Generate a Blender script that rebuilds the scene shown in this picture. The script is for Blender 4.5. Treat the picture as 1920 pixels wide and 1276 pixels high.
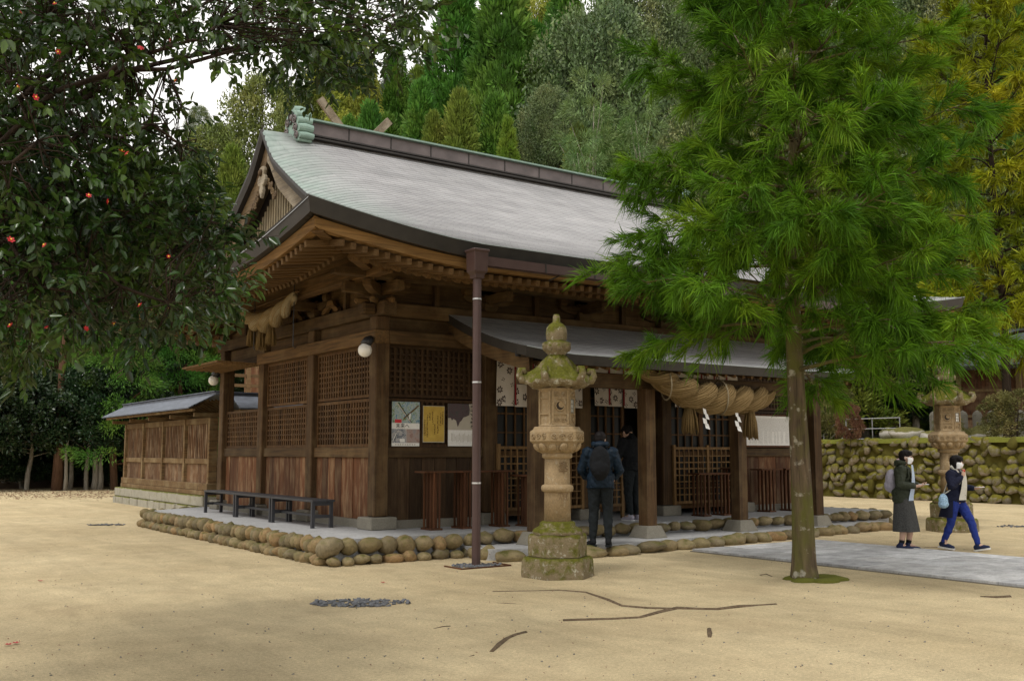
import bpy, bmesh, math, random
import numpy as np
from mathutils import Vector, Matrix, Euler
from math import sin, cos, pi, radians, atan, atan2, sqrt

random.seed(7)
rng = np.random.default_rng(11)
for o in list(bpy.data.objects):
    bpy.data.objects.remove(o)
scene = bpy.context.scene
col = scene.collection

# ------------------------------------------------------------------ camera
YAW = radians(35.1)
PITCH = atan(210 / 1890.0)
EYE = 1.55
cam_data = bpy.data.cameras.new("camera")
cam_data.sensor_width = 36.0
cam_data.lens = 36.0 * 1890 / 1920
cam_data.clip_end = 600
cam = bpy.data.objects.new("camera", cam_data)
cam.location = (0, 0, EYE)
cam.rotation_euler = (pi / 2 + PITCH, 0, -YAW)
col.objects.link(cam)
scene.camera = cam

# ------------------------------------------------------------------ sky, sun, exposure
SUN_EL, SUN_AZ = radians(62), radians(248)      # azimuth: clockwise from +Y
world = bpy.data.worlds.new("World")
scene.world = world
world.use_nodes = True
wn = world.node_tree
wn.nodes.clear()
sky = wn.nodes.new("ShaderNodeTexSky")
sky.sky_type = 'NISHITA'
sky.sun_disc = False
sky.sun_elevation = SUN_EL
sky.sun_rotation = SUN_AZ
wmix = wn.nodes.new("ShaderNodeMix")
wmix.data_type = 'RGBA'
wmix.inputs[0].default_value = 0.93             # a closed layer of white cloud in front of the blue
wn.links.new(sky.outputs[0], wmix.inputs[6])
wtc = wn.nodes.new("ShaderNodeTexCoord")
wno = wn.nodes.new("ShaderNodeTexNoise")
wno.inputs["Scale"].default_value = 1.6
wno.inputs["Detail"].default_value = 5
wn.links.new(wtc.outputs["Generated"], wno.inputs["Vector"])
wcr = wn.nodes.new("ShaderNodeValToRGB")
wcr.color_ramp.elements[0].color = (10.3, 10.0, 9.5, 1)
wcr.color_ramp.elements[1].color = (12.9, 12.6, 12.1, 1)
wn.links.new(wno.outputs["Fac"], wcr.inputs[0])
wn.links.new(wcr.outputs[0], wmix.inputs[7])
wbg = wn.nodes.new("ShaderNodeBackground")
wbg.inputs[1].default_value = 0.098
wn.links.new(wmix.outputs[2], wbg.inputs[0])
wout = wn.nodes.new("ShaderNodeOutputWorld")
wn.links.new(wbg.outputs[0], wout.inputs[0])

sun_data = bpy.data.lights.new("sun", 'SUN')
sun_data.energy = 1.5
sun_data.angle = radians(12)
sun_data.color = (1.0, 0.96, 0.9)
sun = bpy.data.objects.new("sun", sun_data)
col.objects.link(sun)
sd = Vector((sin(SUN_AZ) * cos(SUN_EL), cos(SUN_AZ) * cos(SUN_EL), sin(SUN_EL)))
sun.rotation_euler = sd.to_track_quat('Z', 'Y').to_euler()
sun.location = sd * 60

vs = scene.view_settings
vs.view_transform = 'Standard'
vs.look = 'None'
vs.exposure = 0.34
vs.gamma = 1.0
vs.use_curve_mapping = False
scene.cycles.max_bounces = 6
scene.cycles.diffuse_bounces = 4
scene.cycles.transparent_max_bounces = 8
scene.cycles.caustics_reflective = False
scene.cycles.caustics_refractive = False
scene.cycles.use_denoising = True

# ------------------------------------------------------------------ measuring helpers (a sight line of the photograph met with a real distance)
_fw = np.array([sin(YAW) * cos(PITCH), cos(YAW) * cos(PITCH), sin(PITCH)])
_rt = np.array([cos(YAW), -sin(YAW), 0])
_up = np.cross(_rt, _fw)
def sight(px, py):
    return _fw + _rt * (px - 960) / 1890 - _up * (py - 638) / 1890
def at(px, py, d):                  # point on the sight line at horizontal distance d
    v = sight(px, py)
    v = v * d / math.hypot(v[0], v[1])
    return Vector((v[0], v[1], EYE + v[2]))
def on_z(px, py, z=0.0):
    v = sight(px, py)
    t = (z - EYE) / v[2]
    return Vector((v[0] * t, v[1] * t, z))

# ------------------------------------------------------------------ object helpers
WM = {}
def link(name, data, parent=None, mw=None):
    o = bpy.data.objects.new(name, data)
    col.objects.link(o)
    mw = Matrix.Identity(4) if mw is None else mw
    o.matrix_basis = mw
    if parent is not None:
        o.parent = parent
        o.matrix_parent_inverse = WM[parent.name].inverted()
    WM[o.name] = mw.copy()
    return o
def T(x, y, z, rz=0.0, s=1.0):
    sc = s if isinstance(s, (tuple, list)) else (s, s, s)
    return Matrix.Translation((x, y, z)) @ Matrix.Rotation(rz, 4, 'Z') @ Matrix.Diagonal((*sc, 1))
def tag(o, label=None, cat=None, group=None, kind=None):
    if label: o["label"] = label
    if cat: o["category"] = cat
    if group: o["group"] = group
    if kind: o["kind"] = kind
    return o
def thing(name, label, cat, loc=(0, 0, 0), group=None, rz=0.0):
    o = link(name, None, None, T(*loc, rz))
    o.empty_display_size = 0.2
    return tag(o, label, cat, group)
def dup(root, mw, label=None, group=None):
    def cp(o, parent):
        c = o.copy()
        col.objects.link(c)
        c.parent = parent
        c.matrix_parent_inverse = o.matrix_parent_inverse.copy()
        for ch in o.children:
            cp(ch, c)
        return c
    r = cp(root, None)
    r.matrix_basis = mw
    if label: r["label"] = label
    if group: r["group"] = group
    return r

class MB:
    """Collects faces; build() makes ONE mesh object."""
    def __init__(s):
        s.v = []; s.f = []; s.uv = None
    def add(s, vs, fs):
        b = len(s.v)
        s.v.extend([tuple(p) for p in vs])
        s.f.extend([tuple(i + b for i in f) for f in fs])
        return s
    def box(s, x0, y0, z0, x1, y1, z1, m=None):
        vs = [Vector((x, y, z)) for x in (x0, x1) for y in (y0, y1) for z in (z0, z1)]
        if m is not None: vs = [m @ p for p in vs]
        return s.add(vs, [(0, 1, 3, 2), (4, 6, 7, 5), (0, 4, 5, 1), (2, 3, 7, 6), (0, 2, 6, 4), (1, 5, 7, 3)])
    def bar(s, a, b, w, h, up=(0, 0, 1)):          # rectangular bar from a to b
        a = Vector(a); b = Vector(b); d = (b - a).normalized()
        u = Vector(up); r = d.cross(u)
        if r.length < 1e-5: u = Vector((1, 0, 0)); r = d.cross(u)
        r.normalize(); u = r.cross(d)
        vs = []
        for p in (a, b):
            for i, j in ((-1, -1), (1, -1), (1, 1), (-1, 1)):
                vs.append(p + r * w / 2 * i + u * h / 2 * j)
        return s.add(vs, [(0, 1, 2, 3), (7, 6, 5, 4), (0, 4, 5, 1), (1, 5, 6, 2), (2, 6, 7, 3), (3, 7, 4, 0)])
    def tube(s, pts, rad, n=8, caps=True, jit=0.0, flat=1.0):
        pts = [Vector(p) for p in pts]
        if not isinstance(rad, (list, tuple)): rad = [rad] * len(pts)
        vs = []; u = None
        for i, p in enumerate(pts):
            d = (pts[min(i + 1, len(pts) - 1)] - pts[max(i - 1, 0)])
            if d.length < 1e-9: d = Vector((0, 0, 1))
            d.normalize()
            if u is None:
                u = d.orthogonal().normalized()
            else:
                u = u - d * u.dot(d)
                u = u.normalized() if u.length > 1e-6 else d.orthogonal().normalized()
            w = d.cross(u)
            for k in range(n):
                a = 2 * pi * k / n
                r = rad[i] * (1 + jit * (random.random() - .5))
                vs.append(p + u * cos(a) * r + w * sin(a) * r * flat)
        fs = []
        for i in range(len(pts) - 1):
            for k in range(n):
                fs.append((i * n + k, i * n + (k + 1) % n, (i + 1) * n + (k + 1) % n, (i + 1) * n + k))
        if caps:
            fs.append(tuple(range(n - 1, -1, -1)))
            fs.append(tuple((len(pts) - 1) * n + k for k in range(n)))
        return s.add(vs, fs)
    def lathe(s, prof, n=16, c=(0, 0, 0), a0=0.0, sq=None):      # prof: (radius, z)
        vs = []
        for r, z in prof:
            for k in range(n):
                a = a0 + 2 * pi * k / n
                vs.append((c[0] + r * cos(a), c[1] + r * sin(a), c[2] + z))
        fs = []
        for i in range(len(prof) - 1):
            for k in range(n):
                fs.append((i * n + k, i * n + (k + 1) % n, (i + 1) * n + (k + 1) % n, (i + 1) * n + k))
        fs.append(tuple(range(n - 1, -1, -1)))
        fs.append(tuple((len(prof) - 1) * n + k for k in range(n)))
        return s.add(vs, fs)
    def ball(s, c, r, n=10, m=7, rot=None):
        r = r if isinstance(r, (tuple, list)) else (r, r, r)
        vs = []; fs = []
        for i in range(m + 1):
            t = pi * i / m
            for k in range(n):
                a = 2 * pi * k / n
                p = Vector((r[0] * sin(t) * cos(a), r[1] * sin(t) * sin(a), r[2] * cos(t)))
                if rot is not None: p = rot @ p
                vs.append(Vector(c) + p)
        for i in range(m):
            for k in range(n):
                fs.append((i * n + k, (i + 1) * n + k, (i + 1) * n + (k + 1) % n, i * n + (k + 1) % n))
        return s.add(vs, fs)
    def limb(s, a, ra, b, rb, n=12):               # tapered capsule
        a = Vector(a); b = Vector(b)
        s.tube([a, a.lerp(b, .5), b], [ra, (ra + rb) / 2, rb], n)
        s.ball(a, ra, n, 6); s.ball(b, rb, n, 6)
        return s
    def grid(s, P):                                 # P[i][j] points
        m = len(P); n = len(P[0])
        return s.add([p for row in P for p in row],
                     [(i * n + j, i * n + j + 1, (i + 1) * n + j + 1, (i + 1) * n + j) for i in range(m - 1) for j in range(n - 1)])
    def prism(s, poly, h0, h1, axis='z'):           # poly in plane, extruded along axis
        def mk(p, h):
            return {'z': (p[0], p[1], h), 'x': (h, p[0], p[1]), 'y': (p[0], h, p[1])}[axis]
        n = len(poly)
        vs = [mk(p, h0) for p in poly] + [mk(p, h1) for p in poly]
        fs = [tuple(range(n - 1, -1, -1)), tuple(range(n, 2 * n))]
        fs += [(i, (i + 1) % n, n + (i + 1) % n, n + i) for i in range(n)]
        return s.add(vs, fs)
    def mesh(s, name, mat=None, smooth=False, bevel=0.0):
        me = bpy.data.meshes.new(name)
        me.from_pydata(s.v, [], s.f)
        bm = bmesh.new(); bm.from_mesh(me)
        if bevel > 0:
            bmesh.ops.bevel(bm, geom=list(bm.edges), offset=bevel, segments=1, affect='EDGES', clamp_overlap=True)
        bmesh.ops.recalc_face_normals(bm, faces=list(bm.faces))
        bm.to_mesh(me); bm.free()
        if smooth:
            me.polygons.foreach_set("use_smooth", [True] * len(me.polygons))
        if mat is not None: me.materials.append(mat)
        return me
    def build(s, name, mat, parent=None, smooth=False, bevel=0.0, mw=None):
        return link(name, s.mesh(name, mat, smooth, bevel), parent, mw)

def np_mesh(name, V, F, mat, smooth=False):
    V = np.asarray(V, np.float32); F = np.asarray(F, np.int32)
    me = bpy.data.meshes.new(name)
    me.vertices.add(len(V)); me.vertices.foreach_set("co", V.ravel())
    me.loops.add(F.size); me.loops.foreach_set("vertex_index", F.ravel())
    me.polygons.add(len(F)); me.polygons.foreach_set("loop_start", np.arange(0, F.size, F.shape[1], dtype=np.int32))
    me.update(calc_edges=True)
    if smooth: me.polygons.foreach_set("use_smooth", [True] * len(F))
    if mat is not None: me.materials.append(mat)
    return me
def fuse(mb, voxel, it=4, mat=None, name="fused", fac=0.5, noise=0.0, nscale=0.1):
    me = mb.mesh("tmp")
    o = bpy.data.objects.new("tmp", me); col.objects.link(o)
    r = o.modifiers.new("r", 'REMESH'); r.mode = 'VOXEL'; r.voxel_size = voxel
    if it:
        q = o.modifiers.new("s", 'SMOOTH'); q.iterations = it; q.factor = fac
    if noise:
        tx = bpy.data.textures.new("folds", 'CLOUDS'); tx.noise_scale = nscale
        d = o.modifiers.new("d", 'DISPLACE'); d.texture = tx; d.strength = noise; d.mid_level = .5
    dg = bpy.context.evaluated_depsgraph_get()
    m2 = bpy.data.meshes.new_from_object(o.evaluated_get(dg))
    m2.name = name
    bpy.data.objects.remove(o); bpy.data.meshes.remove(me)
    m2.polygons.foreach_set("use_smooth", [True] * len(m2.polygons))
    m2.materials.clear()
    if mat: m2.materials.append(mat)
    return m2

# ------------------------------------------------------------------ materials
def new_mat(name):
    m = bpy.data.materials.new(name); m.use_nodes = True
    nt = m.node_tree; nt.nodes.clear()
    out = nt.nodes.new("ShaderNodeOutputMaterial")
    bs = nt.nodes.new("ShaderNodeBsdfPrincipled")
    nt.links.new(bs.outputs[0], out.inputs[0])
    return m, nt, bs, out
class N:
    """tiny node-graph helper"""
    def __init__(s, nt): s.nt = nt
    def n(s, t, **kw):
        x = s.nt.nodes.new(t)
        for k, v in kw.items(): setattr(x, k, v)
        return x
    def set(s, sock, v):
        if hasattr(v, 'is_output') or isinstance(v, bpy.types.NodeSocket): s.nt.links.new(v, sock)
        else: sock.default_value = v
    def coord(s, kind="Object", scale=(1, 1, 1), rnd=0.0):
        tc = s.n("ShaderNodeTexCoord"); mp = s.n("ShaderNodeMapping")
        mp.inputs["Scale"].default_value = scale
        s.nt.links.new(tc.outputs[kind], mp.inputs[0])
        if rnd:
            oi = s.n("ShaderNodeObjectInfo"); ml = s.n("ShaderNodeMath", operation='MULTIPLY')
            ml.inputs[1].default_value = rnd
            s.nt.links.new(oi.outputs["Random"], ml.inputs[0])
            s.nt.links.new(ml.outputs[0], mp.inputs["Location"])
        return mp.outputs[0]
    def noise(s, vec, scale, detail=4, rough=.55, dist=0.0):
        x = s.n("ShaderNodeTexNoise")
        x.inputs["Scale"].default_value = scale; x.inputs["Detail"].default_value = detail
        x.inputs["Roughness"].default_value = rough; x.inputs["Distortion"].default_value = dist
        s.nt.links.new(vec, x.inputs["Vector"])
        return x.outputs["Fac"]
    def ramp(s, fac, *stops):
        x = s.n("ShaderNodeValToRGB"); e = x.color_ramp.elements
        while len(e) < len(stops): e.new(.5)
        for i, (p, c) in enumerate(stops):
            e[i].position = p
            e[i].color = (*c, 1) if isinstance(c, (tuple, list)) else (c, c, c, 1)
        s.set(x.inputs[0], fac)
        return x.outputs[0]
    def mix(s, f, a, b, mode='MIX'):
        x = s.n("ShaderNodeMix", data_type='RGBA', blend_type=mode)
        s.set(x.inputs[0], f)
        for i, v in ((6, a), (7, b)):
            if isinstance(v, tuple): v = (*v, 1) if len(v) == 3 else v
            s.set(x.inputs[i], v)
        return x.outputs[2]
    def math(s, op, a, b=0.0):
        x = s.n("ShaderNodeMath", operation=op)
        s.set(x.inputs[0], a); s.set(x.inputs[1], b)
        return x.outputs[0]
    def bump(s, h, strength=.3, dist=.02):
        x = s.n("ShaderNodeBump"); x.inputs["Strength"].default_value = strength; x.inputs["Distance"].default_value = dist
        s.nt.links.new(h, x.inputs["Height"])
        return x.outputs[0]
    def rand(s):
        return s.n("ShaderNodeObjectInfo").outputs["Random"]
    def island(s):
        return s.n("ShaderNodeNewGeometry").outputs["Random Per Island"]
    def upness(s):
        g = s.n("ShaderNodeNewGeometry"); x = s.n("ShaderNodeSeparateXYZ")
        s.nt.links.new(g.outputs["Normal"], x.inputs[0])
        return x.outputs["Z"]

def simple(name, colr, rough=.6, metal=0.0, var=.15, scale=12, bump=.1, spec=.4):
    m, nt, b, o = new_mat(name); g = N(nt)
    v = g.coord(rnd=9)
    f = g.noise(v, scale)
    c2 = tuple(min(1, c * (1 + var)) for c in colr); c1 = tuple(c * (1 - var) for c in colr)
    nt.links.new(g.ramp(f, (.3, c1), (.7, c2)), b.inputs["Base Color"])
    b.inputs["Roughness"].default_value = rough; b.inputs["Metallic"].default_value = metal
    b.inputs["Specular IOR Level"].default_value = spec
    if bump: nt.links.new(g.bump(f, bump, .01), b.inputs["Normal"])
    return m
def wood(name, c_dark, c_light, axis, rough=.75, weather=(.23, .175, .115), wamt=.35, pv=.5):
    m, nt, b, o = new_mat(name); g = N(nt)
    c_dark = (c_dark[0] * .70, c_dark[1] * .68, c_dark[2] * .55); c_light = (c_light[0] * .92, c_light[1] * .83, c_light[2] * .58); weather = (weather[0] * .95, weather[1] * .88, weather[2] * .66)
    k = 26.0; s = [k, k, k]; s[axis] = 1.1
    v = g.coord(scale=tuple(s), rnd=40)
    f = g.noise(v, 1.0, 6, .62, .6)
    c = g.ramp(f, (.28, c_dark), (.72, c_light))
    v2 = g.coord(scale=(1.3, 1.3, 1.3), rnd=23)
    f2 = g.noise(v2, 1.6, 5, .6)
    wf = g.math('MULTIPLY', g.ramp(f2, (.46, 0.0), (.72, 1.0)), wamt)
    c = g.mix(wf, c, weather)
    # each piece a little different
    rv = g.n("ShaderNodeMapRange"); rv.inputs["To Min"].default_value = 1 - pv / 2; rv.inputs["To Max"].default_value = 1 + pv / 2
    nt.links.new(g.rand(), rv.inputs["Value"])
    hs = g.n("ShaderNodeHueSaturation"); nt.links.new(rv.outputs[0], hs.inputs["Value"]); nt.links.new(c, hs.inputs["Color"])
    nt.links.new(hs.outputs[0], b.inputs["Base Color"])
    b.inputs["Roughness"].default_value = rough
    b.inputs["Specular IOR Level"].default_value = .25
    nt.links.new(g.bump(f, .35, .006), b.inputs["Normal"])
    return m
def foliage(name, c1, c2, c3, rough=.5, trans=.3, scale=.5, spec=.35, leaf=.6):
    m, nt, b, o = new_mat(name); g = N(nt)
    f = g.noise(g.coord(), scale, 3)
    c = g.ramp(f, (.32, c1), (.52, c2), (.72, c3))
    hs = g.n("ShaderNodeHueSaturation")
    mr = g.n("ShaderNodeMapRange"); mr.inputs["To Min"].default_value = 1 - leaf / 2; mr.inputs["To Max"].default_value = 1 + leaf / 2
    nt.links.new(g.island(), mr.inputs["Value"]); nt.links.new(mr.outputs[0], hs.inputs["Value"])
    nt.links.new(c, hs.inputs["Color"])
    mr2 = g.n("ShaderNodeMapRange"); mr2.inputs["To Min"].default_value = .485; mr2.inputs["To Max"].default_value = .515
    nt.links.new(g.rand(), mr2.inputs["Value"]); nt.links.new(mr2.outputs[0], hs.inputs["Hue"])
    nt.links.new(hs.outputs[0], b.inputs["Base Color"])
    b.inputs["Roughness"].default_value = rough; b.inputs["Specular IOR Level"].default_value = spec
    tr = g.n("ShaderNodeBsdfTranslucent"); nt.links.new(hs.outputs[0], tr.inputs[0])
    mx = g.n("ShaderNodeMixShader"); mx.inputs[0].default_value = trans
    nt.links.new(b.outputs[0], mx.inputs[1]); nt.links.new(tr.outputs[0], mx.inputs[2])
    nt.links.new(mx.outputs[0], o.inputs[0])
    return m
def stone(name, cols, scale=9, moss=None, moss_amt=.5, lichen=0.0, rough=.85, bump=.4, rv=.5, mscale=3.0, up=.6):
    m, nt, b, o = new_mat(name); g = N(nt)
    v = g.coord(rnd=31)
    f = g.noise(v, scale, 7, .65)
    base = g.ramp(g.rand(), *[(i / max(1, len(cols) - 1), c) for i, c in enumerate(cols)]) if len(cols) > 1 else None
    if base is None:
        c0 = cols[0]
        base = g.mix(f, tuple(x * .68 for x in c0), tuple(min(1, x * 1.28) for x in c0))
    else:
        base = g.mix(.85, base, g.ramp(f, (.25, .45), (.75, 1.4)), 'MULTIPLY')
    sp = g.noise(v, scale * 9, 3, .7)
    base = g.mix(.5, base, g.ramp(sp, (.3, .6), (.7, 1.3)), 'MULTIPLY')
    if lichen:
        lf = g.math('MULTIPLY', g.ramp(g.noise(v, scale * 2.2, 5, .7), (.56, 0.0), (.66, 1.0)), lichen)
        base = g.mix(lf, base, (.50, .49, .40))
    if moss:
        u = g.math('MULTIPLY', g.upness(), up)
        q = g.math('ADD', u, g.noise(v, mscale, 5, .65))
        mf = g.ramp(q, (1.0 - moss_amt, 0.0), (1.22 - moss_amt, 1.0))
        mc = g.ramp(g.noise(v, 26, 4), (.3, tuple(x * .55 for x in moss)), (.7, moss))
        base = g.mix(mf, base, mc)
    nt.links.new(base, b.inputs["Base Color"])
    b.inputs["Roughness"].default_value = rough; b.inputs["Specular IOR Level"].default_value = .2
    nt.links.new(g.bump(g.math('ADD', f, sp), bump, .02), b.inputs["Normal"])
    return m

M = {}
# timber
M['post'] = wood('weathered post timber', (.034, .019, .010), (.105, .062, .034), 2)
M['beam_x'] = wood('weathered beam timber x', (.036, .021, .011), (.110, .068, .036), 0)
M['beam_y'] = wood('weathered beam timber y', (.040, .023, .012), (.130, .080, .043), 1)
M['eave_light_x'] = wood('lit tan eave board x', (.085, .045, .018), (.27, .165, .080), 0, wamt=.2)  # lighter copy of the eave timber: the lit look is in the colour
M['eave_light_y'] = wood('lit tan eave board y', (.085, .045, .018), (.29, .175, .085), 1, wamt=.2)  # same lit tone painted in, for the side eaves
M['eave_x'] = wood('pale eave timber x', (.048, .026, .012), (.155, .092, .045), 0, wamt=.2)
M['eave_y'] = wood('pale eave timber y', (.055, .030, .014), (.185, .110, .055), 1, wamt=.25)
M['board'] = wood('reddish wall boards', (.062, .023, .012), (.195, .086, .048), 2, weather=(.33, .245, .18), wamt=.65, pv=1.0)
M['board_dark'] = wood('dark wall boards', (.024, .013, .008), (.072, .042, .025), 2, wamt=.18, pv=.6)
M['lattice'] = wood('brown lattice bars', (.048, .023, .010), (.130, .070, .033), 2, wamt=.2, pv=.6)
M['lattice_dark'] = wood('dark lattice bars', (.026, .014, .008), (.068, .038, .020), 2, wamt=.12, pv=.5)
M['silver_y'] = wood('silvered bargeboard timber', (.12, .10, .095), (.30, .265, .255), 1, weather=(.45, .43, .44), wamt=.6, pv=.2)
M['brown_gable'] = wood('brown gable timber', (.055, .037, .027), (.16, .115, .085), 1, wamt=.4, pv=.2)
M['rack'] = wood('red brown rack timber', (.050, .019, .010), (.125, .052, .027), 2, wamt=.1, pv=.4)
M['screen'] = wood('pale screen lattice', (.10, .058, .028), (.24, .15, .08), 2, wamt=.2, pv=.3)
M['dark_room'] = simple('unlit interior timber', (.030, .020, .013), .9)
M['bench'] = simple('charcoal painted bench', (.030, .031, .036), .5, bump=.05)
# metal
M['pipe'] = simple('brown painted gutter', (.066, .038, .034), .45, .15, .1, 6, .03)
M['strap'] = simple('steel strap', (.55, .55, .55), .35, .8)
M['steel'] = simple('brushed steel rail', (.40, .40, .41), .35, .7)
M['black_metal'] = simple('black lamp metal', (.02, .02, .022), .4)
# others
M['globe'] = simple('opal glass globe', (.82, .80, .76), .25, 0, .03, 4, 0, .5)
M['paper_white'] = simple('white paper', (.80, .79, .77), .8, 0, .05, 30, .02)
M['straw'] = stone('twisted rice straw', [(.21, .138, .055)], scale=30, rough=.9, bump=.9)
M['straw_pale'] = stone('pale rice straw', [(.40, .33, .22)], scale=40, rough=.9, bump=.9)
M['concrete'] = stone('worn grey concrete', [(.36, .36, .36)], scale=3, rough=.85, bump=.12)
M['plinth'] = stone('grey plinth stone', [(.20, .185, .15)], scale=7, rough=.85, bump=.25)
M['cobble'] = stone('river stones', [(.17, .13, .065), (.25, .19, .10), (.30, .19, .09), (.22, .18, .11), (.15, .12, .07), (.28, .22, .12), (.20, .16, .08)], scale=6, moss=(.11, .105, .025), moss_amt=.46, rough=.8, bump=.3, up=.12)
M['wallstone'] = stone('mossy wall stones', [(.27, .245, .195), (.20, .175, .13), (.31, .255, .20), (.18, .165, .135), (.33, .30, .25), (.24, .20, .15)], scale=5, moss=(.175, .155, .020), moss_amt=.62, rough=.9, bump=.4, mscale=2.4, up=.25)
M['moss'] = stone('deep moss', [(.105, .092, .018)], scale=14, rough=1, bump=1.0)
M['mossgreen'] = stone('bright moss', [(.16, .165, .025)], scale=30, rough=1, bump=1.0)
M['slab'] = stone('pale paving slabs', [(.44, .44, .44), (.58, .58, .58), (.34, .34, .345), (.49, .485, .48), (.38, .375, .37)], scale=2.8, rough=.75, bump=.1)
M['granite'] = stone('tan lantern granite', [(.29, .21, .118)], scale=5, rough=.85, bump=.25, lichen=.25)
M['granite_moss'] = stone('lichened mossy granite', [(.22, .175, .105)], scale=6, moss=(.125, .125, .015), moss_amt=.54, lichen=.9, rough=.95, bump=.9, mscale=8, up=.30)
M['slate'] = stone('slate chips', [(.13, .135, .145)], scale=12, rough=.7)
# bark
def bark(name, c1, c2, moss=None):
    m, nt, b, o = new_mat(name); g = N(nt)
    v = g.coord(scale=(16, 16, 1.6))
    f = g.noise(v, 1.2, 6, .65, .5)
    c = g.ramp(f, (.3, c1), (.7, c2))
    if moss:
        q = g.noise(g.coord(scale=(1, 1, .5)), 2.2, 5, .6)
        c = g.mix(g.ramp(q, (.40, 0.0), (.56, .9)), c, moss)
        li = g.noise(g.coord(), 5.5, 4, .6)
        c = g.mix(g.ramp(li, (.58, 0.0), (.66, .8)), c, (.36, .34, .28))
    nt.links.new(c, b.inputs["Base Color"]); b.inputs["Roughness"].default_value = .95
    b.inputs["Specular IOR Level"].default_value = .1
    nt.links.new(g.bump(f, 1.0, .03), b.inputs["Normal"])
    return m
M['bark'] = bark('mossy conifer bark', (.050, .037, .025), (.165, .122, .078), (.105, .105, .028))
M['bark_dark'] = bark('dark bark', (.018, .013, .010), (.062, .044, .032))
M['bark_pale'] = bark('pale bark', (.16, .14, .11), (.40, .36, .30))
M['bark_red'] = bark('red brown bark', (.055, .030, .018), (.14, .080, .050))
# foliage
M['f_hero'] = foliage('conifer needles', (.046, .112, .006), (.100, .195, .010), (.185, .265, .014), .65, .38, .9, .15, .9)
M['f_gold'] = foliage('golden green needles', (.11, .19, .010), (.23, .28, .012), (.38, .33, .015), .5, .35, .35, .15, .8)
M['f_camellia'] = foliage('camellia leaves', (.014, .036, .008), (.030, .066, .010), (.085, .140, .016), .28, .30, 1.4, .5, 1.0)
M['f_cedar'] = foliage('cedar foliage', (.045, .130, .018), (.095, .205, .026), (.20, .27, .04), .65, .16, .35, .25, .9)
M['f_cedar2'] = foliage('brownish cedar foliage', (.10, .16, .024), (.17, .22, .034), (.25, .26, .05), .65, .16, .4, .2, .9)
M['f_broad'] = foliage('olive broadleaf', (.075, .120, .024), (.145, .185, .036), (.23, .235, .06), .55, .16, .35, .4, .9)
M['f_grey'] = foliage('grey green broadleaf', (.060, .105, .032), (.110, .160, .050), (.20, .215, .075), .6, .16, .4, .5, .9)
M['f_bamboo'] = foliage('bamboo leaves', (.20, .28, .04), (.33, .38, .06), (.45, .46, .09), .6, .4, .5, .3, .5)
M['f_pine'] = foliage('blue green pine', (.10, .19, .065), (.17, .26, .095), (.24, .32, .12), .6, .16, .7, .2, .9)
M['f_cypress'] = foliage('cypress sprays', (.06, .17, .028), (.11, .24, .04), (.19, .29, .05), .6, .35, .6, .25, .6)
M['f_dark'] = foliage('dark evergreen', (.012, .030, .012), (.022, .048, .017), (.045, .075, .022), .35, .2, .6, .5, .8)
M['f_lime'] = foliage('young cypress', (.12, .20, .02), (.18, .26, .03), (.26, .30, .04), .6, .35, .8, .25, .5)
M['f_russet'] = foliage('russet shrub', (.11, .05, .03), (.17, .08, .05), (.20, .13, .06), .6, .3, 1.2, .2, .6)
M['f_shrub'] = foliage('brown green shrub', (.10, .10, .035), (.16, .15, .05), (.24, .19, .08), .6, .3, 1.2, .2, .6)
M['petal'] = simple('red camellia petals', (.36, .008, .014), .5, 0, .2, 20, 0)
M['stamen'] = simple('yellow stamens', (.75, .50, .06), .6)
# ------------------------------------------------------------------ copper roofing materials
def copper_mat():
    m, nt, b, o = new_mat('aged copper shingles'); g = N(nt)
    uv = g.n("ShaderNodeUVMap"); uv.uv_map = "UVMap"
    br = g.n("ShaderNodeTexBrick")
    br.inputs["Scale"].default_value = 1.0
    br.inputs["Brick Width"].default_value = .36; br.inputs["Row Height"].default_value = 1.0
    br.inputs["Mortar Size"].default_value = .012; br.inputs["Mortar Smooth"].default_value = .2
    br.inputs["Color1"].default_value = (.31, .305, .31, 1); br.inputs["Color2"].default_value = (.37, .362, .365, 1)
    br.inputs["Mortar"].default_value = (.27, .26, .265, 1); br.inputs["Bias"].default_value = 0
    nt.links.new(uv.outputs[0], br.inputs["Vector"])
    c = br.outputs["Color"]
    v = g.coord(scale=(.5, 1.6, 1))
    c = g.mix(.55, c, g.ramp(g.noise(v, 1.2, 5), (.3, .62), (.7, 1.3)), 'MULTIPLY')
    at_ = g.n("ShaderNodeAttribute"); at_.attribute_name = "patina"
    pf = g.math('MULTIPLY', at_.outputs["Fac"], g.ramp(g.noise(g.coord(), 2.3, 5, .65), (.28, .45), (.6, 1.0)))
    gc = g.ramp(g.noise(g.coord(), 7, 4), (.3, (.18, .245, .21)), (.7, (.30, .375, .335)))
    c = g.mix(pf, c, gc)
    nt.links.new(c, b.inputs["Base Color"])
    b.inputs["Roughness"].default_value = .42; b.inputs["Metallic"].default_value = .45
    b.inputs["Specular IOR Level"].default_value = .55
    nt.links.new(g.bump(g.noise(g.coord(scale=(3, 3, 3)), 4, 4), .15, .01), b.inputs["Normal"])
    return m
M['copper'] = copper_mat()
M['copper_dark'] = simple('dark brown copper fascia', (.024, .020, .017), .5, .1, .3, 4, .05)
M['copper_ridge'] = simple('brown copper ridge', (.135, .110, .108), .45, .15, .25, 3, .05)
M['slat'] = wood('grey gable slats', (.16, .14, .12), (.40, .36, .33), 2, pv=.2)
M['verdigris'] = stone('verdigris casting', [(.24, .34, .29)], scale=9, rough=.7, bump=.15)
M['slate_roof'] = simple('blue grey slate roof', (.105, .118, .145), .65, 0, .25, 5, .1)

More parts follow.
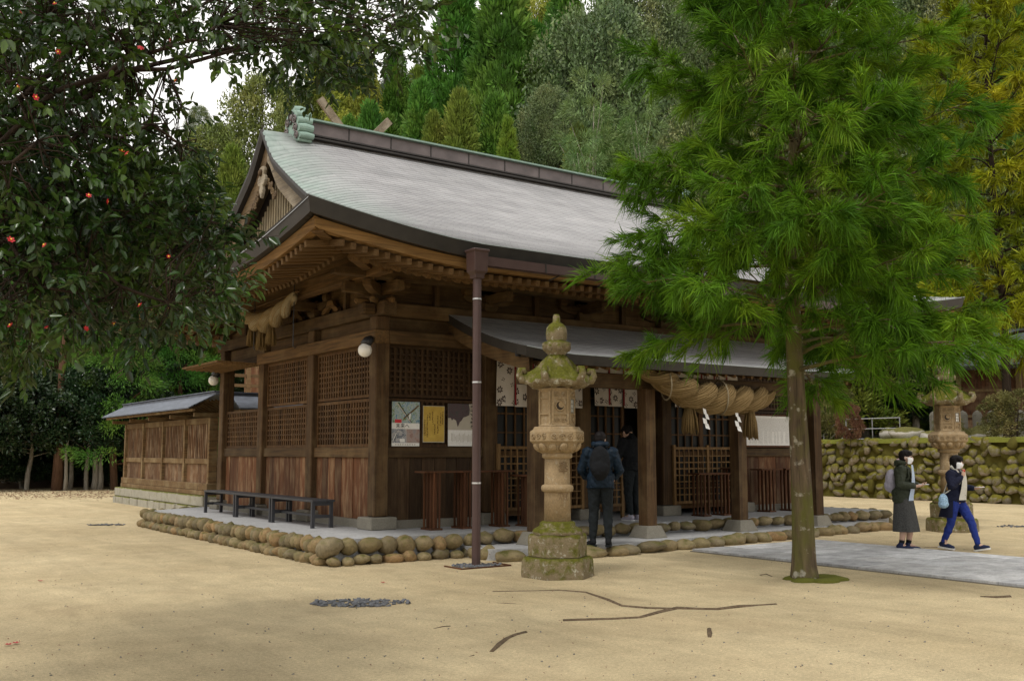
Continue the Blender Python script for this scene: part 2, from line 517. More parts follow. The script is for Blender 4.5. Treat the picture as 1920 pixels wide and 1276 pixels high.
def roof_sheet(name, fn, us, n_rows, parent, step=.010, flip=False, mat=None):
    """fn(u, v) -> (point, patina); v: 0 eave .. 1 top; every course is a real step"""
    V = []; F = []; UV = []; PA = []
    nu = len(us); b = 0
    for i in range(n_rows):
        v0, v1 = i / n_rows, (i + 1) / n_rows
        for k, (v, lift) in enumerate(((v0, 0.0), (v0, step), (v1, 0.0))):
            for u in us:
                p, pa = fn(u, v)
                V.append((p[0], p[1], p[2] + lift)); PA.append(pa); UV.append((p[0] + p[1] * 0.02 + (i * 0.617 % 1) * .36, i + (.02, .04, .96)[k]))
        for k in range(2):
            for j in range(nu - 1):
                a = b + k * nu + j
                q = (a, a + 1, a + nu + 1, a + nu)
                F.append(q[::-1] if flip else q)
        b += 3 * nu
    me = np_mesh(name, V, F, mat or M['copper'])
    at_ = me.attributes.new("patina", 'FLOAT', 'POINT'); at_.data.foreach_set("value", PA)
    ul = me.uv_layers.new(name="UVMap")
    li = np.zeros(len(me.loops), np.int32); me.loops.foreach_get("vertex_index", li)
    ul.data.foreach_set("uv", np.array(UV, np.float32)[li].ravel())
    return link(name, me, parent)

# ------------------------------------------------------------------ ground
def sand_mat():
    m, nt, b, o = new_mat('packed sand'); g = N(nt)
    v = g.coord()
    c = g.ramp(g.noise(v, .35, 6, .6), (.3, (.52, .415, .245)), (.7, (.655, .54, .335)))
    c = g.mix(.6, c, g.ramp(g.noise(v, 2.4, 6, .7), (.3, .78), (.7, 1.18)), 'MULTIPLY')
    c = g.mix(.9, c, g.ramp(g.noise(v, 34, 5, .8), (.32, .70), (.68, 1.26)), 'MULTIPLY')
    c = g.mix(.9, c, g.ramp(g.noise(v, 150, 3, .85), (.34, .62), (.66, 1.34)), 'MULTIPLY')
    tr_ = g.noise(g.coord(scale=(.9, .22, 1)), 1.6, 5, .65, 1.2)
    c = g.mix(.7, c, g.ramp(tr_, (.34, .80), (.62, 1.06)), 'MULTIPLY')
    # scattered dark grit
    vo = g.n("ShaderNodeTexVoronoi"); vo.inputs["Scale"].default_value = 14
    nt.links.new(v, vo.inputs["Vector"])
    gr = g.ramp(vo.outputs["Distance"], (.05, 1.0), (.10, 0.0))
    gr = g.math('MULTIPLY', gr, g.ramp(g.noise(v, 3, 3), (.48, 0.0), (.62, .75)))
    c = g.mix(gr, c, (.16, .10, .055))
    # damp reddish patches
    c = g.mix(g.math('MULTIPLY', g.ramp(g.noise(v, .8, 6, .7), (.50, 0.0), (.70, 1.0)), .35), c, (.40, .30, .18))
    nt.links.new(c, b.inputs["Base Color"]); b.inputs["Roughness"].default_value = .95
    b.inputs["Specular IOR Level"].default_value = .15
    h = g.math('ADD', g.noise(v, 60, 5, .8), g.math('MULTIPLY', g.noise(v, 4, 5, .65), 2.5))
    nt.links.new(g.bump(h, .9, .03), b.inputs["Normal"])
    return m
M['sand'] = sand_mat()
ground = MB()
xs = list(np.linspace(-60, 130, 39)); ys = list(np.linspace(-60, 150, 43))
ground.grid([[(x, y, 0) for x in xs] for y in ys])
tag(ground.build('ground', M['sand']), 'pale packed sand of the shrine yard', None, None, 'structure')

def hill_z(x, y):
    r = math.hypot(x - 15, y - 15)
    a = max(0.0, r - 33.5)
    if y < 8: a *= max(0, 1 - (8 - y) / 10)
    ang = math.degrees(atan2(y - 15, x - 15))
    k = .74 - .46 * min(1, max(0, (ang - 50) / 32))
    return min(a * k, 24 + .05 * a) - 0.25 if a > 0 else -0.25
M['litter'] = stone('leaf mould', [(.12, .075, .04)], scale=3, rough=1, bump=.8)
hb = MB()
hp = []
for i in range(41):
    row = []
    a = radians(-20) + radians(150) * i / 40
    for j in range(22):
        r = 33 + 4.0 * j + .12 * j * j
        x, y = 15 + r * cos(a), 15 + r * sin(a)
        row.append((x, y, hill_z(x, y) + (random.random() - .5) * .8 * min(1, j / 3)))
    hp.append(row)
hb.grid(hp)
tag(hb.build('hillside', M['litter'], smooth=True), 'steep wooded hillside rising behind the hall', None, None, 'structure')

# terrace behind the mossy wall
tb = MB()
tb.prism([(30.25, 8), (75, 8), (75, 60), (30.25, 60)], -.1, 1.93)
M['terrace'] = stone('terrace soil and moss', [(.20, .16, .09)], scale=2, moss=(.13, .14, .03), moss_amt=.5, rough=1, bump=.6, up=.1)
tag(tb.build('terrace', M['terrace']), 'raised earth terrace behind the mossy stone wall', None, None, 'structure')

# ------------------------------------------------------------------ stone shapes shared by all cobbles
def rock_mesh(name, mat, seed, sub=2, squash=(1, 1, 1), amp=.16):
    r = np.random.default_rng(seed)
    bm = bmesh.new(); bmesh.ops.create_icosphere(bm, subdivisions=sub, radius=.5)
    ax = r.normal(size=(5, 3)); ph = r.uniform(0, 6, 5); fr = r.uniform(1.5, 4.5, 5)
    PL = r.normal(size=(7, 3)); PL /= np.linalg.norm(PL, axis=1, keepdims=True); OF = r.uniform(.34, .47, 7)
    for v in bm.verts:
        p = np.array(v.co)
        d = sum(math.sin(fr[k] * float(p @ ax[k]) + ph[k]) for k in range(5)) * amp / 2.2
        q = p * (1 + d)
        for nk, ok in zip(PL, OF):
            e_ = float(q @ nk) - ok
            if e_ > 0: q = q - nk * e_ * .85
        v.co = Vector(q * np.array(squash))
    me = bpy.data.meshes.new(name); bm.to_mesh(me); bm.free()
    me.polygons.foreach_set("use_smooth", [True] * len(me.polygons))
    me.materials.append(mat)
    return me
COB = [rock_mesh('cobble', M['cobble'], s, 2, amp=.2) for s in range(11)]
WST = [rock_mesh('wall_stone', M['wallstone'], 40 + s, 2, amp=.34) for s in range(12)]

# ------------------------------------------------------------------ platform with its edging stones
PZ = .34
plat = MB()
plat.prism([(6.2, 13.1), (18.95, 13.1), (18.95, 23.0), (16, 23.4), (9, 23.4), (7.2, 22.6), (6.2, 22.0)], -.05, PZ)
platform = tag(plat.build('stone_platform', M['concrete']), 'low concrete platform edged with river stones under the hall', None, None, 'structure')
def cob(parent, x, y, z, sx, sy, sz, rz):
    link('stone', random.choice(COB), parent,
         Matrix.Translation((x, y, z)) @ Matrix.Rotation(rz + random.uniform(-.15, .15), 4, 'Z') @ Matrix.Rotation(random.uniform(-.12, .12), 4, 'X') @ Matrix.Diagonal((sx, sy, sz, 1)))
def cob_line(parent, a, b, z, w, h, depth, jitter=.25):
    a = Vector(a); b = Vector(b); L = (b - a).length; d = (b - a) / L
    ang = atan2(d.y, d.x); s = 0.0
    while s < L - w * .4:
        ww = w * random.uniform(1 - jitter, 1 + jitter)
        p = a + d * (s + ww / 2)
        hh = h * random.uniform(.9, 1.12)
        nrm = Vector((d.y, -d.x)) * random.uniform(-.02, .02)
        cob(parent, p.x + nrm.x, p.y + nrm.y, z + random.uniform(-.012, .012), ww * 1.04, depth * random.uniform(.9, 1.1), hh, ang)
        s += ww
cob_line(platform, (6.12, 22.25), (6.12, 13.25), .235, .195, .255, .30)       # left edge, upper course
cob_line(platform, (6.03, 22.25), (6.03, 13.15), .065, .19, .19, .26)
cob_line(platform, (6.02, 13.02), (8.5, 13.02), .235, .26, .25, .30)          # front, upper course
cob_line(platform, (5.98, 12.92), (8.3, 12.94), .06, .245, .18, .25)
cob_line(platform, (8.5, 13.0), (19.0, 13.06), .265, .33, .20, .30)           # behind the step
cob_line(platform, (19.0, 13.1), (19.0, 18.2), .24, .27, .24, .30)
cob_line(platform, (19.1, 13.1), (19.1, 18.2), .07, .26, .19, .28)
cob_line(platform, (6.2, 22.3), (7.4, 22.9), .23, .28, .24, .30)
cob(platform, 6.04, 13.0, .235, .36, .33, .32, .3)                            # big corner stone
# step before the doors
SZ = .16
edge = [(8.25, 12.25), (9.0, 11.96), (10.2, 11.82), (13.0, 12.08), (16.3, 12.45), (18.2, 12.6)]
st = MB(); st.prism([(x, y + .08) for x, y in edge] + [(18.2, 13.12), (8.25, 13.12)], -.05, SZ)
step = tag(st.build('stone_step', M['concrete']), 'low concrete step with a cobbled rim before the hall doors', None, None, 'structure')
for (a, b) in zip(edge[:-1], edge[1:]):
    cob_line(step, a, b, .065, .44, .235, .34)
cob_line(step, (8.3, 12.3), (8.3, 12.75), .08, .30, .26, .34)

# paved path
path = tag(MB().prism([(11.6, -6), (14.7, -6), (14.7, 11.62), (11.6, 11.62)], -.06, .012).build('paved_path', M['plinth']),
           'straight path of pale stone slabs leading to the hall', None, None, 'structure')
slab_me = MB().box(-.5, -.5, -.02, .5, .5, .02).mesh('slab', M['slab'], bevel=.004)
yy = 11.6; r_i = 0
while yy > -3:
    h = random.choice((.55, .62, .7))
    cuts = [11.62] + sorted(11.62 + 3.06 * (k + (0.5 if r_i % 2 else 0) * .6 + random.uniform(-.08, .08)) / 4 for k in range(1, 4)) + [14.68]
    for x0, x1 in zip(cuts[:-1], cuts[1:]):
        link('slab', slab_me, path, Matrix.Translation(((x0 + x1) / 2, yy - h / 2, .022 + random.uniform(-.002, .002))) @ Matrix.Diagonal((x1 - x0 - .012, h - .012, 1, 1)))
    yy -= h; r_i += 1

# retaining wall
rw = tag(MB().prism([(30.12, 12.5), (30.4, 12.5), (30.4, 27), (30.12, 27)], -.05, 1.9).build('retaining_wall', M['moss']),
         'mossy retaining wall of rounded stones at the back right', 'wall')
z = .14; row = 0
while z < 1.95:
    y = 13.0 + (row % 2) * .16
    while y < 24.6:
        w = random.uniform(.20, .46)
        if random.random() > .16:
            hh = random.uniform(.20, .36)
            link('stone', random.choice(WST), rw, Matrix.Translation((30.1 + random.uniform(-.05, .06), y + w / 2, z + random.uniform(-.04, .04)))
                 @ Matrix.Rotation(random.uniform(-.5, .5), 4, 'X') @ Matrix.Diagonal((.34, w * 1.16, hh * 1.16, 1)))
        y += w * 1.02
    z += .29; row += 1
MCU = [rock_mesh('moss_cushion', M['moss'], 70 + q, 2, amp=.3) for q in range(4)]
for q in range(48):
    link('moss_cushion', random.choice(MCU), rw, Matrix.Translation((30.06, random.uniform(13, 24.6), random.uniform(.1, 1.85)))
         @ Matrix.Rotation(random.random() * 6, 4, 'X') @ Matrix.Diagonal((.26, random.uniform(.25, .6), random.uniform(.18, .4), 1)))
mtop = []
for i in range(60):
    yv = 12.6 + i * .24
    mtop.append([(29.98 + .03 * sin(i * 1.7), yv, 1.86), (30.05, yv, 1.96 + .03 * random.random()), (30.3, yv, 2.0 + .05 * random.random()), (30.7, yv, 1.99 + .03 * random.random()), (31.0, yv, 1.9)])
MB().grid(mtop).build('moss_cap', M['mossgreen'], rw, smooth=True)

# ------------------------------------------------------------------ the hall of worship
hall = thing('worship_hall', 'large weathered wooden shrine hall with a curved grey copper roof', 'shrine hall', (12.8, 18.15, 0))
X0, X1, Y0, Y1 = 7.6, 18.0, 14.55, 21.7
FX = [7.6, 9.7, 11.8, 13.85, 15.95, 18.0]
LY = [14.55, 17.0, 19.4, 21.7]
NAG0, NAG1 = 3.30, 3.52
DAI0, DAI1 = 3.75, 3.98
RAIL0, RAIL1 = 1.47, 1.64
# posts
post_me = MB().box(-.125, -.125, 0, .125, .125, DAI0 - PZ - .2).mesh('post', M['post'], bevel=.015)
plinth_me = MB().prism([(-.24, -.24), (.24, -.24), (.24, .24), (-.24, .24)], 0, .2).mesh('plinth', M['plinth'], bevel=.02)
P_ALL = [(x, Y0) for x in FX] + [(X0, y) for y in LY[1:]] + [(x, Y1) for x in FX[1:]] + [(X1, y) for y in LY[1:3]]
for x, y in P_ALL:
    p = link('post', post_me, hall, T(x, y, PZ + .2))
    link('plinth', plinth_me, p, T(x, y, PZ - .005))
# sill stone under the walls
for bx_ in ((X0 - .12, Y0 + .24, X0 + .16, Y1), (X0 + .24, Y0 - .12, FX[1] - .24, Y0 + .16), (FX[4] + .24, Y0 - .12, X1, Y0 + .16)):
    MB().box(bx_[0], bx_[1], PZ - .01, bx_[2], bx_[3], PZ + .13).build('foundation_sill', M['plinth'], hall, bevel=.01)

def boards_panel(a, b, z0, z1, axis, mat, wid, depth=.03, off=0.0, parent=None):
    """a..b along axis ('x' or 'y'); each board a part"""
    par = MB()
    pos = Y0 if axis == 'x' else X0
    if axis == 'x': par.box(a, pos + .03, z0, b, pos + .06, z1)
    else: par.box(pos + .03, a, z0, pos + .06, b, z1)
    pn = par.build('board_panel', M['board_dark'], hall)
    n = max(1, round((b - a) / wid)); s = a
    ws = [random.uniform(.85, 1.15) for _ in range(n)]; k = (b - a) / sum(ws)
    me = bpy.data.meshes.get('board_' + axis + mat.name)
    if me is None:
        me = (MB().box(-.5, -.015, 0, .5, .012, 1) if axis == 'x' else MB().box(-.015, -.5, 0, .012, .5, 1)).mesh('board_' + axis + mat.name, mat)
    for w in ws:
        w *= k
        c = s + w / 2; s += w
        j = random.uniform(-.006, .006)
        if axis == 'x':
            mw = Matrix.Translation((c, pos + j, z0)) @ Matrix.Diagonal((w - .008, 1, z1 - z0, 1))
        else:
            mw = Matrix.Translation((pos + j, c, z0)) @ Matrix.Diagonal((1, w - .008, z1 - z0, 1))
        link('board', me, pn, mw)
        # cover batten over each joint
    return pn
def lattice_panel(a, b, z0, z1, axis, pitch=.104, back=True, mat='lattice', vb=.044, off=0.0):
    pos = (Y0 if axis == 'x' else X0) + off
    fr = MB()
    t = .05
    def bx(u0, w0, u1, w1, d0=-.03, d1=.03):
        if axis == 'x': fr.box(u0, pos + d0, w0, u1, pos + d1, w1)
        else: fr.box(pos + d0, u0, w0, pos + d1, u1, w1)
    bx(a, z0, b, z0 + t); bx(a, z1 - t, b, z1); bx(a, z0 + t, a + t, z1 - t); bx(b - t, z0 + t, b, z1 - t)
    f = fr.build('lattice_panel', M[mat], hall)
    if back:
        bk = MB()
        if axis == 'x': bk.box(a, pos + .045, z0, b, pos + .06, z1)
        else: bk.box(pos + .045, a, z0, pos + .06, b, z1)
        bk.build('backing_board', M['board_dark'], f)
    n = int((b - a - 2 * t) / pitch)
    key = 'vbar%s%s%.3f' % (axis, mat, vb)
    vm = bpy.data.meshes.get(key) or (MB().box(-vb / 2, -.022, 0, vb / 2, .0, 1)).mesh(key, M[mat])
    hk = 'hbar%s%s' % (axis, mat)
    hm = bpy.data.meshes.get(hk) or (MB().box(-.5, -.017, -.017, .5, .02, .017)).mesh(hk, M[mat])
    rz = 0 if axis == 'x' else -pi / 2
    for i in range(1, n + 1):
        c = a + t + (b - a - 2 * t) * i / (n + 1)
        p = (c, pos, z0 + t) if axis == 'x' else (pos, c, z0 + t)
        link('lattice_bar', vm, f, Matrix.Translation(p) @ Matrix.Rotation(rz, 4, 'Z') @ Matrix.Diagonal((1, 1, z1 - z0 - 2 * t, 1)))
    m = int((z1 - z0 - 2 * t) / pitch)
    for i in range(1, m + 1):
        zc = z0 + t + (z1 - z0 - 2 * t) * i / (m + 1)
        p = ((a + b) / 2, pos, zc) if axis == 'x' else (pos, (a + b) / 2, zc)
        link('cross_bar', hm, f, Matrix.Translation(p) @ Matrix.Rotation(rz, 4, 'Z') @ Matrix.Diagonal((b - a - 2 * t, 1, 1, 1)))
    return f
# left side: boards, rail, lattice
for i in range(3):
    a, b = LY[i] + .127, LY[i + 1] - .127
    boards_panel(a, b, PZ + .13, RAIL0, 'y', M['board'], .25)
    MB().box(X0 - .07, a, RAIL0, X0 + .09, b, RAIL1).build('waist_rail', M['beam_y'], hall, bevel=.008)
    lattice_panel(a, b, RAIL1, 2.43, 'y', back=(i < 2))
    if i < 2:
        lattice_panel(a, b, 2.45, NAG0, 'y')
# front, closed bays at both ends
for i in (0, 4):
    a, b = FX[i] + .127, FX[i + 1] - .127
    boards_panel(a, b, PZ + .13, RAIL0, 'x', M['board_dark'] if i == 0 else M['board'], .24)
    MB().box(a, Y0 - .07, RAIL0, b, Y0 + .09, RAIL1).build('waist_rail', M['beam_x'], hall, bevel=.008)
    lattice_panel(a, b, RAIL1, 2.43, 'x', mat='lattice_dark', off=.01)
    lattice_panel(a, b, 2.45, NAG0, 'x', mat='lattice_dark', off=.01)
# head beam (nageshi), upper wall and plate
MB().box(X0 - .17, Y0 - .16, NAG0, X0 + .1, LY[2] + .13, NAG1).build('head_beam', M['eave_y'], hall, bevel=.012)
MB().box(X0 - .14, LY[2] + .13, NAG0 + .05, X0 + .1, Y1 + .12, NAG1 - .02).build('head_beam', M['beam_y'], hall, bevel=.012)
MB().box(X0 + .1, Y0 - .17, NAG0 + .003, X1 + .17, Y0 + .1, NAG1).build('head_beam', M['beam_x'], hall, bevel=.012)
for i in range(3):
    for (z0, z1, o_) in ((NAG1, DAI0, .02), (DAI1, 4.85, .03)):
        MB().box(X0 + o_, LY[i] + .12, z0, X0 + o_ + .05, LY[i + 1] - .12, z1).build('upper_wall_board', M['beam_y'], hall)
for i in range(5):
    for (z0, z1, o_) in ((NAG1, DAI0, .02), (DAI1, 4.85, .03)):
        MB().box(FX[i] + .12, Y0 + o_, z0, FX[i + 1] - .12, Y0 + o_ + .05, z1).build('upper_wall_board', M['beam_x'], hall)
MB().box(X0 - .12, Y0 - .35, DAI0, X0 + .12, Y1 + .35, DAI1).build('wall_plate', M['beam_y'], hall, bevel=.012)
MB().box(X0 + .12, Y0 - .12, DAI0 + .004, X1 + .35, Y0 + .12, DAI1 + .003).build('wall_plate', M['beam_x'], hall, bevel=.012)
MB().box(X0 - .35, Y0 - .115, DAI0 + .02, X0 - .12, Y0 + .115, DAI1 - .02).build('beam_nosing', M['beam_x'], hall, bevel=.03)
stud = MB().box(-.06, -.06, 0, .06, .06, DAI0 - NAG1).mesh('stud', M['post'])
stud2 = MB().box(-.05, -.05, 0, .05, .05, 4.45 - DAI1).mesh('strut', M['post'])
for y in (LY[1], LY[2], ):
    link('stud', stud, hall, T(X0 - .03, y, NAG1))
for y in ((LY[0] + LY[1]) / 2, (LY[1] + LY[2]) / 2, (LY[2] + LY[3]) / 2):
    link('strut', stud2, hall, T(X0, y, DAI1))
for i in range(5):
    link('strut', stud2, hall, T((FX[i] + FX[i + 1]) / 2, Y0, DAI1))
# rear and right walls, floor and ceiling of the unlit inside
rear = MB()
rear.box(9.4, Y1 - .03, PZ, X1, Y1 + .03, 4.6)
rear.box(X1 - .03, Y0 + .1, PZ, X1 + .03, Y1, 4.6)
rear.build('rear_wall', M['board_dark'], hall)
MB().box(9.55, 16.4, PZ, 9.6, Y1 - .05, 4.4).build('light_block_wall', M['dark_room'], hall)  # added dark wall that blocks light from the front of the inside
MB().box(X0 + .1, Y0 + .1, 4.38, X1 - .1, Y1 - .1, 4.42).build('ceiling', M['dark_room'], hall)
MB().box(FX[1], Y0 + 1.9, PZ, FX[4], Y0 + 1.95, 4.3).build('light_block_screen', M['dark_room'], hall)  # added dark sheet behind the doors to block light

# brackets on the posts
def bracket(x, y, dirs):
    b0 = MB().lathe([(.13, 0), (.2, .07), (.2, .15)], 4, a0=pi / 4).build('bracket', M['beam_x'], hall, mw=T(x, y, DAI1))
    for d in dirs:
        u = Vector((1, 0, 0)) if d in 'xX' else Vector((0, 1, 0))
        c = Vector((x, y, DAI1 + .2))
        arm = MB()
        L = .52
        side = [(-L, .06), (-L, 0), (-L * .8, -.05), (-L * .5, -.08), (L * .5, -.08), (L * .8, -.05), (L, 0), (L, .06)]
        vs = []
        w = Vector((-u.y, u.x, 0))
        for k in (-.06, .06):
            for s_, z_ in side:
                p = c + u * s_ + w * k; vs.append((p.x, p.y, p.z + z_ + (.0 if d in 'xX' else .003)))
        n = len(side)
        arm.add(vs, [tuple(range(n - 1, -1, -1)), tuple(range(n, 2 * n))] + [(i, (i + 1) % n, n + (i + 1) % n, n + i) for i in range(n)])
        arm.build('bracket_arm', M['beam_x'] if d in 'xX' else M['beam_y'], b0)
        for s_ in (-.44, 0, .44):
            p = c + u * s_
            MB().lathe([(.075, 0), (.115, .05), (.115, .11)], 4, a0=pi / 4).build('bearing_block', M['eave_x'], b0, mw=T(p.x, p.y, p.z + .063))
for y in LY: bracket(X0, y, 'yx')
for x in FX[1:]: bracket(x, Y0, 'xy')
# frog-leg strut between brackets on the left side
for y in ((LY[0] + LY[1]) / 2 + .5, (LY[1] + LY[2]) / 2 - .4):
    fl = [(-.34, 0), (-.30, .06), (-.16, .12), (-.09, .22), (.09, .22), (.16, .12), (.30, .06), (.34, 0), (.2, 0), (.1, .07), (0, .1), (-.1, .07), (-.2, 0)]
    MB().prism([(y + a, DAI1 + .02 + b) for a, b in fl], X0 - .10, X0 - .03, 'x').build('frog_leg_strut', M['eave_y'], hall)
# stepped bracket arms reaching out to the purlin at the corner
for qn, (dx, dy) in enumerate(((-1, 0), (0, -1), (-.707, -.707))):
    u = Vector((dx, dy, 0)); w = Vector((-dy, dx, 0)); L = .52 if qn < 2 else .74
    prof_a = [(.05, 0), (L * .55, 0), (L * .8, .03), (L, .09), (L, .17), (.05, .17)]
    z0_ = DAI1 + .09 + .004 * qn
    vs = [Vector((X0, Y0, z0_)) + u * s_ + w * k_ + Vector((0, 0, z_)) for k_ in (-.065, .065) for s_, z_ in prof_a]
    n = len(prof_a)
    arm = MB().add(vs, [tuple(range(n - 1, -1, -1)), tuple(range(n, 2 * n))] + [(i, (i + 1) % n, n + (i + 1) % n, n + i) for i in range(n)]).build('projecting_arm', M['eave_x'], hall)
    e = Vector((X0, Y0, z0_ + .171)) + u * (L - .10)
    MB().lathe([(.085, 0), (.13, .05), (.13, .11)], 4, a0=pi / 4).build('bearing_block', M['eave_y'], arm, mw=T(e.x, e.y, e.z))
    nose = Vector((X0, Y0, z0_ - .09)) + u * .2
    MB().bar(nose, nose + u * .26, .09, .10).build('beam_nosing', M['eave_x'], arm, bevel=.03)
# eave purlin
KX, KY = 7.15, 14.08
MB().box(KX - .10, KY - .62, 4.28, KX + .10, 24.3 - 1.9 + .5, 4.575).build('eave_purlin', M['eave_y'], hall, bevel=.012)
MB().box(KX - .62, KY - .10, 4.283, 20.4 - 1.85 + .5, KY + .10, 4.578).build('eave_purlin', M['beam_x'], hall, bevel=.012)
for y in LY:
    MB().box(KX - .22, y - .07, 4.10, X0, y + .07, 4.268).build('tie_beam', M['beam_x'], hall, bevel=.01)
for x in FX:
    MB().box(x - .07, KY - .22, 4.101, x + .07, Y0, 4.27).build('tie_beam', M['beam_y'], hall, bevel=.01)

# ---- main roof
EX0, EX1, EY0, EY1 = 5.2, 20.4, 12.0, 24.3
VX0, VX1 = 6.87, 18.73
YC, HALF = 18.15, 6.15
def upturn(s):                      # s: distance from the corner along the eave
    t = max(0.0, 1 - s / 2.7)
    return .335 * t ** 1.45
def prof(w): return 3.2 * (.6 * w + .4 * w * w)
def eave_up(x, y, w):
    s = min(min(x - EX0, EX1 - x), 99) if w is None else 0
    return 0
def z_front(x, w):
    z = 4.55 + prof(w)
    f = (1 - w) ** 3
    z += (upturn(x - EX0) + upturn(EX1 - x)) * f
    if w > .2:
        amp = .32 * min(1, (w - .2) / .25) * min(1, (1 - w) / .1 + .12)
        for d in (x - VX0, VX1 - x):
            z -= amp * max(0, 1 - d / 1.35) ** 2
    return z
def front_pt(u, v, sgn=-1):
    yd = HALF * (1 - v)
    y = YC + sgn * yd
    xl = min(EX0 + HALF * v, VX0); xr = max(EX1 - HALF * v, VX1)
    x = xl + (xr - xl) * u
    dv = min(x - xl, xr - x)
    pat = max(0, 1 - dv / 1.25) ** 1.2 * .95 * min(1, .15 + v * 2.2)
    pat = max(pat, .55 * max(0, 1 - v / .03))
    return (x, y, z_front(x, v)), pat
us = [0, .004, .01, .018, .027, .037, .05, .065, .08, .1, .125, .15, .18] + list(np.linspace(.22, .78, 15)) + [1 - a for a in (.18, .15, .125, .1, .08, .065, .05, .037, .027, .018, .01, .004, 0)]
roof = roof_sheet('roof', lambda u, v: front_pt(u, v), us, 52, hall)
roof_sheet('rear_slope', lambda u, v: front_pt(u, v, 1), us, 30, roof, flip=True)
def side_pt(u, v, left=True):
    w = v * .42
    xd = HALF * w
    x = EX0 + xd if left else EX1 - xd
    k_ = .9 if xd > 1.55 else 0.0
    yl, yr = EY0 + xd + k_, EY1 - xd - k_
    y = yl + (yr - yl) * u
    z = 4.52 + .03 * max(0, 1 - min(y - yl, yr - y) / 2) + prof(w) + (upturn(y - EY0) + upturn(EY1 - y)) * (1 - w) ** 3
    return (x, y, z - .035), .1
us2 = [0, .02, .05, .09, .14, .2, .3, .4, .5, .6, .7, .8, .86, .91, .95, .98, 1]
roof_sheet('hip_skirt', lambda u, v: side_pt(u, v, True), us2, 12, roof, flip=True)
roof_sheet('hip_skirt', lambda u, v: side_pt(u, v, False), us2, 12, roof)

# fascia, eave board and soffit round the whole eave
def eave_line(side, n=40):
    pts = []
    for i in range(n + 1):
        t = i / n
        t = .5 - .5 * cos(pi * t)
        if side == 'front': x, y = EX0 + (EX1 - EX0) * t, EY0; zz = 4.55 + upturn(x - EX0) + upturn(EX1 - x)
        if side == 'rear': x, y = EX0 + (EX1 - EX0) * t, EY1; zz = 4.55 + upturn(x - EX0) + upturn(EX1 - x)
        if side == 'left': x, y = EX0, EY0 + (EY1 - EY0) * t; zz = 4.52 + .03 * max(0, 1 - min(y - EY0, EY1 - y) / 2) + upturn(y - EY0) + upturn(EY1 - y)
        if side == 'right': x, y = EX1, EY0 + (EY1 - EY0) * t; zz = 4.55 + upturn(y - EY0) + upturn(EY1 - y)
        pts.append(Vector((x, y, zz)))
    return pts
def inset(p, d):
    """move a point of the eave square inwards by d"""
    return Vector((min(max(p.x, EX0 + d), EX1 - d), min(max(p.y, EY0 + d), EY1 - d), p.z))
def eave_band(name, mat, side, d0, z0, d1, z1, d2, z2, d3, z3):
    """closed band: section through four (inset, drop) points"""
    g = []
    for p in eave_line(side):
        row = []
        for d, zz in ((d0, z0), (d1, z1), (d2, z2), (d3, z3), (d0, z0)):
            q = inset(p, d)
            row.append((q.x, q.y, p.z + zz))
        g.append(row)
    return MB().grid(g).build(name, mat, hall)
for sd_ in ('front', 'left', 'rear', 'right'):
    ax = 'eave_x' if sd_ in ('front', 'rear') else 'eave_y'
    eave_band('eave_fascia', M['copper_dark'], sd_, -.004, .012, .05, -.205, .5, -.19, .5, .0)
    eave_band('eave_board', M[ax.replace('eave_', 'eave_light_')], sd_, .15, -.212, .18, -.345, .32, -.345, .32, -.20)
    eave_band('second_eave_board', M[ax], sd_, .80, -.27, .81, -.335, .93, -.335, .93, -.25)
    eave_band('soffit', M[ax], sd_, .26, -.30, .26, -.335, .98, -.225, .98, -.20)
    eave_band('inner_soffit', M[ax], sd_, .86, -.28, .86, -.315, 2.46, .385, 2.46, .42)
# rafters: two tiers, each a piece of its own
raf1 = {}
def rafter(side, c, d0, z0, d1, z1, w=.085, h=.10):
    key = side in ('front', 'rear')
    me = bpy.data.meshes.get('rafter_x' if not key else 'rafter_y')
    if me is None:
        me = MB().box(0, -.5, -.5, 1, .5, .5).mesh('rafter_x' if not key else 'rafter_y', M['eave_x' if not key else 'eave_y'])
    if side == 'left':
        a = Vector((EX0 + d0, c, z0)); b = Vector((EX0 + d1, c, z1))
    elif side == 'front':
        a = Vector((c, EY0 + d0, z0)); b = Vector((c, EY0 + d1, z1))
    elif side == 'rear':
        a = Vector((c, EY1 - d0, z0)); b = Vector((c, EY1 - d1, z1))
    d = b - a
    q = d.to_track_quat('X', 'Z').to_matrix().to_4x4()
    link('rafter', me, hall, Matrix.Translation(a) @ q @ Matrix.Diagonal((d.length, w, h, 1)))
def rafter_row(side, lo, hi, pitch):
    n = int((hi - lo) / pitch)
    for i in range(n + 1):
        c = lo + (hi - lo) * i / n
        if side == 'left': u = upturn(c - EY0) + upturn(EY1 - c); lim = min(c - EY0, EY1 - c)
        else: u = upturn(c - EX0) + upturn(EX1 - c); lim = min(c - EX0, EX1 - c)
        base = 4.53
        if lim > .55:
            e_ = min(1.0, lim); rafter(side, c, .23, base + u - .405, e_, base + u - .405 + .115 * (e_ - .23) / .77, .072, .085)
        if lim > 1.05:
            e_ = min(2.42, lim); rafter(side, c, .86, base + u - .375, e_, base + u - .375 + .675 * (e_ - .86) / 1.56, .08, .09)
rafter_row('left', EY0 + .6, EY1 - .6, .160)
rafter_row('front', EX0 + .6, EX1 - .6, .172)
rafter_row('rear', EX0 + .6, EX0 + 4.5, .205)
for (cx, cy, sx, sy) in ((EX0, EY0, 1, 1), (EX0, EY1, 1, -1), (EX1, EY0, -1, 1)):
    MB().bar((cx + .25 * sx, cy + .25 * sy, 4.55), (cx + 2.4 * sx, cy + 2.5 * sy, 4.42), .16, .18).build('hip_rafter', M['eave_x'], hall)

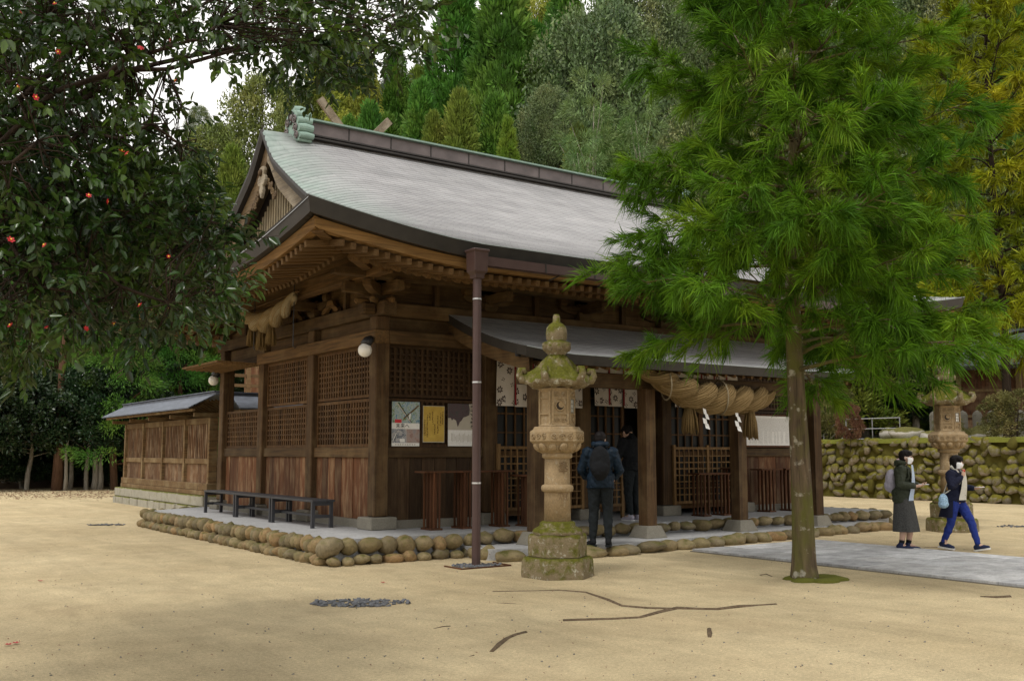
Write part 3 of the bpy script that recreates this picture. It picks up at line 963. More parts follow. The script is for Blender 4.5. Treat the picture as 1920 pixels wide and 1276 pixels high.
# ---- gables: verge edge, bargeboards, slats, pendant
def verge_z(y, x=VX0):
    w = 1 - abs(y - YC) / HALF
    return z_front(x, w)
for gx, sg in ((VX0, 1), (VX1, -1)):
    for s in (-1, 1):
        ya = [YC + s * k * 3.9 / 26 for k in range(27)]
        g = []
        for y in ya:
            zt = verge_z(y, gx) + .006
            g.append([(gx, y, zt), (gx - sg * .012, y, zt), (gx - sg * .01, y, zt - .06), (gx + sg * .03, y, zt - .20), (gx + sg * .55, y, zt - .20 + .1), (gx + sg * .55, y, zt - .02), (gx, y, zt)])
        MB().grid(g).build('verge_edge', M['copper_dark'], roof)
        g = []
        for k in range(27):
            y = YC + s * k * 3.7 / 26
            zt = verge_z(y, gx) - .19
            dpt = .36 + .06 * (k / 26)
            if k == 0: dpt += .06
            g.append([(gx + sg * .13, y, zt), (gx + sg * .13, y, zt - dpt), (gx + sg * .21, y, zt - dpt), (gx + sg * .21, y, zt), (gx + sg * .13, y, zt)])
        MB().grid(g).build('bargeboard', M['silver_y'] if s < 0 else M['brown_gable'], hall)
        # soffit of the overhanging verge
        g = []
        for k in range(27):
            y = YC + s * k * 3.7 / 26
            g.append([(gx + sg * .28, y, verge_z(y, gx) - .26), (gx + sg * .46, y, verge_z(y, gx) - .22)])
        MB().grid(g).build('verge_soffit', M['brown_gable'], hall)
    # gable wall with upright slats
    wx = gx + sg * .46
    poly = [(YC - 3.6, 5.3)] + [(YC + t * .34, verge_z(YC + t * .34, gx) - .22) for t in range(-10, 11)] + [(YC + 3.6, 5.3)]
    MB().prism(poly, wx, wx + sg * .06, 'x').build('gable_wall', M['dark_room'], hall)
    if sg == 1:
        for k in range(-27, 28):
            y = YC + k * .125
            zt = verge_z(y, gx) - .6
            if zt > 5.35:
                MB().box(wx - .05, y - .035, 5.2, wx - .005, y + .032, zt).build('gable_slat', M['slat'], hall)
        MB().box(wx - .12, YC - 3.3, 5.2, wx - .02, YC + 3.3, 5.36).build('gable_beam', M['brown_gable'], hall)
        # carved pendant (gegyo): turnip shaped board, side scrolls and a boss
        px_ = gx + .07
        half = [(0, .10), (.13, .08), (.20, -.02), (.15, -.14), (.24, -.20), (.27, -.32), (.19, -.42), (.10, -.44), (.12, -.56), (.06, -.70), (0, -.78)]
        prof_ = [(YC + a, 7.02 + b) for a, b in half] + [(YC - a, 7.02 + b) for a, b in reversed(half[1:-1])]
        prof_ = [(YC + (a - YC) * .72, 6.92 + (b - 7.02) * .72) for a, b in prof_]
        pen = MB().prism(prof_, px_ - .05, px_ + .02, 'x').build('pendant_carving', M['silver_y'], hall, bevel=.012)
        MB().ball((px_ - .06, YC, 6.86), (.05, .07, .07)).build('pendant_boss', M['post'], pen, smooth=True)
        for s in (-1, 1):
            for q in range(6):
                t = q / 5
                c = (px_ + .03, YC + s * (.17 + .38 * t), 6.66 - .36 * t - .04 * sin(q * 2.1))
                pts = [(c[0], c[1] + .075 * (1 - k / 16) * cos(k * .75 + q), c[2] + .075 * (1 - k / 16) * sin(k * .75 + q)) for k in range(15)]
                MB().tube(pts, [.018] * 14 + [.02], 5).build('carved_scroll', M['brown_gable'], pen, smooth=True)

# ---- box ridge with end ornaments
RX0, RX1 = 7.72, 17.88
rg = MB().box(RX0, YC - .20, 7.60, RX1, YC + .20, 7.99).build('ridge', M['copper_ridge'], roof)
for zz, hw, hh in ((7.62, .33, .035), (7.70, .27, .03)):
    MB().box(RX0, YC - hw, zz, RX1, YC + hw, zz + hh).build('ridge_moulding', M['copper_dark'], rg)
MB().prism([(YC - .30, 7.995), (YC + .30, 7.995), (YC + .30, 8.03), (YC + .06, 8.085), (YC - .06, 8.085), (YC - .30, 8.03)], RX0 - .02, RX1 + .02, 'x').build('ridge_cap', M['verdigris'], rg)
x = RX0 + .9
while x < RX1 - .3:
    MB().box(x - .012, YC - .207, 7.735, x + .012, YC + .207, 7.99).build('ridge_seam', M['copper_dark'], rg); x += .95
for rx, sg in ((RX0, 1), (RX1, -1)):
    prof_ = [(-.36, 7.52), (-.31, 7.78), (-.26, 8.00), (-.17, 8.17), (-.05, 8.25), (.05, 8.25), (.17, 8.17), (.26, 8.00), (.31, 7.78), (.36, 7.52)]
    orn = MB().prism([(YC + a, b) for a, b in prof_], rx - sg * .24, rx + sg * .05, 'x').build('ridge_ornament', M['verdigris'], roof, bevel=.02)
    for s in (-1, 1):      # rolled cloud lobes down each side
        for q, (a, b, r) in enumerate(((.07, 8.20, .10), (.20, 8.09, .085), (.27, 7.95, .082), (.32, 7.79, .095), (.37, 7.63, .07))):
            MB().tube([(rx - sg * .235, YC + s * a, b), (rx - sg * .10, YC + s * a, b + .006), (rx + sg * .06, YC + s * a, b)], [r * .82, r, r * .86], 14).build('cloud_lobe', M['verdigris'], orn, smooth=False)
        for q, (a, b, r) in enumerate(((.17, 7.98, .10), (.22, 7.80, .10), (.28, 7.64, .09))):
            pts = [(rx - sg * .26, YC + s * a + r * (1 - k / 18) * cos(k * .7), b + r * (1 - k / 18) * sin(k * .7)) for k in range(16)]
            MB().tube(pts, .017, 5).build('scroll_relief', M['copper_ridge'], orn, smooth=True)
    hexa = [(rx - sg * .26, YC + .115 * cos(pi / 6 + k * pi / 3), 8.06 + .135 * sin(pi / 6 + k * pi / 3)) for k in range(7)]
    MB().tube(hexa, .018, 5).build('hexagon_crest', M['copper_dark'], orn)
    MB().ball((rx - sg * .25, YC, 8.06), (.03, .06, .07)).build('crest_boss', M['copper_ridge'], orn, smooth=True)

# ---- gutter, hopper and downpipe
PXp, PYp = 7.73, 11.86
gut = MB()
gut.box(PXp + .12, PYp - .07, 4.20, 17.87, PYp + .07, 4.205); gut.box(PXp + .12, PYp - .07, 4.205, 17.87, PYp - .062, 4.33); gut.box(PXp + .12, PYp + .062, 4.205, 17.87, PYp + .07, 4.33)
gutter = gut.build('gutter', M['pipe'], hall)
x = 8.9
while x < 17.5:
    MB().box(x - .012, PYp - .075, 4.195, x + .012, PYp - .0705, 4.335).build('gutter_joint', M['copper_dark'], gutter)
    MB().bar((x + .3, PYp, 4.19), (x + .3, PYp + .25, 4.16), .012, .02).build('gutter_bracket', M['copper_dark'], gutter); x += .95
for gx in (PXp,):
    hop = MB()
    hop.lathe([(.105, 4.0), (.11, 4.06), (.155, 4.10), (.165, 4.38), (.185, 4.385), (.185, 4.42)], 4, (gx, PYp, 0), pi / 4)
    hop.build('hopper', M['pipe'], gutter, bevel=.006)
    dp = MB().tube([(gx, PYp, -.02), (gx, PYp, 4.02)], .062, 16).build('downpipe', M['pipe'], gutter, smooth=False)
    for zz in (1.12, 2.52, 3.70):
        MB().lathe([(.064, zz), (.067, zz), (.067, zz + .022), (.064, zz + .022)], 16, (gx, PYp, 0)).build('pipe_strap', M['strap'], dp)

# ---- porch roof, posts and beam
PE_Y, PW_Y = 12.0, 14.52
def porch_pt(u, v):
    x = 8.83 + (16.78 - 8.83) * u
    y = PE_Y + (PW_Y - PE_Y) * v
    z = 3.04 + .86 * (.62 * v + .38 * v * v)
    d = min(x - 8.83, 16.78 - x)
    z += .10 * max(0, 1 - d / .9) ** 2 * (1 - v)
    y += .18 * max(0, 1 - d / .7) ** 2 * (1 - v)
    return (x, y, z), .5 * max(0, 1 - v / .05)
usp = [0, .006, .015, .03, .045, .06, .08, .1, .15] + list(np.linspace(.2, .8, 9)) + [.85, .9, .92, .94, .955, .97, .985, .994, 1]
proof = roof_sheet('porch_roof', porch_pt, usp, 18, hall)
g1 = []; 
for u in usp:
    p = porch_pt(u, 0)[0]
    g1.append([(p[0], p[1], p[2] + .004), (p[0], p[1] + .03, p[2] - .15), (p[0], p[1] + .3, p[2] - .13), (p[0], p[1] + .3, p[2]), ])
MB().grid(g1).build('porch_fascia', M['copper_dark'], proof)
for u, sg in ((0, 1), (1, -1)):
    g1 = []
    for k in range(13):
        p = porch_pt(u, k / 12)[0]
        g1.append([(p[0], p[1], p[2] + .006), (p[0] + sg * .02, p[1], p[2] - .15), (p[0] + sg * .3, p[1], p[2] - .14)])
    MB().grid(g1).build('porch_fascia', M['copper_dark'], proof)
    g1 = []
    for k in range(13):
        p = porch_pt(u, k / 12)[0]
        g1.append([(p[0] + sg * .08, p[1] + .05, p[2] - .145), (p[0] + sg * .09, p[1] + .05, p[2] - .36), (p[0] + sg * .15, p[1] + .05, p[2] - .36), (p[0] + sg * .15, p[1] + .05, p[2] - .145)])
    MB().grid(g1).build('porch_bargeboard', M['beam_y'], proof)
g1 = [[(8.95 + 7.7 * i / 10, PE_Y + .2 + (PW_Y - PE_Y - .2) * j / 6, porch_pt(.5, .08 + .92 * j / 6)[0][2] - .16) for i in range(11)] for j in range(7)]
MB().grid(g1).build('porch_soffit', M['beam_x'], proof)
for i in range(34):
    x = 9.1 + 7.4 * i / 33
    MB().bar((x, PE_Y + .2, porch_pt(.5, .08)[0][2] - .20), (x, PW_Y, porch_pt(.5, 1)[0][2] - .24), .06, .07).build('porch_rafter', M['eave_y'], proof)
PP = [(9.28, 12.55), (11.57, 12.55), (13.9, 12.66), (16.12, 12.74)]
MB().box(9.0, 12.52, 2.60, 16.5, 12.72, 2.84).build('porch_beam', M['beam_x'], hall, bevel=.012)
pp_me = MB().box(-.105, -.105, 0, .105, .105, 2.60 - SZ - .19).mesh('porch_post', M['beam_y'])
pp_me.materials[0] = M['post']
pb_me = MB().add([(-.235, -.235, 0), (.235, -.235, 0), (.235, .235, 0), (-.235, .235, 0), (-.16, -.16, .2), (.16, -.16, .2), (.16, .16, .2), (-.16, .16, .2)],
                 [(3, 2, 1, 0), (4, 5, 6, 7), (0, 1, 5, 4), (1, 2, 6, 5), (2, 3, 7, 6), (3, 0, 4, 7)]).mesh('post_base', M['plinth'], bevel=.012)
for x, y in PP:
    p = link('porch_post', pp_me, hall, T(x, y, SZ + .195))
    link('post_base', pb_me, p, T(x, y, SZ - .005))

# ---- doors between the front posts
M['pane'] = simple('dark window glass', (.008, .009, .008), .35, 0, .1, 3, 0, .18)
for i in (1, 2, 3):
    a, b = FX[i] + .13, FX[i + 1] - .13
    n = 2
    for k in range(n):
        x0, x1 = a + (b - a) * k / n, a + (b - a) * (k + 1) / n
        yo = Y0 + (.03 if k % 2 else .0)
        if i == 2 and k == 1: continue         # one leaf stands open
        fr = MB()
        fr.box(x0, yo - .02, PZ + .12, x0 + .07, yo + .02, NAG0); fr.box(x1 - .07, yo - .02, PZ + .12, x1, yo + .02, NAG0)
        for zz, h in ((PZ + .12, .12), (1.5, .07), (NAG0 - .08, .08)):
            fr.box(x0 + .07, yo - .018, zz, x1 - .07, yo + .018, zz + h)
        door = fr.build('lattice_door', M['lattice'], hall)
        MB().box(x0 + .06, yo + .022, PZ + .14, x1 - .06, yo + .03, NAG0 - .02).build('door_pane', M['pane'], door)
        for q in range(1, 4):
            xx = x0 + .07 + (x1 - x0 - .14) * q / 4
            MB().box(xx - .014, yo - .016, PZ + .24, xx + .014, yo + .012, NAG0 - .08).build('door_bar', M['lattice'], door)
        for q in range(1, 8):
            zz = PZ + .24 + (NAG0 - .08 - PZ - .24) * q / 8
            MB().box(x0 + .07, yo - .012, zz - .014, x1 - .07, yo + .016, zz + .014).build('door_bar', M['lattice'], door)
    # low screen of fine lattice standing before each pair of doors
    sc = MB()
    ys_ = Y0 - .16
    z0, z1 = PZ + .22, 1.66
    sc.box(a, ys_ - .02, z1 - .05, b, ys_ + .02, z1); sc.box(a, ys_ - .02, z0, b, ys_ + .02, z0 + .05)
    for xx in (a, (a + b) / 2, b): sc.box(xx - .03, ys_ - .025, PZ, xx + .03, ys_ + .025, z1 + .04)
    if i == 2: sc = MB(); sc.box(a, ys_ - .02, z1 - .05, a + .7, ys_ + .02, z1); sc.box(a, ys_ - .02, z0, a + .7, ys_ + .02, z0 + .05); sc.box(a + .67, ys_ - .025, PZ, a + .73, ys_ + .025, z1 + .04); b = a + .7
    scr = sc.build('door_screen', M['screen'], hall)
    nv = int((b - a) / .128)
    for q in range(1, nv):
        xx = a + (b - a) * q / nv
        MB().box(xx - .012, ys_ - .012, z0 + .05, xx + .012, ys_ + .008, z1 - .05).build('screen_bar', M['screen'], scr)
    for q in range(1, 8):
        zz = z0 + .05 + (z1 - z0 - .1) * q / 8
        MB().box(a, ys_ - .008, zz - .012, b, ys_ + .012, zz + .012).build('screen_bar', M['screen'], scr)

# raised shutter over the open bay, held up by two rods
sh = MB()
pa = [Vector((7.5, LY[2] + .15, 3.27)), Vector((7.5, LY[3] + .1, 3.27))]
shut = MB()
ang = radians(3)
ux = Vector((-cos(ang), 0, -sin(ang) * -1))
def sh_pt(s, y, t): return Vector((7.55 - s * cos(ang), y, 3.30 + s * sin(ang) * .6 + t))
sb = MB().add([sh_pt(0, LY[2] + .14, 0), sh_pt(.92, LY[2] + .14, 0), sh_pt(.92, LY[3] + .1, 0), sh_pt(0, LY[3] + .1, 0), sh_pt(0, LY[2] + .14, .035), sh_pt(.92, LY[2] + .14, .035), sh_pt(.92, LY[3] + .1, .035), sh_pt(0, LY[3] + .1, .035)],
              [(3, 2, 1, 0), (4, 5, 6, 7), (0, 1, 5, 4), (1, 2, 6, 5), (2, 3, 7, 6), (3, 0, 4, 7)])
shutter = sb.build('raised_shutter', M['screen'], hall)
for q in range(1, 9):
    s_ = .92 * q / 9
    MB().bar(sh_pt(s_, LY[2] + .16, -.012), sh_pt(s_, LY[3] + .08, -.012), .025, .022).build('shutter_bar', M['screen'], shutter)
for y, zb, xb in ((20.9, 3.33, 6.78), (18.3, 3.5, 6.9), (16.55, 3.40, 6.95)):
    rod = MB().tube([(xb, y, 4.5), (xb, y, zb), (xb + .03, y, zb - .03), (xb + .06, y, zb)], .009, 5)
    rod.build('shutter_rod', M['black_metal'], hall)
# ================================================================== things in the yard
# ---- stone lanterns
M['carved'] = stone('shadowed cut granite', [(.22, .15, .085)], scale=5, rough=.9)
def make_lantern(label, x, y, rz):
    L = thing('stone_lantern', label, 'stone lantern', (x, y, 0), 'stone lanterns either side of the path', rz)
    mw = T(x, y, 0, rz, (.93, .93, 1.0))
    def part(name, mb, mat, par=L, smooth=False, bevel=.012):
        return mb.build(name, M[mat], par, smooth, bevel, mw=mw)
    part('base_block', MB().lathe([(.50, -.03), (.51, .05), (.50, .21), (.47, .25)], 6), 'granite_moss')
    part('base_block', MB().lathe([(.41, .25), (.415, .5), (.39, .535)], 6), 'granite_moss')
    part('lotus_base', MB().lathe([(.36, .53), (.34, .585), (.25, .63), (.25, .67), (.21, .69)], 12), 'granite_moss', smooth=True, bevel=0)
    pil = part('pillar', MB().lathe([(.185, .68), (.178, 1.08), (.178, 1.14), (.172, 1.56)], 20), 'granite', smooth=True, bevel=0)
    part('pillar_ring', MB().lathe([(.18, 1.05), (.215, 1.065), (.225, 1.10), (.215, 1.135), (.18, 1.15)], 20), 'granite', pil, True, 0)
    part('pillar_ring', MB().lathe([(.17, 1.47), (.21, 1.49), (.21, 1.53), (.19, 1.55)], 20), 'granite', pil, True, 0)
    ped = part('light_platform', MB().lathe([(.20, 1.53), (.26, 1.56), (.345, 1.66), (.36, 1.68), (.385, 1.685), (.385, 1.82), (.36, 1.83), (.33, 1.85), (.33, 1.875), (.29, 1.88)], 6), 'granite')
    for k in range(12):        # lotus petals under the platform
        a = 2 * pi * k / 12 + .1
        c = Vector((cos(a), sin(a), 0))
        mbp = MB().ball((c.x * .275, c.y * .275, 1.615), (.045, .062, .075), 8, 6, Matrix.Rotation(a, 3, 'Z') @ Matrix.Rotation(.85, 3, 'Y'))
        part('lotus_petal', mbp, 'granite', ped, True, 0)
    for k in range(6):         # carved scroll panels on the rim
        a = pi / 3 * k + pi / 6
        n = Vector((cos(a), sin(a), 0)); t = Vector((-sin(a), cos(a), 0)); r = .385 * cos(pi / 6) + .004
        for q in (-1, 0, 1):
            pts = [n * r + t * (q * .115 + .045 * (1 - i / 16) * cos(i * .8 + q)) + Vector((0, 0, 1.752 + .042 * (1 - i / 16) * sin(i * .8 + q))) for i in range(13)]
            part('rim_carving', MB().tube(pts, .008, 5), 'granite', ped, True, 0)
    # fire box: six posts, panels, painted moon hollow, paper lights
    box = part('fire_box', MB().lathe([(.262, 1.875), (.262, 1.90), (.245, 1.91), (.245, 2.33), (.262, 2.34), (.262, 2.37)], 6), 'granite')
    for k in range(6):
        a = pi / 3 * k + pi / 6
        n = Vector((cos(a), sin(a), 0)); t = Vector((-sin(a), cos(a), 0)); r = .245 * cos(pi / 6)
        def pt(u, z, d=.0): return n * (r + d) + t * u + Vector((0, 0, z))
        fr = MB()
        for (u0, u1, z0, z1) in ((-.118, -.09, 1.91, 2.33), (.09, .118, 1.91, 2.33), (-.09, .09, 2.23, 2.25), (-.09, .09, 2.03, 2.05)):
            fr.add([pt(u0, z0), pt(u1, z0), pt(u1, z1), pt(u0, z1), pt(u0, z0, .016), pt(u1, z0, .016), pt(u1, z1, .016), pt(u0, z1, .016)],
                   [(3, 2, 1, 0), (4, 5, 6, 7), (0, 1, 5, 4), (1, 2, 6, 5), (2, 3, 7, 6), (3, 0, 4, 7)])
        part('panel_frame', fr, 'granite', box, False, 0)
        if k % 3 == 1 or k % 3 == 2:
            # cloud scrolls
            for q in (-1, 1):
                for zc in (1.96, 2.28):
                    pts = [pt(q * .045 + .032 * (1 - i / 15) * cos(i * .8), zc + .03 * (1 - i / 15) * sin(i * .8), .006) for i in range(12)]
                    part('cloud_carving', MB().tube(pts, .007, 5), 'granite', box, True, 0)
        if k % 3 == 1:         # crescent moon in a raised ring, hollow's shade painted as a dark disc
            part('moon_ring', MB().tube([pt(.062 * cos(i * pi / 10), 2.14 + .062 * sin(i * pi / 10), .006) for i in range(21)], .010, 6), 'granite', box, True, 0)
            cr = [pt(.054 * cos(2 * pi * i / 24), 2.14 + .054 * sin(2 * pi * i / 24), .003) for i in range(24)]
            part('moon_shade_disc', MB().add(cr, [tuple(range(24))]), 'dark_room', box, False, 0)
            mo = [pt(.018 + .040 * cos(2 * pi * i / 20), 2.155 + .040 * sin(2 * pi * i / 20), .006) for i in range(20)]
            part('moon_disc', MB().add(mo, [tuple(range(20))]), 'granite', box, False, 0)
        if k % 3 == 2:         # paper light with crossed bars
            part('paper_light', MB().add([pt(-.055, 2.055, .003), pt(.055, 2.055, .003), pt(.055, 2.225, .003), pt(-.055, 2.225, .003)], [(0, 1, 2, 3)]), 'paper_white', box, False, 0)
            lb = MB()
            lb.bar(pt(0, 2.05, .008), pt(0, 2.23, .008), .010, .010); lb.bar(pt(-.056, 2.05, .008), pt(-.056, 2.23, .008), .012, .010); lb.bar(pt(.056, 2.05, .008), pt(.056, 2.23, .008), .012, .010)
            for zc in (2.06, 2.112, 2.168, 2.22): lb.bar(pt(-.055, zc, .007), pt(.055, zc, .007), .009, .009)
            part('light_grid', lb, 'plinth', box, False, 0)
    # roof with curled corners
    V = []; rows = [(.12, 2.80), (.165, 2.75), (.215, 2.665), (.275, 2.585), (.36, 2.51), (.44, 2.475), (.45, 2.43), (.40, 2.395), (.24, 2.375)]
    n = 48
    for r, z in rows:
        for k in range(n):
            a = 2 * pi * k / n
            t = ((a / (pi / 3)) % 1.0) - 0.0
            e = abs(((a + pi / 6) % (pi / 3)) - pi / 6) / (pi / 6)      # 1 at middle of a side, 0 at a corner
            corner = 1 - e
            rr = r * (1 - .10 * e * (r / .5)) + corner ** 4 * .05 * (r / .5) ** 2 + (random.random() - .5) * .018
            zz = z + corner ** 3 * .05 * (r / .5) ** 2 + (.02 * sin(7 * a) + (random.random() - .5) * .022) * (r > .15)
            if z > 2.47 and .2 < r < .5: zz += .045 * corner ** 6 - .012 * e
            V.append((rr * cos(a), rr * sin(a), zz))
    F = [(i * n + k, i * n + (k + 1) % n, (i + 1) * n + (k + 1) % n, (i + 1) * n + k) for i in range(len(rows) - 1) for k in range(n)]
    F += [tuple(range(n - 1, -1, -1)), tuple((len(rows) - 1) * n + k for k in range(n))]
    cap = part('lantern_roof', MB().add(V, F), 'granite_moss', L, True, 0)
    for k in range(6):
        a = pi / 3 * k
        u = Vector((cos(a), sin(a), 0))
        pts = [u * r + Vector((0, 0, z)) for r, z in ((.35, 2.50), (.43, 2.465), (.49, 2.475), (.525, 2.535), (.51, 2.60), (.46, 2.605), (.44, 2.56))]
        part('curled_corner', MB().tube(pts, [.04, .05, .055, .052, .046, .038, .026], 8), 'granite_moss', cap, True, 0)
    fin = part('finial', MB().lathe([(.12, 2.77), (.125, 2.81), (.16, 2.84), (.195, 2.90), (.205, 2.95), (.17, 2.97), (.125, 2.975), (.145, 3.01), (.152, 3.08), (.142, 3.15), (.10, 3.20), (.055, 3.225), (.05, 3.30), (.035, 3.33)], 16), 'granite_moss', L, True, 0)
    for k in range(8):
        a = 2 * pi * k / 8
        part('finial_petal', MB().ball((.155 * cos(a), .155 * sin(a), 2.90), (.05, .06, .06), 8, 5), 'granite_moss', fin, True, 0)
    # two cut characters down the pillar
    fc = bpy.data.curves.new('inscription', 'FONT'); fc.body = '奉\n\n燈'; fc.size = .17; fc.align_x = 'CENTER'; fc.extrude = .004
    to = bpy.data.objects.new('inscription', fc); col.objects.link(to)
    dg = bpy.context.evaluated_depsgraph_get()
    me = bpy.data.meshes.new_from_object(to.evaluated_get(dg)); me.name = 'inscription'
    bpy.data.objects.remove(to)
    me.materials.clear(); me.materials.append(M['carved'])
    ang = -pi / 2 + .30
    # bend the lettering round the shaft
    for v in me.vertices:
        th = v.co.x / .18; rr = .1795 + v.co.z
        v.co = Vector((rr * sin(th), -rr * cos(th), v.co.y))
    io = link('inscription', me, pil, mw @ Matrix.Rotation(ang + pi / 2 , 4, 'Z') @ Matrix.Translation((0, 0, 1.30)))
    io['kind'] = 'stuff'
    return L
lan = make_lantern('mossy stone lantern in front of the hall, between the downpipe and the man in blue', 7.93, 10.28, -.45)
dup(lan, T(18.85, 11.6, 0, -1.0, 1.05), 'stone lantern behind the two masked women, before the mossy wall')

# ---- three black benches end to end on the platform
def make_bench(y0, y1, label):
    b = thing('bench', label, 'bench', (7.0, (y0 + y1) / 2, PZ), 'black benches along the left wall')
    for k in range(3):
        MB().box(6.80 + k * .135, y0, .755, 6.80 + k * .135 + .125, y1, .79).build('seat_slat', M['bench'], b, bevel=.004)
    for yy in (y0 + .05, y1 - .05):
        for xx in (6.83, 7.15):
            MB().box(xx - .027, yy - .027, PZ - .002, xx + .027, yy + .027, .755).build('leg', M['bench'], b)
        MB().box(6.857, yy - .018, .50, 7.123, yy + .018, .55).build('stretcher', M['bench'], b)
        MB().box(6.857, yy - .02, .70, 7.123, yy + .02, .754).build('apron', M['bench'], b)
    MB().box(6.975, y0 + .07, .505, 7.005, y1 - .07, .545).build('stretcher', M['bench'], b)
make_bench(15.25, 17.03, 'black wooden bench nearest the corner post')
make_bench(17.034, 18.815, 'middle one of the three black benches in a row')
make_bench(18.819, 20.6, 'black wooden bench at the far end, by the weathered fence')

# ---- globe lamps
def lamp(x, y, z, wx, wy, label):
    l = thing('wall_lamp', label, 'lamp', (wx, wy, z + .12), 'globe lamps under the eaves')
    MB().ball((x, y, z), .112, 20, 14).build('globe', M['globe'], l, smooth=True)
    MB().tube([(x, y, z + .08), ((x * 2 + wx) / 3, (y * 2 + wy) / 3, z + .16), ((x + wx * 2) / 3, (y + wy * 2) / 3, z + .20)], [.085, .08, .055], 14).build('socket', M['black_metal'], l, smooth=True)
    MB().tube([((x + wx * 2) / 3, (y + wy * 2) / 3, z + .19), (wx, wy, z + .20)], .02, 8).build('arm', M['black_metal'], l)
lamp(7.27, 14.42, 3.17, 7.46, 14.44, 'white globe lamp on the near corner post')
lamp(7.38, 21.95, 3.13, 7.6, 21.83, 'white globe lamp under the raised shutter at the far post')

# ---- straw ropes
M['straw_fibre'] = stone('loose straw fibres', [(.29, .20, .09)], scale=60, rough=.9, bump=.3)
def rope(name, label, pts, rads, turns, mat, n_str=2, seg=90):
    r_ = thing(name, label, 'straw rope', tuple(pts[len(pts) // 2]))
    P = [Vector(p) for p in pts]
    def pos(t):
        f = t * (len(P) - 1); i = min(int(f), len(P) - 2); u = f - i
        p0, p1, p2, p3 = P[max(i - 1, 0)], P[i], P[i + 1], P[min(i + 2, len(P) - 1)]
        return .5 * ((2 * p1) + (p2 - p0) * u + (2 * p0 - 5 * p1 + 4 * p2 - p3) * u * u + (3 * p1 - p0 - 3 * p2 + p3) * u ** 3)
    def rad(t):
        f = t * (len(rads) - 1); i = min(int(f), len(rads) - 2); u = f - i; u = u * u * (3 - 2 * u)
        return rads[i] * (1 - u) + rads[i + 1] * u
    for s in range(n_str):
        pp = []; rr = []
        for k in range(seg + 1):
            t = k / seg
            c = pos(t); d = (pos(min(1, t + .01)) - pos(max(0, t - .01))).normalized()
            u = d.cross(Vector((0, 0, 1))).normalized(); w = u.cross(d)
            a = 2 * pi * (turns * t + s / n_str); R = rad(t)
            pp.append(c + (u * cos(a) + w * sin(a)) * R * .52); rr.append(R * .80)
        so = MB().tube(pp, rr, 18, True, .07).build('strand', M[mat], r_, smooth=True)
        fb_ = MB()
        for q in range(30):
            a0 = 2 * pi * q / 30 + random.random() * .1; fp_ = []
            k0 = random.randint(0, seg // 3); k1 = random.randint(2 * seg // 3, seg)
            for k in range(k0, k1, 2):
                c = pp[k]; d = (pp[min(k + 1, seg)] - pp[max(k - 1, 0)]).normalized()
                u = d.cross(Vector((0, 0, 1))).normalized(); w = u.cross(d)
                a = a0 + k * .05 + .06 * sin(k * .7 + q)
                fp_.append(c + (u * cos(a) + w * sin(a)) * rr[k] * random.uniform(.985, 1.03))
            if len(fp_) > 3: fb_.tube(fp_, rr[seg // 2] * .055, 4, False)
        fo_ = fb_.build('straw_fibres', M['straw_dark' if q % 2 else mat] if False else M['straw_fibre'], so, smooth=True); fo_["kind"] = "stuff"
    return r_, pos, rad
def tassel(par, p, L, r, mat):
    g = MB()
    p = Vector(p)
    for k in range(44):
        a = 2 * pi * random.random(); q = sqrt(random.random())
        top = p + Vector((cos(a), sin(a), 0)) * r * .45 * q
        bot = p + Vector((cos(a) * r * 1.15 * q, sin(a) * r * 1.15 * q, -L * random.uniform(.9, 1.06)))
        g.tube([top, top.lerp(bot, .5) + Vector((cos(a), sin(a), 0)) * r * .12, bot], [.016, .018, .010], 5)
    o = g.build('tassel', M[mat], par, smooth=True)
    o["kind"] = "stuff"
    MB().tube([p + Vector((0, 0, .06)), p, p - Vector((0, 0, .05))], [r * .45, r * .62, r * .6], 12, jit=.1).build('tassel_head', M[mat], par, smooth=True)
big, rp, rr_ = rope('shrine_rope', 'thick twisted straw rope hung across the porch between two posts',
          [(11.15, 12.28, 2.86), (11.7, 12.27, 2.74), (12.25, 12.27, 2.56), (12.8, 12.28, 2.48), (13.4, 12.32, 2.48), (14.0, 12.36, 2.50), (14.55, 12.40, 2.62)],
          [.05, .14, .195, .215, .21, .185, .07], 3.6, 'straw')
for (x, zz, L, r) in ((12.30, 2.34, .46, .14), (13.80, 2.32, .52, .14)):
    tassel(big, (x, 12.27, zz), L, r, 'straw')
for x in (11.78, 13.05):       # thin tie loops
    c = Vector((x, 12.28, 2.66 if x < 12 else 2.5))
    R = .24 if x < 12 else .30
    MB().tube([c + Vector((.10 * cos(a_ * pi / 8), R * cos(a_ * pi / 8), R * sin(a_ * pi / 8))) for a_ in range(17)], .012, 6).build('tie_cord', M['straw_pale'], big, smooth=True)
def shide(x, y, z, label):     # folded zigzag paper
    s = thing('paper_streamer', label, 'paper streamer', (x, y, z), 'white paper streamers on the rope')
    zz = z
    for k in range(4):
        dx = (-.028, .028)[k % 2]
        w = .075 + .008 * k
        MB().add([(x + dx - w / 2, y + .012 * (k % 2), zz), (x + dx + w / 2, y + .012 * (k % 2), zz - .02), (x + dx + w / 2 + .012, y - .012, zz - .115), (x + dx - w / 2 + .012, y - .012, zz - .095)], [(0, 1, 2, 3)]).build('paper_fold', M['paper_white'], s)
        zz -= .082
shide(12.56, 12.15, 2.30, 'left white zigzag paper streamer hanging from the straw rope')
shide(13.38, 12.18, 2.27, 'right white zigzag paper streamer hanging from the straw rope')
small, _, _ = rope('shrine_rope', 'small pale straw rope under the left eave', [(6.93, 19.0, 4.24), (6.93, 18.5, 4.06), (6.93, 18.0, 3.95), (6.93, 17.4, 3.99), (6.93, 16.9, 4.12), (6.93, 16.45, 4.30)],
                   [.05, .12, .15, .145, .11, .05], 2.8, 'straw_pale')
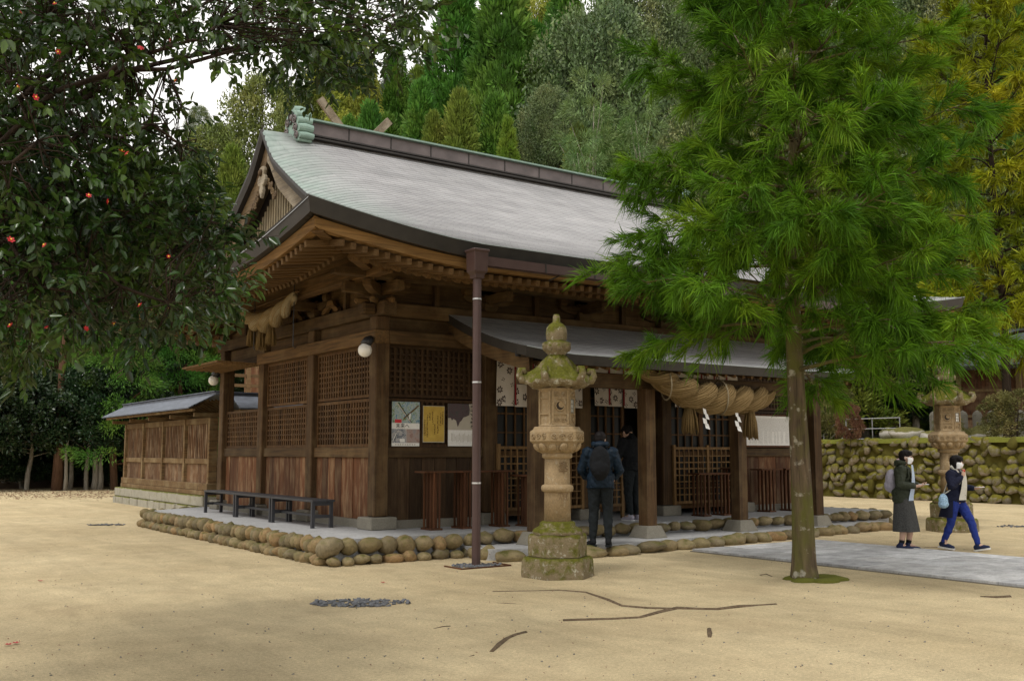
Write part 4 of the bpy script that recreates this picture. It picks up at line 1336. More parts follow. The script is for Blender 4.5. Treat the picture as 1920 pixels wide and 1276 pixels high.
MB().tube([(6.93, 19.1, 4.27), (6.93, 16.3, 4.34)], .02, 6).build('hanging_pole', M['eave_y'], small)
for (y, zz, L) in ((18.45, 3.93, .36), (17.92, 3.85, .40), (17.45, 3.86, .36)):
    tassel(small, (6.9, y, zz), L, .085, 'straw')

# ---- noren curtains with printed sprays and red ribbons
M['cloth'] = simple('off white curtain cloth', (.62, .57, .52), .9, 0, .06, 3, .05)
M['print'] = simple('dark brown dye', (.045, .022, .018), .9, 0, .1, 20, 0)
M['ribbon'] = simple('crimson ribbon', (.23, .012, .018), .7, 0, .1, 20, 0)
def noren(x0, x1, z0, z1, n, label):
    c = thing('door_curtain', label, 'curtain', ((x0 + x1) / 2, Y0 - .20, z1), 'printed curtains over the doors')
    MB().tube([(x0 - .04, Y0 - .2, z1 + .01), (x1 + .04, Y0 - .2, z1 + .01)], .016, 8).build('curtain_rod', M['post'], c)
    w = (x1 - x0) / n
    for k in range(n):
        a, b = x0 + w * k + .006, x0 + w * (k + 1) - .006
        ph = random.random() * 6
        dz = random.uniform(-.02, .02)
        def f(u, v):
            return (a + (b - a) * u, Y0 - .2 + .018 * sin(u * 5 + ph) * (1 - v) + .008 * sin(v * 4 + ph), z0 + dz + (z1 - z0 - dz) * v)
        pn = MB().grid([[f(i / 8, j / 6) for i in range(9)] for j in range(7)]).build('curtain_panel', M['cloth'], c, smooth=True)
        pr_ = MB()
        spots = [(.28, .80), (.72, .70), (.42, .50), (.12, .33), (.78, .36), (.5, .16), (.88, .1), (.15, .08)]
        for (u, v) in spots:
            u = min(.93, max(.07, u + random.uniform(-.08, .08))); v = min(.94, max(.05, v + random.uniform(-.05, .05)))
            big_ = random.random() > .4
            R = .055 if big_ else .034
            nl = 7 if big_ else 4
            cx, cy, cz = f(u, v)
            rot = random.uniform(-.5, .5)
            for q in range(nl):
                an = rot + 2 * pi * q / nl
                ll = R * random.uniform(.8, 1.25); lw = R * .30
                d_ = (cos(an), sin(an)); e_ = (-d_[1], d_[0])
                o0 = .25 * R
                pts = [(d_[0] * o0, d_[1] * o0), (d_[0] * (o0 + ll * .5) + e_[0] * lw, d_[1] * (o0 + ll * .5) + e_[1] * lw), (d_[0] * (o0 + ll), d_[1] * (o0 + ll)), (d_[0] * (o0 + ll * .5) - e_[0] * lw, d_[1] * (o0 + ll * .5) - e_[1] * lw)]
                pr_.add([(min(b, max(a, cx + p[0])), cy - .006, cz + p[1]) for p in pts], [(0, 1, 2, 3)])
        po = pr_.build('printed_sprays', M['print'], pn); po["kind"] = "stuff"
        if k % 1 == 0 and k < n - 1:
            MB().box(b - .004, Y0 - .225, z0 + .03, b + .030, Y0 - .219, z1).build('ribbon', M['ribbon'], c)
noren(9.76, 11.66, 2.34, 3.27, 5, 'patterned white curtain over the leftmost doors, beside the downpipe')
noren(11.93, 13.36, 2.40, 3.18, 4, 'patterned white curtain above the two men at the doors')
noren(14.0, 15.8, 2.45, 3.18, 5, 'patterned white curtain behind the thick straw rope')

# ---- posters and notices on the dark front wall
def sheet_mat(name, stops, scale, seedv, dist=2.0):
    m, nt, b, o = new_mat(name); g = N(nt)
    f = g.noise(g.coord(scale=(1, 1, 1), rnd=seedv), scale, 5, .7, dist)
    nt.links.new(g.ramp(f, *stops), b.inputs["Base Color"]); b.inputs["Roughness"].default_value = .55
    return m
M['photo_blue'] = sheet_mat('printed river photo', [(.30, (.03, .07, .12)), (.42, (.12, .25, .36)), (.52, (.45, .50, .50)), (.60, (.10, .22, .10)), (.72, (.40, .26, .08))], 9, 3)
M['photo_grey'] = sheet_mat('printed scaffold photo', [(.32, (.05, .06, .08)), (.48, (.22, .24, .28)), (.56, (.50, .48, .47)), (.7, (.14, .10, .09))], 14, 5)
M['photo_rose'] = sheet_mat('printed boat photo', [(.3, (.24, .26, .28)), (.5, (.36, .27, .24)), (.62, (.25, .13, .11)), (.75, (.5, .46, .44))], 6, 8, .6)
M['photo_dusk'] = sheet_mat('printed dark foliage', [(.3, (.035, .025, .03)), (.5, (.085, .05, .06)), (.62, (.04, .055, .05)), (.75, (.13, .08, .07))], 16, 9)
M['mustard'] = sheet_mat('mustard paper', [(.3, (.42, .27, .035)), (.7, (.58, .40, .07))], 5, 4, .3)
M['ink'] = simple('black ink', (.02, .016, .014), .8, 0, 0, 5, 0)
M['ink_brown'] = simple('brown ink', (.10, .055, .015), .8, 0, 0, 5, 0)
M['poster_red'] = simple('poster red', (.55, .03, .04), .6, 0, 0, 5, 0)
M['beige'] = simple('beige print', (.47, .43, .36), .7, 0, .08, 8, 0)
YP = Y0 - .032
def fp(px, py): 
    v = sight(px, py); t = YP / v[1]
    return v[0] * t, EYE + v[2] * t
def quad(par, name, x0, z0, x1, z1, mat, d):
    return MB().add([(x0, YP - d, z0), (x1, YP - d, z0), (x1, YP - d, z1), (x0, YP - d, z1)], [(0, 1, 2, 3)]).build(name, M[mat], par)
def text(par, s, x, z, size, mat, d, name='lettering', vert=False):
    fc = bpy.data.curves.new('lettering', 'FONT'); fc.body = '\n'.join(s) if vert else s
    fc.size = size; fc.align_x = 'CENTER'; fc.space_line = .85
    to = bpy.data.objects.new('lettering', fc); col.objects.link(to)
    dg = bpy.context.evaluated_depsgraph_get()
    me = bpy.data.meshes.new_from_object(to.evaluated_get(dg)); me.name = 'lettering'
    bpy.data.objects.remove(to)
    me.materials.clear(); me.materials.append(M[mat])
    return link(name, me, par, Matrix.Translation((x, YP - d, z)) @ Matrix.Rotation(pi / 2, 4, 'X'))
def sheet(label, px0, py0, px1, py1, mat):
    x0, z1 = fp(px0, py0); x1, z0 = fp(px1, py1)
    s = thing('poster', label, 'poster', ((x0 + x1) / 2, YP, z0), 'posters on the front wall')
    g = [[(x0 + (x1 - x0) * i / 6, YP - .004 - .006 * (j == 0) * random.random() - .004 * random.random(), z0 + (z1 - z0) * j / 8) for i in range(7)] for j in range(9)]
    p = MB().grid([[(q[0], YP - .003, q[2]) for q in r] for r in g]).build('paper_sheet', M[mat], s)
    return s, x0, x1, z0, z1
s, x0, x1, z0, z1 = sheet('tall poster with two photographs and a white title band, nearest the corner post', 735, 752, 786, 836, 'paper_white')
W_, H_ = x1 - x0, z1 - z0
quad(s, 'upper_photo', x0, z0 + H_ * .52, x1, z1, 'photo_blue', .008)
quad(s, 'lower_photo', x0, z0 + H_ * .075, x0 + W_ * .51, z0 + H_ * .385, 'photo_grey', .008)
quad(s, 'lower_photo', x0 + W_ * .52, z0 + H_ * .075, x1, z0 + H_ * .385, 'photo_rose', .008)
def slash(u0, v0, u1, v1, w, mat, d=.012):
    MB().bar((x0 + W_ * u0, YP - d, z0 + H_ * v0), (x0 + W_ * u1, YP - d, z0 + H_ * v1), .002, w, (0, 0, 1)).build('photo_detail', M[mat], s)
slash(.15, .98, .65, .55, .018, 'beige'); slash(.22, .98, .70, .53, .012, 'ink'); slash(.42, .62, .95, .92, .022, 'straw')
slash(.65, .75, .62, .6, .03, 'paper_white'); slash(.03, .12, .22, .36, .010, 'paper_white', .012); slash(.10, .11, .20, .37, .008, 'ink', .012)
quad(s, 'photo_detail', x0 + W_ * .10, z0 + H_ * .52, x0 + W_ * .34, z0 + H_ * .60, 'poster_red', .011)
quad(s, 'photo_detail', x0 + W_ * .28, z0 + H_ * .09, x0 + W_ * .46, z0 + H_ * .17, 'paper_white', .011)
text(s, '未来へ', x0 + W_ * .38, z0 + H_ * .415, .085, 'ink', .012)
for k in range(9):
    quad(s, 'fine_print', x0 + W_ * (.12 + .085 * k), z0 + H_ * .03, x0 + W_ * (.17 + .085 * k), z0 + H_ * .042, 'ink_brown', .009)
s, x0, x1, z0, z1 = sheet('mustard yellow notice with columns of brush writing, between the two posters', 793, 760, 833, 829, 'beige')
W_, H_ = x1 - x0, z1 - z0
quad(s, 'notice_face', x0 + W_ * .02, z0 + H_ * .02, x1 - W_ * .02, z1 - H_ * .015, 'mustard', .007)
for u, a, b in ((.90, .50, .84), (.80, .48, .80), (.68, .22, .72), (.54, .22, .50), (.44, .50, .83), (.31, .58, .80), (.20, .16, .74), (.08, .20, .60)):
    v = b
    while v > a:
        hgt = random.uniform(.022, .04)
        for q in range(3):
            uu = u + random.uniform(-.022, .022)
            MB().bar((x0 + W_ * (uu - .02), YP - .0095, z0 + H_ * v - .004 * q), (x0 + W_ * (uu + .02), YP - .0095, z0 + H_ * (v - hgt * random.uniform(-.3, .8))), .0012, .006).build('brush_stroke', M['ink_brown'], s)
        v -= hgt * 1.25
s, x0, x1, z0, z1 = sheet('pale poster with a dark foliage picture, partly behind the downpipe', 840, 756, 889, 836, 'beige')
W_, H_ = x1 - x0, z1 - z0
quad(s, 'lower_panel', x0, z0, x1, z0 + H_ * .38, 'paper_white', .006)
blob = [(0, 1), (.78, 1), (.82, .86), (.80, .74), (.68, .70), (.58, .68), (.50, .60), (.44, .57), (.40, .50), (.36, .45), (.34, .50), (.30, .60), (.2, .64), (.14, .60), (.1, .66), (0, .66)]
MB().add([(x0 + W_ * u, YP - .008, z0 + H_ * v) for u, v in blob], [tuple(range(len(blob)))]).build('foliage_picture', M['photo_dusk'], s)
v = .96
while v > .42:
    for q in range(4):
        uu = .90 + random.uniform(-.03, .03)
        MB().bar((x0 + W_ * (uu - .035), YP - .0095, z0 + H_ * (v - .012 * q)), (x0 + W_ * (uu + .035), YP - .0095, z0 + H_ * (v - .012 * q - random.uniform(-.02, .03))), .0012, .008).build('brush_stroke', M['ink'], s)
    v -= .095
for k in range(16):
    quad(s, 'fine_print', x0 + W_ * (.12 + .05 * k), z0 + H_ * random.uniform(.08, .14), x0 + W_ * (.135 + .05 * k), z0 + H_ * random.uniform(.22, .33), 'beige', .009)

# ---- framed name board on the right
YB = Y0 - .10
nb = thing('name_board', 'white board of close written columns in a red brown frame, right of the rope', 'board', (16.8, YB, 1.72), rz=0)
bx0, bx1, bz0, bz1 = 16.1, 17.48, 1.70, 2.32
MB().box(bx0, YB - .012, bz0, bx1, YB + .012, bz1).build('board_face', M['paper_white'], nb)
for (a, b, c, d) in ((bx0 - .035, bz0 - .035, bx1 + .035, bz0), (bx0 - .035, bz1, bx1 + .035, bz1 + .035), (bx0 - .035, bz0, bx0, bz1), (bx1, bz0, bx1 + .035, bz1)):
    MB().box(a, YB - .025, b, c, YB + .02, d).build('frame_rail', M['rack'], nb)
wr = MB()
for k in range(44):
    xx = bx1 - .05 - k * (bx1 - bx0 - .1) / 43
    zz = bz1 - .05
    lim = bz0 + random.choice((.04, .05, .3))
    while zz > lim:
        h = random.uniform(.006, .012)
        wr.add([(xx - .006, YB - .014, zz), (xx + .006, YB - .014, zz), (xx + .005, YB - .014, zz - h), (xx - .005, YB - .014, zz - h)], [(0, 1, 2, 3)])
        zz -= h + random.uniform(.004, .012)
M['grey_ink'] = simple('grey ink', (.30, .29, .28), .8, 0, 0, 5, 0)
wo = wr.build('written_columns', M['grey_ink'], nb); wo["kind"] = "stuff"

# ---- slatted racks along the front wall
def rack(x0, x1, y, z1, legs, label, nsl=4):
    r = thing('slatted_stand', label, 'stand', ((x0 + x1) / 2, y, PZ), 'slatted wooden stands before the wall')
    MB().box(x0, y - .16, z1 - .03, x1, y + .16, z1).build('top_board', M['rack'], r, bevel=.004)
    for lx in legs:
        for k in range(nsl):
            yy = y - .15 + .30 * k / (nsl - 1)
            for dx in (-.05, .05):
                MB().box(lx + dx - .011, yy - .015, PZ, lx + dx + .013, yy + .015, z1 - .03).build('slat', M['rack'], r)
        MB().box(lx - .10, y - .17, PZ, lx + .10, y + .17, PZ + .03).build('foot_board', M['rack'], r)
rack(8.02, 9.75, 13.95, 1.26, (8.25, 8.82, 9.55), 'long slatted stand under the posters')
rack(9.72, 10.6, 13.75, 1.19, (9.95, 10.45), 'short slatted stand just left of the stone lantern')
rack(14.05, 15.0, 13.95, 1.16, (14.25, 14.8), 'slatted stand left of the porch post under the rope end')
rack(15.05, 15.6, 14.05, 1.25, (15.2,), 'narrow slatted stand directly behind the middle porch post')
rack(16.1, 16.75, 14.2, 1.22, (16.4,), 'slatted stand under the left half of the name board')
rack(16.85, 17.4, 14.2, 1.22, (17.1,), 'slatted stand under the right half of the name board')

# ---- weathered fence with its small roof, left of the hall
fence = thing('roofed_fence', 'weathered board fence with a small grey tiled roof and stone footing, left of the hall', 'fence', (8.5, 29, 0))
M['fence_v'] = wood('bleached fence boards', (.075, .036, .021), (.20, .115, .075), 2, weather=(.34, .27, .23), wamt=.7, pv=.5)
M['fence_beam'] = wood('bleached fence beams', (.085, .052, .030), (.22, .145, .088), 1, weather=(.32, .27, .20), wamt=.6, pv=.3)
M['footing'] = stone('mossy footing stone', [(.34, .32, .26)], scale=5, moss=(.16, .16, .03), moss_amt=.42, rough=.9, bump=.4, up=.4)
FXX = 8.5; FA, FB = 25.2, 33.2
def fence_run(P, u, L, sd=1):
    """P start, u unit direction; panels of 2.0 m"""
    P = Vector(P); u = Vector(u); n = Vector((u.y, -u.x, 0)) * -1
    ang = atan2(u.y, u.x)
    def B(a0, a1, o0, o1, z0, z1, name, mat, bev=0.0):
        o0, o1 = o0 * sd, o1 * sd
        return MB().box(a0, min(o0, o1), z0, a1, max(o0, o1), z1).build(name, mat, fence, bevel=bev, mw=Matrix.Translation(P) @ Matrix.Rotation(ang, 4, 'Z'))
    # footing stones
    s = -.25
    while s < L + .1:
        w = random.uniform(.5, 1.1)
        B(s, min(s + w - .02, L + .25), -.30, .30, .22, .48, 'footing_stone', M['footing'], .02)
        w2 = w * .9
        B(s + .1, min(s + .1 + w2 - .02, L + .25), -.34, .34, -.05, .215, 'footing_stone', M['footing'], .02)
        s += w
    B(-.1, L + .1, -.16, .16, .485, .60, 'sill_beam', M['fence_beam'], .01)
    B(-.1, L + .1, -.15, .15, .605, .78, 'base_board', M['fence_beam'], .01)
    B(-.05, L + .05, -.07, .07, 1.26, 1.40, 'middle_rail', M['fence_beam'], .01)
    B(-.05, L + .05, -.08, .08, 2.28, 2.44, 'top_rail', M['fence_beam'], .01)
    k = max(1, round(L / 2.0)); bw = L / k
    for i in range(k + 1):
        B(i * bw - .065, i * bw + .065, -.11, .11, .60, 2.42, 'fence_post', M['fence_beam'], .008)
    for i in range(k):
        a = i * bw + .07; b = (i + 1) * bw - .07
        B(a, b, .02, .04, .78, 2.30, 'backing_board', M['board_dark'])
        m = 13
        for q in range(m):
            c = a + (b - a) * (q + .5) / m
            B(c - .042, c + .042, -.03, .015, 1.40, 2.28, 'fence_board', M['fence_v'])
        for q in range(6):
            c0 = a + (b - a) * q / 6
            B(c0 + .004, c0 + (b - a) / 6 - .004, -.025, .015, .78, 1.26, 'skirt_board', M['fence_v'])
    # little gabled roof in courses
    for sgn in (-1, 1):
        for q in range(5):
            t0, t1 = q / 5, (q + 1) / 5
            o0, o1 = sgn * (.10 + .62 * t0), sgn * (.10 + .62 * t1 + .03)
            z0, z1 = 2.98 - .32 * t0 + .015, 2.98 - .32 * t1
            r = MB().add([(-.35, o0, z0), (L + .35, o0, z0), (L + .35, o1, z1), (-.35, o1, z1), (-.35, o0, z0 - .03), (L + .35, o0, z0 - .03), (L + .35, o1, z1 - .03), (-.35, o1, z1 - .03)],
                     [(0, 1, 2, 3), (7, 6, 5, 4), (0, 4, 5, 1), (1, 5, 6, 2), (2, 6, 7, 3), (3, 7, 4, 0)])
            r.build('roof_course', M['slate_roof'], fence, mw=Matrix.Translation(P) @ Matrix.Rotation(ang, 4, 'Z'))
        B(-.3, L + .3, sgn * .60 - .03, sgn * .60 + .03, 2.57, 2.63, 'eave_strip', M['fence_beam'])
        for q in range(int(L / .3)):
            MB().bar((.15 + q * .3, sgn * .08, 2.88), (.15 + q * .3, sgn * .62, 2.61), .05, .05).build('fence_rafter', M['fence_beam'], fence, mw=Matrix.Translation(P) @ Matrix.Rotation(ang, 4, 'Z'))
    B(-.4, L + .4, -.11, .11, 2.97, 3.06, 'roof_ridge', M['slate_roof'], .02)
    B(-.4, L + .4, -.14, .14, 3.061, 3.085, 'roof_ridge_cap', M['slate_roof'])
    for i in range(k + 1):
        B(i * bw - .05, i * bw + .05, -.5, .5, 2.44, 2.54, 'bracket_arm', M['fence_beam'])
fence_run((FXX, FA, 0), (0, 1, 0), FB - FA, -1)
fence_run((FXX + .75, FA, 0), (1, 0, 0), 7.0)

# ---- main sanctuary behind, only its balcony rail and forked roof finials rise into view
M['rail'] = wood('pale sanctuary rail', (.12, .07, .04), (.30, .20, .13), 0)
sanc = thing('main_sanctuary', 'tall main sanctuary behind the hall, its forked finials above the ridge', 'shrine', (14.4, 33, 0))
MB().box(12.7, 30.5, 2.2, 16.6, 34.5, 6.4).build('sanctuary_wall', M['board'], sanc)
MB().box(12.3, 29.3, 3.0, 17.6, 35, 3.2).build('balcony_floor', M['eave_x'], sanc)
for zz in (3.55, 3.85, 4.15):
    MB().bar((10.15, 29.4, zz), (17.5, 29.4, zz), .09, .09).build('balcony_rail', M['rail'], sanc)
for q in range(12):
    x = 10.3 + q * .64
    MB().box(x - .06, 29.34, 2.9, x + .06, 29.46, 4.28).build('balcony_post', M['rail'], sanc)
for (x, y) in ((12.6, 29.7), (17.2, 29.7), (12.6, 34.5), (17.2, 34.5), (10.4, 29.4)):
    MB().tube([(x, y, 0), (x, y, 3.0)], .16, 10).build('stilt', M['post'], sanc)
for s in (-1, 1):
    g = []
    for k in range(13):
        t = k / 12
        xx = 14.4 + s * 4.0 * t; zz = 11.3 - 5.0 * (1.25 * t - .25 * t * t)
        g.append([(xx, 28.6, zz), (xx, 35.6, zz)])
    MB().grid(g).build('sanctuary_roof', M['copper_ridge'], sanc)
    a = Vector((14.4 - s * .7, 29.3 + s * .06, 10.6)); b = Vector((14.4 + s * 1.42, 29.3 + s * .06, 12.86))
    if s > 0: b = Vector((14.4 + 1.18, 29.3 + .06, 12.66))
    MB().bar(a, b, .09, .26).build('forked_finial', M['silver_y'], sanc)
MB().box(14.0, 28.7, 11.0, 14.8, 35.5, 11.5).build('ridge', M['copper_ridge'], sanc)
MB().prism([(12.7, 6.4), (16.6, 6.4), (14.4, 10.4)], 30.5, 34.5, 'y').build('gable_wall', M['board'], sanc)

# ---- right background: handrail, small shrines, fence posts, boulders
hr = thing('handrail', 'steel handrail of the terrace steps behind the last porch post', 'handrail', (31, 24, 1.9))
def pipe(name, pts, r=.02): MB().tube(pts, r, 8).build(name, M['steel'], hr)
for k in range(4):
    z = 1.62 + .36 * k
    pipe('rail', [(31.0, 23.2, z + .1), (31.6, 24.6, z - .55)] if k else [(31.0, 23.2, z + .1), (31.3, 23.9, z - .2)])
    if k: pipe('rail', [(31.05, 23.1, z + .05), (31.1, 20.9, z + .05)])
for y in (20.9, 22.0, 23.1): pipe('rail_post', [(31.08, y, 1.9), (31.08, y, 2.78)])
pipe('rail_post', [(31.6, 24.5, 1.3), (31.6, 24.5, 2.2)])

def small_shrine(x, y, w, d, h, rz, label, base):
    s = thing('small_shrine', label, 'shrine', (x, y, base), rz=rz)
    mw = T(x, y, base, rz)
    def b(name, mb, mat, bev=0.0): return mb.build(name, M[mat], s, bevel=bev, mw=mw)
    b('stone_base', MB().box(-w * .6, -d * .6, 0, w * .6, d * .6, .5), 'plinth', .02)
    b('wall', MB().box(-w / 2, -d / 2, .9, w / 2, d / 2, h), 'board')
    b('skirt_wall', MB().box(-w / 2 - .1, -d / 2 - .1, .5, w / 2 + .1, d / 2 + .1, .9), 'fence_v')
    for sx in (-1, 1):
        for sy in (-1, 1):
            b('post', MB().box(sx * w / 2 - .09, sy * d / 2 - .09, .5, sx * w / 2 + .09, sy * d / 2 + .09, h), 'fence_beam')
    for zz in (1.0, h * .62, h - .12):
        b('tie_beam', MB().box(-w / 2 - .06, -d / 2 - .06, zz, w / 2 + .06, d / 2 + .06, zz + .1), 'fence_beam')
    for sg in (-1, 1):
        g = [[(xx, sg * (d * .95) * t, h + 1.35 - 1.6 * (1.35 * t - .35 * t * t)) for t in [k / 8 for k in range(9)]] for xx in (-w * .85, w * .85)]
        ro = b('roof_slope', MB().grid(g), 'slate_roof')
        e = g[0][-1]
        b('eave_board', MB().box(-w * .85, e[1] - .05, e[2] - .16, w * .85, e[1] + .05, e[2] - .01), 'copper_dark')
        for xx in (-w * .85, w * .85):
            for t in range(8):
                p, q = Vector(g[0][t]), Vector(g[0][t + 1]); p.x = q.x = xx
                b('bargeboard', MB().bar(p - Vector((0, 0, .1)), q - Vector((0, 0, .1)), .06, .2), 'copper_dark')
    for k in range(16):
        xx = -w * .8 + w * 1.6 * k / 15
        b('rafter', MB().bar((xx, -d * .93, h - .2), (xx, -d * .3, h + .35), .06, .08), 'fence_beam')
    b('gable', MB().prism([(-d * .5, h), (d * .5, h), (0, h + 1.2)], -w / 2, w / 2, 'x'), 'board')
    b('ridge', MB().box(-w * .87, -.14, h + 1.3, w * .87, .14, h + 1.6), 'copper_dark', .03)
    return s
p1 = at(1862, 800, 44); small_shrine(p1.x, p1.y, 2.1, 1.9, 3.2, -1.15, 'small weathered shrine with a blue grey roof above the wall at far right', 1.9)
p2 = at(1660, 800, 54); small_shrine(p2.x, p2.y, 2.4, 2.0, 2.7, -.5, 'small shrine half hidden by the conifer, right of the handrail', 1.9)
for k in range(7):
    p = at(1752 + 27 * k, 795, 40)
    f = thing('stone_fence_post', ['first','second','third','fourth','fifth','sixth','seventh'][k] + ' from the left of the grey stone fence posts before the small shrine', 'fence post', (p.x, p.y, 1.9), 'stone fence posts')
    MB().prism([(-.13, -.13), (.13, -.13), (.13, .13), (-.13, .13)], 0, 1.02).build('post_shaft', M['plinth'], f, bevel=.02, mw=T(p.x, p.y, 1.9, -.6))
    MB().lathe([(.17, 1.02), (.12, 1.10), (.02, 1.16)], 4, a0=pi / 4).build('post_cap', M['plinth'], f, mw=T(p.x, p.y, 1.9, -.6))
M['boulder'] = stone('pale boulder', [(.46, .43, .38)], scale=3, moss=(.15, .14, .04), moss_amt=.3, rough=.9, bump=.5)
for k, (px, py, d, w, h, lb) in enumerate(((1700, 815, 37, 1.5, .5, 'long pale boulder on the terrace above the women'), (1665, 812, 38, .9, .6, 'pale boulder under the half hidden shrine'), (1742, 812, 37, 1.0, .45, 'flat pale boulder beside the second stone lantern'), (1832, 806, 39, 1.3, .6, 'grey boulder below the small shrine steps'), (1880, 806, 39, 1.1, .55, 'grey boulder at the right edge above the wall'))):
    p = at(px, py, d)
    me = rock_mesh('boulder', M['boulder'], 90 + k, 3, amp=.2)
    o = link('boulder', me, None, T(p.x, p.y, 1.95 + h * .35, k, (w, w * .7, h)))
    tag(o, lb, 'boulder', 'boulders on the terrace')

# ---- drains of slate chips, pebbles, roots, fallen blossoms
def chips(name, label, c, rx, ry, n, ang):
    g = MB()
    for k in range(n):
        a = random.random() * 2 * pi; q = sqrt(random.random())
        u, v = rx * q * cos(a), ry * q * sin(a)
        x, y = c[0] + u * cos(ang) - v * sin(ang), c[1] + u * sin(ang) + v * cos(ang)
        s = random.uniform(.012, .038)
        m = Matrix.Translation((x, y, .004 + random.random() * .014)) @ Euler((random.uniform(-.5, .5), random.uniform(-.5, .5), random.random() * 6)).to_matrix().to_4x4()
        g.box(-s, -s * random.uniform(.4, .8), -.005, s, s * random.uniform(.3, .8), .005, m)
    o = g.build(name, M['slate'])
    tag(o, label, 'gravel', None, 'stuff')
chips('slate_chips', 'patch of dark slate chips in the sand in front', (4.83, 9.62), .52, .24, 170, -.6)
chips('slate_chips', 'slate chips round the foot of the downpipe', (7.72, 11.83), .34, .22, 110, -.3)
q = on_z(200, 984); chips('slate_chips', 'small patch of slate chips at the left of the platform', (q.x, q.y), .40, .18, 70, -.6)
q = on_z(1908, 987); chips('slate_chips', 'patch of slate chips at the right edge of the yard', (q.x, q.y), .5, .2, 60, -.6)
g = MB()
fr_ = thing('drain_kerb', 'thin wooden edging round the slate chips at the downpipe', 'edging', (7.72, 11.83, 0))
for (a, b) in (((7.32, 11.58), (8.12, 11.58)), ((8.12, 11.58), (8.12, 12.02)), ((7.32, 12.02), (7.32, 11.58))):
    MB().bar((*a, .004), (*b, .004), .018, .03).build('edging_strip', M['rack'], fr_)
g = MB()
for k in range(420):
    p = on_z(random.uniform(-50, 1970), 955 + 330 * random.random() ** 1.3)
    if 6 < p.x < 19.3 and p.y > 11.6: continue
    if 11.5 < p.x < 14.8 and p.y < 11.7: continue
    s = random.uniform(.003, .009)
    m = Matrix.Translation((p.x, p.y, s * .3)) @ Euler((random.random(), random.random(), random.random() * 6)).to_matrix().to_4x4()
    g.box(-s, -s * .7, -s * .5, s, s * .7, s * .5, m)
tag(g.build('pebbles', M['plinth']), 'fine pebbles and grit strewn over the sand', 'pebbles', None, 'stuff')
g = MB()
for k in range(1500):
    if k < 1100:
        p = on_z(random.uniform(-30, 250), random.uniform(916, 931) + abs(random.gauss(0, 3)))
    else:
        p = on_z(random.uniform(-30, 1950), random.uniform(940, 1276))
        if 6 < p.x < 19.3 and p.y > 11.6: continue
    s = random.uniform(.03, .07) if k < 1100 else random.uniform(.006, .016)
    a = random.random() * 6
    m = Matrix.Translation((p.x, p.y, .012)) @ Euler((random.uniform(-.3, .3), random.uniform(-.3, .3), a)).to_matrix().to_4x4()
    g.add([m @ Vector(v) for v in ((-s, 0, 0), (0, -s * .45, .008), (s, 0, 0), (0, s * .45, .008))], [(0, 1, 2, 3)])
M['dead_leaf'] = simple('dead leaves', (.15, .065, .035), .8, 0, .4, 3, 0)
tag(g.build('leaf_litter', M['dead_leaf']), 'brown fallen leaves along the wood edge and over the sand', 'leaves', None, 'stuff')
def blossom(mb, c, r, rot):
    for k in range(6):
        a = 2 * pi * k / 6 + .3
        pts = [(0, 0, 0), (.55, .34, .12), (1.0, .20, .34), (1.05, 0, .30), (1.0, -.20, .34), (.55, -.34, .12)]
        vs = [Vector(c) + rot @ (Matrix.Rotation(a, 3, 'Z') @ Vector((p[0] * r, p[1] * r, p[2] * r))) for p in pts]
        mb.add(vs, [(0, 1, 2, 3), (0, 3, 4, 5)])
for (px, py, lb) in ((16, 1210, 'red camellia blossom fallen at the bottom left corner'), (76, 1090, 'small red camellia blossom fallen on the sand at left'), (718, 1093, 'red petal lying near the slate chips'), (30, 1207, 'red camellia petal beside the fallen blossom at bottom left')):
    p = on_z(px, py)
    fb = MB(); blossom(fb, (0, 0, .005), .030, Matrix.Identity(3))
    o = fb.build('fallen_blossom', M['petal'], None, mw=T(p.x, p.y, .004, random.random() * 6))
    tag(o, lb, 'blossom', 'fallen camellia blossoms')
# ================================================================== trees
def tri_needles(P, D, Nn, L, W):
    """one thin triangle per needle"""
    S = np.cross(D, Nn); S /= np.linalg.norm(S, axis=1, keepdims=True) + 1e-9
    V = np.empty((len(P), 3, 3), np.float32)
    V[:, 0] = P - S * W[:, None] / 2; V[:, 1] = P + S * W[:, None] / 2; V[:, 2] = P + D * L[:, None]
    F = np.arange(len(P) * 3).reshape(-1, 3)
    return V.reshape(-1, 3), F
def quad_leaves(P, D, Nn, L, W):
    """pointed oval leaf, folded on the midrib: two quads"""
    S = np.cross(D, Nn); S /= np.linalg.norm(S, axis=1, keepdims=True) + 1e-9
    Nn = np.cross(S, D)
    n = len(P)
    V = np.empty((n, 6, 3), np.float32)
    Lc, Wc = L[:, None], W[:, None]
    V[:, 0] = P
    V[:, 1] = P + D * Lc * .38 + S * Wc * .5 + Nn * Wc * .16
    V[:, 2] = P + D * Lc * .78 + S * Wc * .36 + Nn * Wc * .08 - Nn * Lc * .05
    V[:, 3] = P + D * Lc - Nn * Lc * .12
    V[:, 4] = P + D * Lc * .78 - S * Wc * .36 + Nn * Wc * .08 - Nn * Lc * .05
    V[:, 5] = P + D * Lc * .38 - S * Wc * .5 + Nn * Wc * .16
    b = np.arange(n)[:, None] * 6
    F = np.concatenate([b + np.array([[0, 1, 2, 3]]), b + np.array([[0, 3, 4, 5]])], 0)
    return V.reshape(-1, 3), F
def dia_leaves(P, D, Nn, L, W):
    S = np.cross(D, Nn); S /= np.linalg.norm(S, axis=1, keepdims=True) + 1e-9
    n = len(P); V = np.empty((n, 4, 3), np.float32); Lc, Wc = L[:, None], W[:, None]
    V[:, 0] = P; V[:, 1] = P + D * Lc * .5 + S * Wc * .5; V[:, 2] = P + D * Lc; V[:, 3] = P + D * Lc * .5 - S * Wc * .5
    F = np.arange(n * 4).reshape(-1, 4)
    return V.reshape(-1, 3), F
def unit(a): return a / (np.linalg.norm(a, axis=-1, keepdims=True) + 1e-9)
